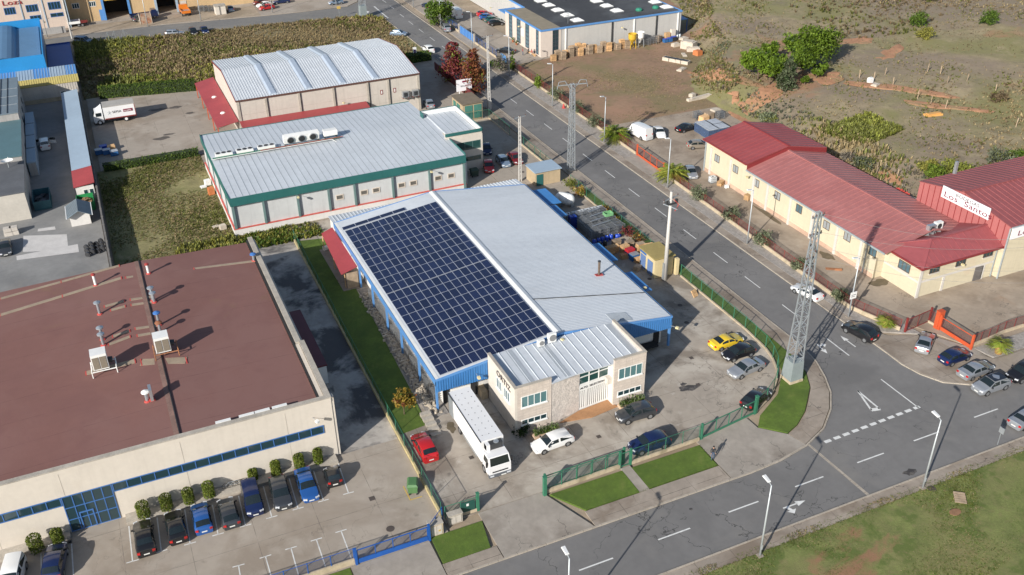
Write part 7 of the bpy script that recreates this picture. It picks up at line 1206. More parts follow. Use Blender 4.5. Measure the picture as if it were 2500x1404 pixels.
# loose ground cover (nobody could count it)
def inside(p, poly):
    c = False; n = len(poly)
    for i in range(n):
        a, q = poly[i], poly[(i+1) % n]
        if (a[1] > p[1]) != (q[1] > p[1]) and p[0] < (q[0]-a[0])*(p[1]-a[1])/(q[1]-a[1])+a[0]: c = not c
    return c
def vn(x, y, s): return .5+.25*(math.sin(x*s+1.7*math.sin(y*s*.7))+math.sin(y*s*1.3+1.1*math.sin(x*s*.9+2)))
def tufts(name, poly, n, h, w, ms, seed, hf=None, z=.03, nb=6, thr=0., sc=.22, bw=.5):
    b = M(); r = random.Random(seed); xs = [p[0] for p in poly]; ys = [p[1] for p in poly]; k = 0; tries = 0
    while k < n and tries < n*6:
        tries += 1; x, y = r.uniform(min(xs), max(xs)), r.uniform(min(ys), max(ys))
        if not inside((x, y), poly) or vn(x, y, sc) < thr+r.uniform(-.15, .15): continue
        k += 1; zz = hf(x, y) if hf else z; f = vn(x, y, sc*.6); s = r.uniform(.5, 1.4)*(.6+.8*f)
        m = ms[min(len(ms)-1, max(0, int(f*len(ms)+r.gauss(0, .8))))]; mi = b.k(LF[m])
        for j in range(nb):
            a = r.uniform(0, 6.283); d = Vector((math.cos(a), math.sin(a), 0)); sd = Vector((-d.y, d.x, 0))*w*s*.35; o = Vector((x, y, zz-.04))+d*w*s*.3*r.random(); e = o+d*w*s*r.uniform(.1, .75)+Vector((0, 0, h*s*r.uniform(.6, 1.1))); i = len(b.v)
            b.v += [o-sd*bw, o+sd*bw, e+sd*bw*.5, e-sd*bw*.5]; b.f.append((i, i+1, i+2, i+3)); b.mi.append(mi)
    o = b.build(name); return tag(o, kind='stuff')
tufts('scrub', [(-3.4, 214.4), (58, 205.5), (69, 214), (72, 218), (72, 246), (68.5, 250), (52, 253), (40, 254.8), (16, 255), (-3.4, 259)], 19000, .62, .5, ('dry', 'brush', 'tuft', 'dry', 'brush', 'tuft2', 'tuft'), 1, sc=.13, nb=7)
tufts('scrub', [(14, 214), (58, 205), (60, 216), (20, 222), (0, 224), (0, 216)], 1100, .9, .7, ('tuft2', 'shrub2', 'tuft'), 11)
tufts('weeds', [(-3.5, 131.2), (14, 131.2), (14, 172), (-3.5, 172)], 12000, .17, .22, ('tuft', 'dry', 'tuft', 'dry', 'tuft'), 2, z=.05, thr=.2, sc=.3); tufts('weeds', [(3, 131), (14, 131), (14, 137), (6, 137)], 350, .6, .5, ('tuft2', 'tuft'), 3, z=.05); tufts('weeds', [(14.2, 131.2), (26.6, 131.2), (26.6, 136.4), (14.2, 136.4)], 700, .4, .4, ('tuft', 'tuft2', 'hedge'), 4, z=.05)
HPOLY = [(x+.5, y) for x, y in HB[::-1]]+[(150, 290), (330, 290), (330, 60)]
tufts('hill_grass', HPOLY, 56000, .26, .42, ('brush', 'dry', 'tuft', 'dry', 'tuft', 'brush', 'dry'), 5, hill, thr=.15, sc=.1, nb=4)
tufts('hill_scrub', [(158, 264), (150, 224), (141, 206), (135, 195), (131.2, 184), (125.5, 176), (119.8, 172), (115.8, 165.5), (114, 154), (120, 154), (126, 168), (134, 178), (139, 190), (147, 204), (156, 220), (166, 264)], 4600, .5, .5, ('grey', 'brush', 'tuft', 'dry', 'grey2', 'tuft'), 6, hill, thr=.2)
tufts('hill_scrub', [(150, 165), (240, 150), (280, 260), (170, 280)], 1500, .8, .7, ('brush', 'tuft', 'brush', 'dry'), 7, hill, thr=.62, sc=.09, nb=10)
P_ = [tuple(ath(x, y)[:2]) for x, y in ((2000, 322), (2080, 292), (2120, 278), (2205, 317), (2130, 352), (2080, 350))]
tufts('undergrowth', P_, 1500, .55, .6, ('tuft2', 'shrub2', 'tuft'), 8, hill); tufts('hill_scrub', [(114, 150), (120, 150), (124, 118), (126, 92), (118.5, 90), (114.5, 112)], 1100, .6, .5, ('grey', 'grey2', 'tuft', 'dry'), 9, hill)
tufts('meadow_grass', [(34, 49.9), (92, 49.9), (88, 43), (60, 38), (34, 47)], 26000, .08, .10, ('grass', 'grass2', 'dry', 'grass', 'tuft'), 10, z=.1, sc=.5, thr=.3, nb=4); tufts('meadow_grass', [(34, 50.6), (100, 50.6), (100, 49.6), (34, 49.6)], 3500, .09, .12, ('grass', 'tuft', 'dry'), 13, z=.09, sc=1.1, thr=.35, nb=4)
tufts('weeds', [(86, 152.5), (112, 152.2), (115, 166), (119.5, 173), (125, 177), (131, 185), (134, 196), (100, 195), (86, 193)], 5000, .09, .16, ('tuft', 'dry', 'dry2'), 12, z=.05, thr=.5, sc=.2); tufts('lawn_edge_grass', [(32.6, 65.3), (34.9, 61.6), (50.6, 61.6), (50.6, 65.3), (50.4, 65.1), (50.3, 61.85), (35.0, 61.85), (32.9, 65.1)], 2600, .06, .09, ('grass', 'grass2'), 14, z=.15, nb=4)

barem = mat('bare_red_earth', (.37, .19, .105), .95, var=.22, vs=.5, bump=.6, bs=4, layers=(((.27, .19, .10), .25, .5, .62, .8), ((.20, .17, .08), .8, .6, .7, .6)))
def drape(x, y, rx, ry, rot):
    p = ath(x, y); q = M(); r = random.Random(int(x+y)); n = 28; ph = [r.uniform(0, 6.28) for _ in range(4)]; k = q.k(barem); c, s = math.cos(R(rot)), math.sin(R(rot)); rings = 5; q.v.append(Vector((p.x, p.y, hill(p.x, p.y)+.07)))
    for j in range(1, rings+1):
        for i in range(n):
            a = 6.2832*i/n; f = j/rings*(1+.2*math.sin(2*a+ph[0])+.16*math.sin(3*a+ph[1])+.12*math.sin(6*a+ph[2])); u, v = rx*f*math.cos(a), ry*f*math.sin(a); X, Y = p.x+u*c-v*s, p.y+u*s+v*c; q.v.append(Vector((X, Y, hill(X, Y)+(.09 if j < rings else -.05))))
    for j in range(rings):
        for i in range(n):
            m = (i+1) % n
            if j == 0: q.f.append((0, 1+i, 1+m))
            else: q.f.append((1+(j-1)*n+i, 1+j*n+i, 1+j*n+m, 1+(j-1)*n+m))
            q.mi.append(k)
    tag(q.build('bare_earth', smooth=True), kind='structure')
for a_ in ((1736, 190, 2.2, 13, 8), (1790, 262, 2.0, 4.5, -10), (1812, 285, 1.4, 5, -15), (1756, 240, 1.2, 4, 20), (2205, 218, 2.0, 10, 40), (2290, 258, 1.5, 8, 45), (1900, 215, 9, 3.0, 20), (2010, 188, 5, 3, 0), (2110, 430, 1.5, 4, 0), (2190, 440, 1.5, 4, 0), (2090, 100, 5, 2.5, 10), (2170, 130, 6, 2, 30)): drape(*a_)
# ---- people
skin = mat('skin', (.45, .26, .18), .6, var=0); jacket = mat('dark_jacket', (.02, .022, .028), .8, var=0); jeans = mat('blue_jeans', (.05, .08, .14), .8, var=0); shirt = mat('white_shirt', (.6, .6, .6), .8, var=0); hairm = mat('dark_hair', (.015, .01, .008), .7, var=0)
def person(label, p, rz, pose, top, legs, lean=0.):
    J = dict(pel=(0, 0, .95), waist=(0, .01, 1.12), chest=(0, .02, 1.36), neck=(0, .03, 1.5), head0=(0, .05, 1.58), head1=(0, .06, 1.72), hl=(-.1, 0, .9), kl=(-.11, .06, .5), al=(-.12, -.02, .09), tl=(-.12, .15, .03), hr=(.1, 0, .9), kr=(.11, .12, .5), ar=(.12, .16, .09), tr=(.12, .33, .03), sl=(-.2, .02, 1.43), el=(-.27, -.02, 1.14), wl=(-.25, .12, .92), fl=(-.24, .17, .83), sr=(.2, .02, 1.43), er=(.27, .02, 1.15), wr=(.24, .2, .98), fr=(.22, .27, .91))
    if pose == 'sit':
        J.update(pel=(0, 0, .45), waist=(0, .0, .62), chest=(0, .05, .86), neck=(0, .08, 1.0), head0=(0, .11, 1.08), head1=(0, .13, 1.22), hl=(-.1, .02, .44), kl=(-.14, .42, .48), al=(-.14, .5, .09), tl=(-.14, .66, .03), hr=(.1, .02, .44), kr=(.14, .42, .48), ar=(.14, .46, .09), tr=(.14, .62, .03), sl=(-.2, .05, .93), el=(-.26, .12, .68), wl=(-.14, .32, .58), fl=(-.1, .4, .55), sr=(.2, .05, .93), er=(.26, .12, .68), wr=(.14, .32, .58), fr=(.1, .4, .55))
    rad = dict(pel=.15, waist=.135, chest=.16, neck=.06, head0=.09, head1=.095, hl=.09, kl=.062, al=.045, tl=.035, hr=.09, kr=.062, ar=.045, tr=.035, sl=.065, el=.045, wl=.032, fl=.035, sr=.065, er=.045, wr=.032, fr=.035)
    E_ = [('pel', 'waist'), ('waist', 'chest'), ('chest', 'neck'), ('neck', 'head0'), ('head0', 'head1'), ('pel', 'hl'), ('hl', 'kl'), ('kl', 'al'), ('al', 'tl'), ('pel', 'hr'), ('hr', 'kr'), ('kr', 'ar'), ('ar', 'tr'), ('chest', 'sl'), ('sl', 'el'), ('el', 'wl'), ('wl', 'fl'), ('chest', 'sr'), ('sr', 'er'), ('er', 'wr'), ('wr', 'fr')]
    ks = list(J); me = D.meshes.new('person'); me.from_pydata([J[k] for k in ks], [(ks.index(a), ks.index(c)) for a, c in E_], []); o = D.objects.new('person', me); C.objects.link(o)
    md = o.modifiers.new('skin', 'SKIN'); 
    for k, v in zip(ks, me.skin_vertices[0].data): v.radius = (rad[k], rad[k]*(.8 if k in ('chest', 'waist', 'pel') else 1)); v.use_root = k == 'pel'
    o.modifiers.new('sub', 'SUBSURF').levels = 1
    bpy.context.view_layer.update(); m2 = D.meshes.new_from_object(o.evaluated_get(bpy.context.evaluated_depsgraph_get())); o.modifiers.clear(); o.data = m2
    for m in (top, legs, skin, hairm, black): m2.materials.append(m)
    zp = J['pel'][2]; zn = J['neck'][2]
    for f in m2.polygons:
        c = f.center; near = lambda k, d: (c-Vector(J[k])).length < d
        f.material_index = 2 if (c.z > zn+.03 or near('fl', .1) or near('fr', .1)) else 4 if c.z < .1 else 1 if (c.z < zp+.06 and not (abs(c.x) > .19 and pose != 'sit') and not near('wl', .12) and not near('wr', .12)) else 0
        if c.z > J['head1'][2]+.01 or (c.z > J['head0'][2] and c.y < J['head0'][1]-.03): f.material_index = 3
        f.use_smooth = True
    o.location = (p.x, p.y, p.z); o.rotation_euler = (0, 0, rz); LOC[o.name] = Vector((0, 0, 0)); tag(o, label, 'person'); h = Vector(J['head1'])
    b = M(); b.ball(h+Vector((0, -.015, .03)), .105, hairm, 8); ho = b.build('hair', o); return o
person('person in dark jacket and blue jeans walking across the concrete apron', at(1739, 1121, .11), 2.7, 'walk', jacket, jeans)
person('person standing in a reddish top and jeans near the pale factory door', at(1276, 135, .06), -2.0, 'walk', red_m, jeans)
pp = [at(1289, 131, .06), at(1297, 134, .06), at(1303, 134, .06)]
for k, p in enumerate(pp): person(('person in dark clothes sitting farthest left against the factory wall', 'person in white trousers sitting in the middle against the factory wall', 'person in a dark top sitting nearest the factory corner')[k], p+Vector((.3, .2, 0)), 1.9, 'sit', (jacket, red_m, jacket)[k], (jacket, shirt, jeans)[k])
b = M(); p = pp[1]; b.box(p.x-.1, p.x+.55, p.y-1.6, p.y+1.7, .36, .42, wood)
for y in (p.y-1.4, p.y+1.4): b.box(p.x+.0, p.x+.45, y-.05, y+.05, .06, .36, wood)
one('bench', b, 'low wooden bench under the people by the factory wall', 'bench')
# ---- pallets, crates, drums and tanks
def pallet(b, x, y, z, m, rz=0., w=.6, l=.4):
    c, s = math.cos(rz), math.sin(rz); f = lambda u, v: (x+u*c-v*s, y+u*s+v*c)
    for k in range(5): b.obox(f((k-2)*w*.45, 0), w*.17, l, z+.10, z+.135, rz, m)
    for v in (-l+.06, 0, l-.06): b.obox(f(0, v), w, .05, z+.03, z+.10, rz, m)
    for k in (-1, 0, 1): b.obox(f(k*w*.85, 0), .06, l, z, z+.03, rz, m)
def pstack(label, x, y, n, m, rz=0., z=.06, group=None, top=None):
    u = thing('pallet_stack', label, 'pallet stack', (x, y, z), group)
    for k in range(n): b = M(); pallet(b, x+rnd.uniform(-.04, .04), y+rnd.uniform(-.04, .04), z+k*.145, m, rz+rnd.uniform(-.05, .05)); b.build('pallet', u)
    if top: b = M(); b.obox((x, y), .62, .42, z+n*.145, z+n*.145+.05, rz, top); b.build('cover', u)
    return u
def crate(label, x, y, z, w, l, h, m, rz=0., name='crate', group=None, lidm=None, cat='crate'):
    u = thing(name, label, cat, (x, y, z), group); b = M(); b.obox((x, y), w/2, l/2, z+.08, z+h, rz, m); c, s = math.cos(rz), math.sin(rz)
    for k in range(3):
        for t in (-1, 1): q = (x+(t*(w/2+.01))*c-(k-1)*l*.4*s, y+t*(w/2+.01)*s+(k-1)*l*.4*c); b.obox(q, .02, .06, z, z+h, rz, m)
    b.build('body', u)
    if lidm: b = M(); b.obox((x, y), w/2+.03, l/2+.03, z+h, z+h+.06, rz, lidm); b.build('lid', u)
    return u
ibcw = mat('white_plastic', (.60, .62, .63), .4, var=.06); bluep = mat('blue_plastic', (.015, .06, .40), .35, var=.08); cageg = mat('cage_steel', (.26, .27, .28), .45, .5, var=.2, vs=2)
def ibc(label, x, y, z=.06, group=None, name='liquid_tank'):
    u = thing(name, label, 'tank', (x, y, z), group); b = M(); b.box(x-.5, x+.5, y-.45, y+.45, z+.15, z+1.05, ibcw); b.build('tank', u); b = M(); b.tube((x, y, z+1.05), (x, y, z+1.11), .12, darkm, 10); b.build('cap', u); b = M()
    for k in range(5): t = -.52+.26*k; b.box(x+t-.015, x+t+.015, y-.49, y-.46, z+.1, z+1.1, cageg); b.box(x+t-.015, x+t+.015, y+.46, y+.49, z+.1, z+1.1, cageg)
    for q in (.35, .7, 1.08): b.box(x-.54, x+.54, y-.5, y-.46, z+q, z+q+.03, cageg); b.box(x-.54, x-.51, y-.46, y+.46, z+q, z+q+.03, cageg); b.box(x+.51, x+.54, y-.46, y+.46, z+q, z+q+.03, cageg)
    b.box(x-.54, x+.54, y-.5, y+.5, z, z+.1, cageg); b.build('cage', u); return u
def drum(label, x, y, z, m, group=None, lying=False):
    u = thing('drum', label, 'drum', (x, y, z), group); b = M()
    if lying: b.tube((x-.45, y, z+.3), (x+.45, y, z+.3), .3, m, 14); b.tube((x-.15, y, z+.3), (x-.1, y, z+.3), .32, m, 14); b.tube((x+.1, y, z+.3), (x+.15, y, z+.3), .32, m, 14)
    else: b.lathe((x, y, z), [(.01, 0), (.28, 0), (.3, .05), (.3, .28), (.32, .3), (.3, .32), (.3, .58), (.32, .6), (.3, .62), (.3, .86), (.26, .92), (.01, .9)], m, 14)
    b.build('body', u, True); b = M(); b.tube((x+.1, y, z+(.9 if not lying else .6)), (x+.1, y, z+(.96 if not lying else .64)), .06, white, 8); b.build('bung', u); return u
# storage strip along the street side of the warehouse
g = 'pallet stacks beside the street fence'
for k, (x, y, n, m, t, lab) in enumerate(((62.9, 106.9, 9, wood, None, 'pale pallet stack nearest the warehouse wall side of the pile'), (63.8, 107.2, 8, wood, None, 'pale pallet stack beside the red topped crate'), (65.1, 106.4, 9, wood, None, 'low pallet stack behind the red crates'), (66.6, 107.6, 7, woodg, woodg, 'grey covered pallet stack against the creeper'), (67.0, 105.2, 12, wood, woodg, 'grey topped tall pallet stack by the fence'), (66.9, 103.5, 14, wood, None, 'tallest pallet stack, nearest the yellow hut'), (65.6, 103.1, 5, wood, None, 'low front pallet stack below the tallest one'), (64.3, 105.0, 5, wood, None, 'pallet stack half hidden under the blue crates'), (67.9, 104.2, 13, wood, None, 'tall pallet stack squeezed against the green fence'), (65.2, 109.0, 6, woodg, None, 'grey pallet stack beside the blue drums'))): pstack(lab, x, y, n, m, rnd.uniform(-.1, .1), group=g, top=t)
crate('red plastic crate block on the pallets', 65.2, 105.1, .9, 1.2, .9, .5, mat('crate_red', (.40, .02, .03), .5, var=.1), .1); crate('blue crate under the red crate block', 65.2, 105.1, .06, 1.25, .95, .82, mat('crate_blue', (.03, .12, .30), .5, var=.1), .1); crate('blue and grey crate with a grey lid in front of the pallets', 65.3, 104.0, .06, 1.2, .9, 1.0, D.materials['crate_blue'], .1, lidm=steel); crate('broken wooden pallets leaning by the yellow hut door', 64.2, 101.2, .06, 1.0, .8, .7, woodg, .5, cat='crate')
p = M(); pallet(p, 0, 0, 0, wood, 0, .6, .5); o = one('pallet', p, 'single pale pallet leaning on the kerb of the green fence', 'pallet', origin=(0, 0, 0)); q = at(1694, 722, .1); o.location = (q.x, q.y, .45); o.rotation_euler = (.9, .2, .5)
p = M(); pallet(p, 0, 0, 0, woodg, 0, .75, .55); o = one('pallet', p, 'grey wooden pallet lying on the meadow', 'pallet', origin=(0, 0, 0)); q = at(2343, 1217, .12); o.location = (q.x, q.y, .14); o.rotation_euler = (0, 0, .9)
for k, (x, y, ly) in enumerate(((62.2, 110.4, 0), (63.0, 110.5, 0), (63.7, 110.6, 0), (64.5, 110.7, 0), (65.3, 110.8, 0), (66.6, 111, 1))): drum(('blue drum at the shaded left end of the row', 'second blue drum in the shaded half', 'blue drum just at the shadow edge', 'light catching blue drum beside the tallest one', 'tallest looking blue drum in the sun', 'blue drum lying on its side by the fence')[k], x, y, .06, bluep, 'blue drums beside the wire racks', bool(ly))
for k, (x, y) in enumerate(((62.6, 109.4), (63.4, 109.3))): drum(('black drum in front of the blue drums', 'second black drum in front of the blue drums')[k], x, y, .06, black, 'black drums')
b = M(); c0, c1 = at(1352, 458, .06), at(1376, 470, .06); u = thing('storage_tank', 'big white cylindrical tank lying behind the warehouse', 'tank', (64.5, 124, .06)); b.tube((64.0, 125.0, 1.3), (64.9, 123.8, 1.3), .95, white, 18); b.lathe((0, 0, 0), [(.0, 0)], white, 3) if False else None; b.build('shell', u, True); bx('cradle', u, steel, (63.7, 64.3, 124.5, 125.3, .06, .5), (64.9, 65.5, 123.2, 124, .06, .5)); b = M(); b.ball((64.0, 125.0, 1.3), .95, white, 8, .98); b.ball((64.9, 123.8, 1.3), .95, white, 8, .98); b.build('end_cap', u, True)
for k in range(6): ibc('caged white plastic tank in the far row of the storage strip' if k < 5 else 'caged white plastic tank at the street end of the far row', 62.6+k*1.12, 119.6, .06, 'caged white tanks in the far row')
ibc('caged white tank stacked beside the dark blue one', 61.6, 122, .06); ibc('caged white tank next to the warehouse canopy', 61.4, 119.4, .06)
u = thing('rack_tower', 'tall dark rack filled with deep blue containers beside the canopy', 'rack', (61.7, 116.6, .06)); bx('body', u, mat('deep_blue_plastic', (.01, .025, .16), .4, var=.1), (61.2, 62.3, 116.1, 117.1, .2, 2.1)); bx('lid', u, bluep, (61.25, 61.7, 116.2, 117, 2.1, 2.3), (61.8, 62.25, 116.2, 117, 2.1, 2.3)); bx('base', u, red_m, (61.1, 62.4, 116.0, 117.2, .06, .2))
def rack(label, x, y, z, w, l, h, rz=0., group=None, lv=4):
    u = thing('wire_rack', label, 'rack', (x, y, z), group); c, s = math.cos(rz), math.sin(rz); f = lambda a, d, q: Vector((x+a*c-d*s, y+a*s+d*c, z+q)); b = M()
    for a in (-w/2, w/2):
        for d in (-l/2, l/2): b.beam(f(a, d, 0), f(a, d, h), .06, .06, cageg, (1, 0, 0))
    b.build('frame', u); b = M()
    for q in range(lv):
        zz = h*(q+.8)/lv
        for k in range(7): t = -l/2+l*k/6; b.beam(f(-w/2, t, zz), f(w/2, t, zz), .045, .045, cageg)
        b.beam(f(-w/2, -l/2, zz), f(-w/2, l/2, zz), .05, .05, cageg); b.beam(f(w/2, -l/2, zz), f(w/2, l/2, zz), .05, .05, cageg)
    b.build('wire_shelf', u); return u
for j in range(5):
    for i in range(4): rack('grey wire bottle rack in the dense stacks beside the street fence', 62.9+i*1.45, 111.9+j*1.45, .06, 1.3, 1.2, 1.9-.1*(j % 2), .06*(i-1), 'wire bottle racks beside the street fence')
b = M(); x, y = 67.0, 114.9; gb = mat('pale_green_plastic', (.16, .36, .17), .5, var=.1); b.box(x-.65, x+.65, y-.5, y+.5, 2.0, 2.08, gb); b.box(x-.68, x-.62, y-.5, y+.5, 2.08, 2.5, gb); b.box(x+.62, x+.68, y-.5, y+.5, 2.08, 2.5, gb); b.box(x-.62, x+.62, y-.53, y-.47, 2.08, 2.5, gb); b.box(x-.62, x+.62, y+.47, y+.53, 2.08, 2.5, gb); one('plastic_crate', b, 'pale green open crate sitting on top of the wire racks', 'crate')
for k in range(4): b = M(); yy = 112.6+k*1.5; b.beam((63+k*.6, yy, 2.02), (66.4+k*.25, yy+.5, 2.05), .12, .08, alu); one('metal_bar', b, 'pale metal bar lying across the wire racks', 'bar', 'pale bars on the wire racks')
# racks and rubble under the lawn side eaves
for k in range(11): rack('grey wire rack leaning under the eaves on the lawn side', 27.75, 85.3+k*2.35+(.5 if k > 4 else 0), .1, 1.0, 1.7, 1.25+.3*(k % 3), .05*(k % 3-1), 'wire racks under the lawn side eaves', 4)
sheet('rubble_strip', [(25.7, 82), (28.1, 82), (28.1, 113), (26.6, 113)], .14, mat('rubble', (.24, .22, .2), .95, var=.3, vs=2.5, bump=1.5, bs=5)); b = M(); r = random.Random(8); stn = mat('pale_stone', (.46, .40, .32), .9, var=.2, vs=2)
for _ in range(700): t = r.random(); b.obox((26.3+.5*t+r.gauss(.25, .35), 82.5+t*29), r.uniform(.05, .2), r.uniform(.05, .14), .12, .14+r.uniform(.05, .3), r.uniform(0, 3), stn)
tag(b.build('rubble'), kind='stuff')
for k in range(5): b = M(); b.box(24.9+k*.0, 26.1, 78.9+k*.85, 79.5+k*.85, .06, .2+.1*k, coping); one('stone_step', b, 'rough stone step beside the autumn tree', 'step', 'stone steps beside the dock')
for k, (x, y) in enumerate(((809, 608), (786, 612))): q = at(x, y, .2); crate(('white garden box under the red porch', 'pale box at the edge of the red porch')[k], q.x+.6, q.y, .2, .7, .5, .6, white, .3, 'garden_box', cat='box')
# factory wall clutter beyond the red lot
g = 'weathered pallet stacks along the pale factory wall'
for k in range(17):
    x = 96.4+k*1.25; big = k in (4, 5, 6); pstack('weathered pallet stack in the row along the pale factory wall', x, 193.9+.5*(k % 2)-(.9 if k < 3 else 0), 10+(k*5) % 7, (woodg, wood)[k % 3 == 0], rnd.uniform(-.15, .15), .06, g)
for k, x in enumerate((102.4, 104.0, 105.4)): pstack(('bright pallet stack against the wall by the first downpipe', 'tall bright pallet stack behind the row', 'bright pallet stack next to the tall one')[k], x, 195.5, (14, 17, 15)[k], wood, 0)
def hopper(label, x, y, m, legs, name):
    u = thing(name, label, 'hopper', (x, y, .05)); b = M(); b.lathe((x, y, .05), [(.2, .9), (.3, 1.4), (.95, 2.3), (1.0, 3.4), (1.05, 3.5), (.95, 3.5), (.9, 2.5)], m, 14); b.build('bowl', u)
    for a in range(4): b = M(); d = Vector((math.cos(a*1.57+.7), math.sin(a*1.57+.7), 0)); b.beam(Vector((x, y, .05))+d*1.0, Vector((x, y, 2.2))+d*.8, .12, .12, legs, (1, 0, 0)); b.build('leg', u)
    return u
ymet = mat('yellow_hopper', (.52, .33, .03), .5, var=.12); hopper('yellow steel hopper on legs by the factory wall', 117.4, 193.4, ymet, ymet, 'hopper'); u = hopper('white hopper silo next to the yellow hopper', 119.7, 193.7, white, steel, 'silo')
for k, (x, y, lab) in enumerate(((113.8, 194.8, 'white caged tank left of the yellow hopper'), (115.1, 194.9, 'white caged tank right behind the yellow hopper'))): ibc(lab, x, y)
for k, x in enumerate((121.4, 122.8, 124.3)): rack(('scrap metal frame by the white silo', 'middle scrap metal frame by the wall', 'scrap metal frame beside the brown cabinet')[k], x, 194.2, .05, 1.3, 1.4, 1.5+.2*k, .3*k)
crate('brown wooden cabinet lying by the factory wall', 125.8, 195.0, .05, 1.4, 1.0, 1.5, woodg, .4); crate('orange brown cupboard standing by the last downpipe', 128.4, 195.4, .05, 1.3, .8, 1.8, wood, .0); crate('tall cream cupboard by the factory corner', 130.0, 195.5, .05, 1.1, .8, 2.4, stucco, .0)
for k, x in enumerate((127.0, 128.3, 129.3)): crate(('blue crate pile by the red lot corner', 'second blue crate pile by the red lot corner', 'dark crate with blue cover')[k], x, 193.9, .05, 1.1, .9, (.8, .9, 1.1)[k], (D.materials['crate_blue'], darkm)[k == 2], .1, lidm=bluep)
for k, x in enumerate((131.4, 132.1)): drum(('grey drum by the factory corner', 'second grey drum by the factory corner')[k], x, 195.5, .05, steel, 'grey drums')
pst = mat('pale_precast', (.50, .44, .36), .9, var=.15, vs=.8)
for k in range(4): a, c = at(1622, 146, .04), at(1680, 157, .04); q = a.lerp(c, (k+.5)/4); u = thing('precast_trough', 'weathered concrete trough in the row of four on the red lot', 'trough', (q.x, q.y, .04), 'row of four concrete troughs'); ang = math.atan2(c.y-a.y, c.x-a.x); b = M(); b.obox(q, .95, .7, .05, .8, ang, pst); b.build('body', u); b = M(); b.obox(q, .75, .5, .8, .83, ang, darkm); b.build('opening', u)
def slab(label, x, y, w, l, h, rz, m=None, name='concrete_block', z=.04, up=False):
    p = ath(x, y) if up else at(x, y, z); b = M(); b.obox(p, w, l, p.z-.05, p.z+h, rz, m or pst); b.obox(p, w*.8, l*.7, p.z+h, p.z+h+.12, rz+.1, m or pst); return one(name, b, label, 'block')
slab('big pale concrete block leaning against the bank', 1681, 118, 1.2, 1.6, 1.7, .5); slab('flat pale concrete piece in front of the bank', 1692, 124, 1.5, .9, .8, -.5); slab('pale stone block near the blue crate piles', 1649, 113, .9, .6, .7, .1); slab('white slab at the foot of the bank', 1668, 96, 1.1, .8, .4, .3); slab('thin pale board lying on the red lot', 1670, 134, .5, 1.5, .06, -.4, name='board'); slab('orange tank end by the bank', 1703, 134, .8, .8, 1.0, .2, mat('faded_orange', (.5, .17, .06), .7, var=.15), 'old_tank')
slab('pale slab on the edge of the bank above the red lot', 1664, 171, 1.3, .6, .3, .5); slab('long pale beam lying at the bank foot', 1709, 241, 3.2, .4, .5, .08, name='concrete_beam'); slab('pale block beside the long beam', 1690, 236, .6, .5, .6, .3)
slab('orange plastic sheet lying on the grass slope', 2278, 281, 1.7, .6, .3, -.2, mat('peach_sheet', (.62, .33, .10), .6, var=.1), 'plastic_sheet', up=True); slab('small white post stump on the hillside', 2124, 201, .5, .4, .9, 0, white, 'marker_stone', up=True); slab('small pale rock on the hillside', 2137, 209, .9, .6, .3, .4, up=True)
p = at(1376, 264, .14); b = M(); b.box(p.x-.3, p.x+.3, p.y-.3, p.y+.3, .14, .22, redp); b.lathe((p.x, p.y, .22), [(.28, 0), (.2, .5), (.12, .8), (.02, .85)], redp, 10); one('traffic_marker', b, 'small red and white marker on the gravel by the slim pylon', 'marker')
for k, (x, y) in enumerate(((2098, 190), (2133, 195), (2160, 185), (2180, 208), (2240, 240), (2264, 175), (2296, 180), (2312, 205), (2360, 200), (2430, 225), (2272, 255), (2308, 265), (2030, 388), (2075, 390), (2115, 402), (2140, 425), (2190, 435), (2480, 310))): p = ath(x, y); b = M(); b.tube(p-Vector((0, 0, .1)), p+Vector((.1*(k % 3-1), 0, 1.7)), .08, woodg, 6); one('fence_post', b, 'weathered wooden fence post on the hillside', 'post', 'old wooden fence posts on the hillside')
# winery yard goods
crb = mat('bottle_crate_blue', (.06, .10, .19), .5, var=.25, vs=3); shr = mat('shrink_wrap', (.38, .40, .43), .35, var=.25, vs=1.2)
for k, (x, y) in enumerate(((1716, 322), (1733, 333), (1741, 318), (1757, 328))):
    p = at(x, y, .07); u = thing('crate_stack', ('left front stack of wrapped blue bottle crates', 'stack of wrapped blue bottle crates nearest the winery corner', 'rear left stack of wrapped blue bottle crates', 'rear right stack of wrapped blue bottle crates')[k], 'crate stack', p, 'wrapped blue crate stacks'); b = M(); b.box(p.x-1.2, p.x+1.2, p.y-1.2, p.y+1.2, .07, 1.75, crb)
    for i in range(6): b.box(p.x-1.24, p.x+1.24, p.y-1.24, p.y+1.24, .3+i*.28, .34+i*.28, darkm)
    b.build('crates', u); bx('wrap', u, shr, (p.x-1.22, p.x+1.22, p.y-1.22, p.y+1.22, 1.76, 1.84))
for k, (x, y) in enumerate(((1702, 290), (1718, 296), (1730, 290), (1745, 284), (1757, 290))): p = at(x, y, .07); (rack if k in (0, 4) else crate)(*((('grey wire stand behind the blue crate stacks' if k == 0 else 'dark wire stand at the bank behind the blue crate stacks'), p.x, p.y, .07, 1.3, 1.2, 1.5) if k in (0, 4) else (('brown carton pile behind the blue crates', 'low brown pallet box behind the blue crates', 'cream covered pallet box at the bank')[k-1], p.x, p.y, .07, 1.6, 1.3, .9+.2*k, (wood, woodg, pst)[k-1], .2)))
ibc('pale blue caged tank by the winery wall', *tuple(at(1739, 445, .07)[:2]), .07); p = at(1759, 452, .07); pstack('slumped pale pallet stack by the winery wall', p.x, p.y, 5, wood, .5, .07); p = at(1826, 487, .07); crate('wooden crate by the winery wall under the lamp', p.x, p.y, .07, 1.2, .9, .9, wood, .3); p = at(1774, 459, .07); crate('small white tub beside the slumped pallets', p.x, p.y, .07, .5, .5, .5, white)
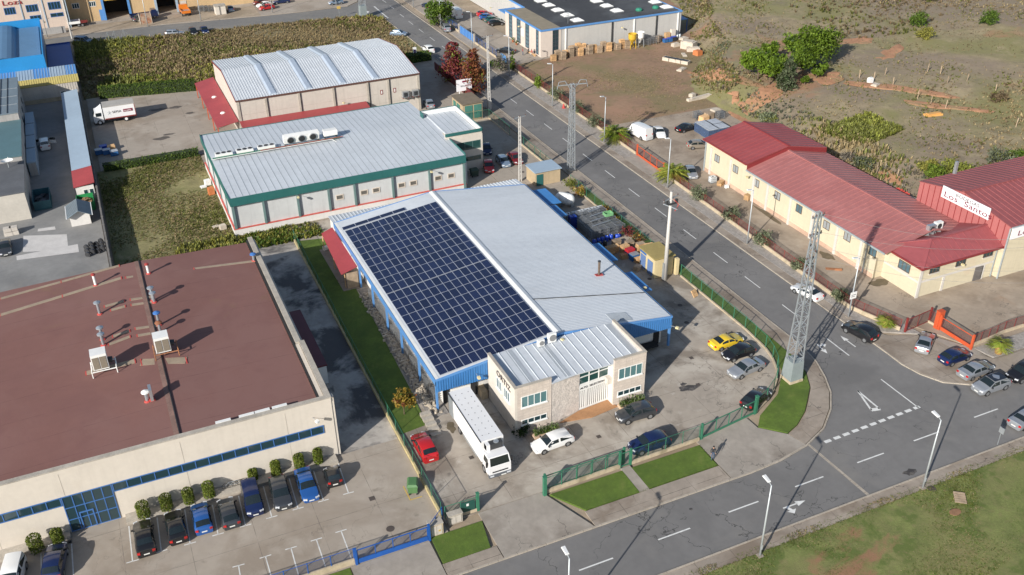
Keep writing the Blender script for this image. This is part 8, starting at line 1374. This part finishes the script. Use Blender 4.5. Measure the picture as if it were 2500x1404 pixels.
p = at(2035, 658, .1); b = M(); b.obox(p, 1.1, .3, .15, .2, -.6, D.materials['rusty_frame']); b.obox((p.x+.5, p.y-.4), .5, .2, .1, .3, -.6, D.materials['rusty_frame']); one('rusty_plate', b, 'rusty orange plate lying behind the winery fence', 'plate')
# furniture yard and left yard
for k, (x, y, m) in enumerate(((243, 376, D.materials['crate_blue']), (262, 376, D.materials['crate_blue']), (280, 379, D.materials['crate_blue']), (273, 366, wood), (254, 366, bluep))): p = at(x, y, .06); crate(('left blue wrapped bale by the leafy hedge', 'middle blue wrapped bale by the leafy hedge', 'right blue wrapped bale by the leafy hedge', 'open cardboard box among the blue bales', 'blue tarpaulin heap behind the bales')[k], p.x, p.y, .06, 1.3, 1.1, .9, m, .1, 'bale' if k != 3 else 'cardboard_box', cat='bale' if k != 3 else 'box', lidm=shr if k < 3 else None)
tw = mat('wrapped_tyre', (.035, .036, .04), .35, var=.3, vs=3, coat=.3); k = 0
for j in range(3):
    for i in range(4): p = at(216+i*12+j*-2, 626-i*4-j*9, .04); b = M(); c = Vector((p.x, p.y, .35+.25*(k % 2))); b.tube(c-Vector((.08, .1, .0)), c+Vector((.08, .1, .0)), .42, tw, 14); b.tube(c-Vector((.09, .115, 0)), c-Vector((.08, .101, 0)), .2, darkm, 10); one('tyre', b, 'black wrapped tyre in the heap by the boundary wall', 'tyre', 'heap of black wrapped tyres'); k += 1
u = thing('rusty_container', 'rusty open container standing at the kerb by a lamp', 'container', at(358, 55, .05)); p = at(358, 58, .05); rw = mat('rusty_sheet', (.34, .24, .17), .8, var=.3, vs=1.5, layers=(((.25, .08, .03), .8, .5, .6, .8),)); bx('body', u, rw, (p.x-1.4, p.x+1.4, p.y, p.y+2.4, .05, 2.3)); bx('rim', u, pst, (p.x-1.5, p.x-1.41, p.y-.1, p.y+2.5, .05, 2.45), (p.x+1.41, p.x+1.5, p.y-.1, p.y+2.5, .05, 2.45))
u = thing('white_container', 'small pale container with double doors near the grey hatchback', 'container', at(541, 34, .05)); p = at(541, 36, .05); bx('body', u, stucco, (p.x-1.4, p.x+1.4, p.y, p.y+2.6, .05, 2.3)); bx('door', u, stucco, (p.x-1.3, p.x-.05, p.y-.08, p.y-.002, .2, 2.2), (p.x+.05, p.x+1.3, p.y-.08, p.y-.002, .2, 2.2)); bx('roof', u, coping, (p.x-1.5, p.x+1.5, p.y-.15, p.y+2.7, 2.31, 2.42))
for k in range(4): p = at(492+k*10, 28, .05); rack(('scrap frame heap beside the orange lorry', 'second scrap frame beside the orange lorry', 'timber loaded scrap frame', 'scrap frame next to the white container')[k], p.x, p.y, .05, 1.6, 1.4, 1.5, .3*k)
for k, (x, y) in enumerate(((267, 103), (283, 100), (306, 96))): p = at(x, y, .05); b = M(); b.beam(p, p+Vector((0, 0, 2.6)), .1, .1, steel, (1, 0, 0)); b.beam(p+Vector((-.1, 0, 2.4)), p+Vector((1.6, .2, .1)), .08, .08, steel); b.beam(p+Vector((-.1, 0, 2.4)), p+Vector((-1.0, -.2, .1)), .08, .08, steel); one('steel_trestle', b, 'abandoned steel trestle at the edge of the scrub field', 'trestle', 'abandoned steel trestles by the scrub field')
for k, (x, y) in enumerate(((508, 452), (497, 458), (517, 475), (545, 560), (527, 555))): p = at(x, y, .05); crate(('white box against the cold store side wall', 'white board on bricks by the cold store', 'orange barrier by the cold store side wall', 'pale block by the cold store corner', 'pale slab near the cold store corner')[k], p.x, p.y, .05, .9, .8, (1., .3, 1.3, .8, .2)[k], (white, white, D.materials['faded_orange'], pst, pst)[k], .2, 'yard_box', cat='box')
p = at(563, 1190*0+1189, .45); u = thing('bicycle', 'bicycles leaning in the rack by the factory wall', 'bicycle', p)
for k in range(2):
    b = M(); x = p.x+k*.5
    for s in (-.5, .5):
        for a in range(12): c = Vector((x+s, p.y, .4+.33)); f = lambda q: c+Vector((.33*math.cos(q), 0, .33*math.sin(q))); b.tube(f(a*.5236), f((a+1)*.5236), .025, darkm, 5)
    b.path([(x-.5, p.y, .73), (x-.1, p.y, 1.1), (x+.35, p.y, 1.1), (x+.5, p.y, .73), (x, p.y, .7), (x-.1, p.y, 1.1)], .025, steel, 5); b.build('frame', u)
for k, (x, y) in enumerate(((1252, 103), (1261, 110))): p = at(x, y, .06); u = thing('potted_plant', ('left', 'right')[k]+' terracotta potted plant by the blue factory door', 'plant', p); b = M(); b.lathe(p, [(.2, 0), (.3, .5), (.25, .5)], mat('terracotta', (.3, .1, .04), .8, var=0), 10); b.build('pot', u); b = M(); r = random.Random(k); [leaf(b, p+Vector((r.gauss(0, .25), r.gauss(0, .25), .6+r.random()*.5)), .12, LF['shrub'], r) for _ in range(80)]; b.build('foliage', u)
b = M(); p = at(2332, 1251, .1); b.prism([(p.x+.65*math.cos(a*.5236), p.y+.42*math.sin(a*.5236)) for a in range(12)], .1, .17, mat('cut_wood', (.24, .13, .07), .8, var=.15)); one('tree_stump', b, 'reddish brown round lid lying on the meadow', 'lid')
# ---- light, sky, camera
w = D.worlds.new('World'); bpy.context.scene.world = w; w.use_nodes = True; nt = w.node_tree
sk = nt.nodes.new('ShaderNodeTexSky'); sk.sky_type = 'NISHITA'; sk.sun_disc = False; sk.sun_elevation = R(25.3); sk.sun_rotation = R(237.3)
nt.links.new(sk.outputs[0], nt.nodes['Background'].inputs[0]); nt.nodes['Background'].inputs[1].default_value = .085
sl = D.lights.new('sun', 'SUN'); sl.energy = 4.6; sl.angle = R(.53); sl.color = (1., .955, .885); so = D.objects.new('sun', sl); C.objects.link(so)
ld = Vector((math.sin(R(57.3))*math.cos(R(25.3)), math.cos(R(57.3))*math.cos(R(25.3)), -math.sin(R(25.3))))
so.rotation_euler = ld.to_track_quat('-Z', 'Y').to_euler(); so.location = (-60, -40, 120)
cd = D.cameras.new('camera'); co = D.objects.new('camera', cd); C.objects.link(co); cd.sensor_width = 36; cd.lens = 36*F/2500; cd.clip_start = 1; cd.clip_end = 6000
co.matrix_world = Matrix(((RT.x, UP.x, -FW.x, 0), (RT.y, UP.y, -FW.y, 0), (RT.z, UP.z, -FW.z, CH), (0, 0, 0, 1)))
S = bpy.context.scene; S.camera = co
S.view_settings.view_transform = 'Standard'; S.view_settings.look = 'None'; S.view_settings.gamma = 1; S.view_settings.exposure = .5
S.cycles.use_denoising = True; S.cycles.max_bounces = 5; S.cycles.transparent_max_bounces = 10
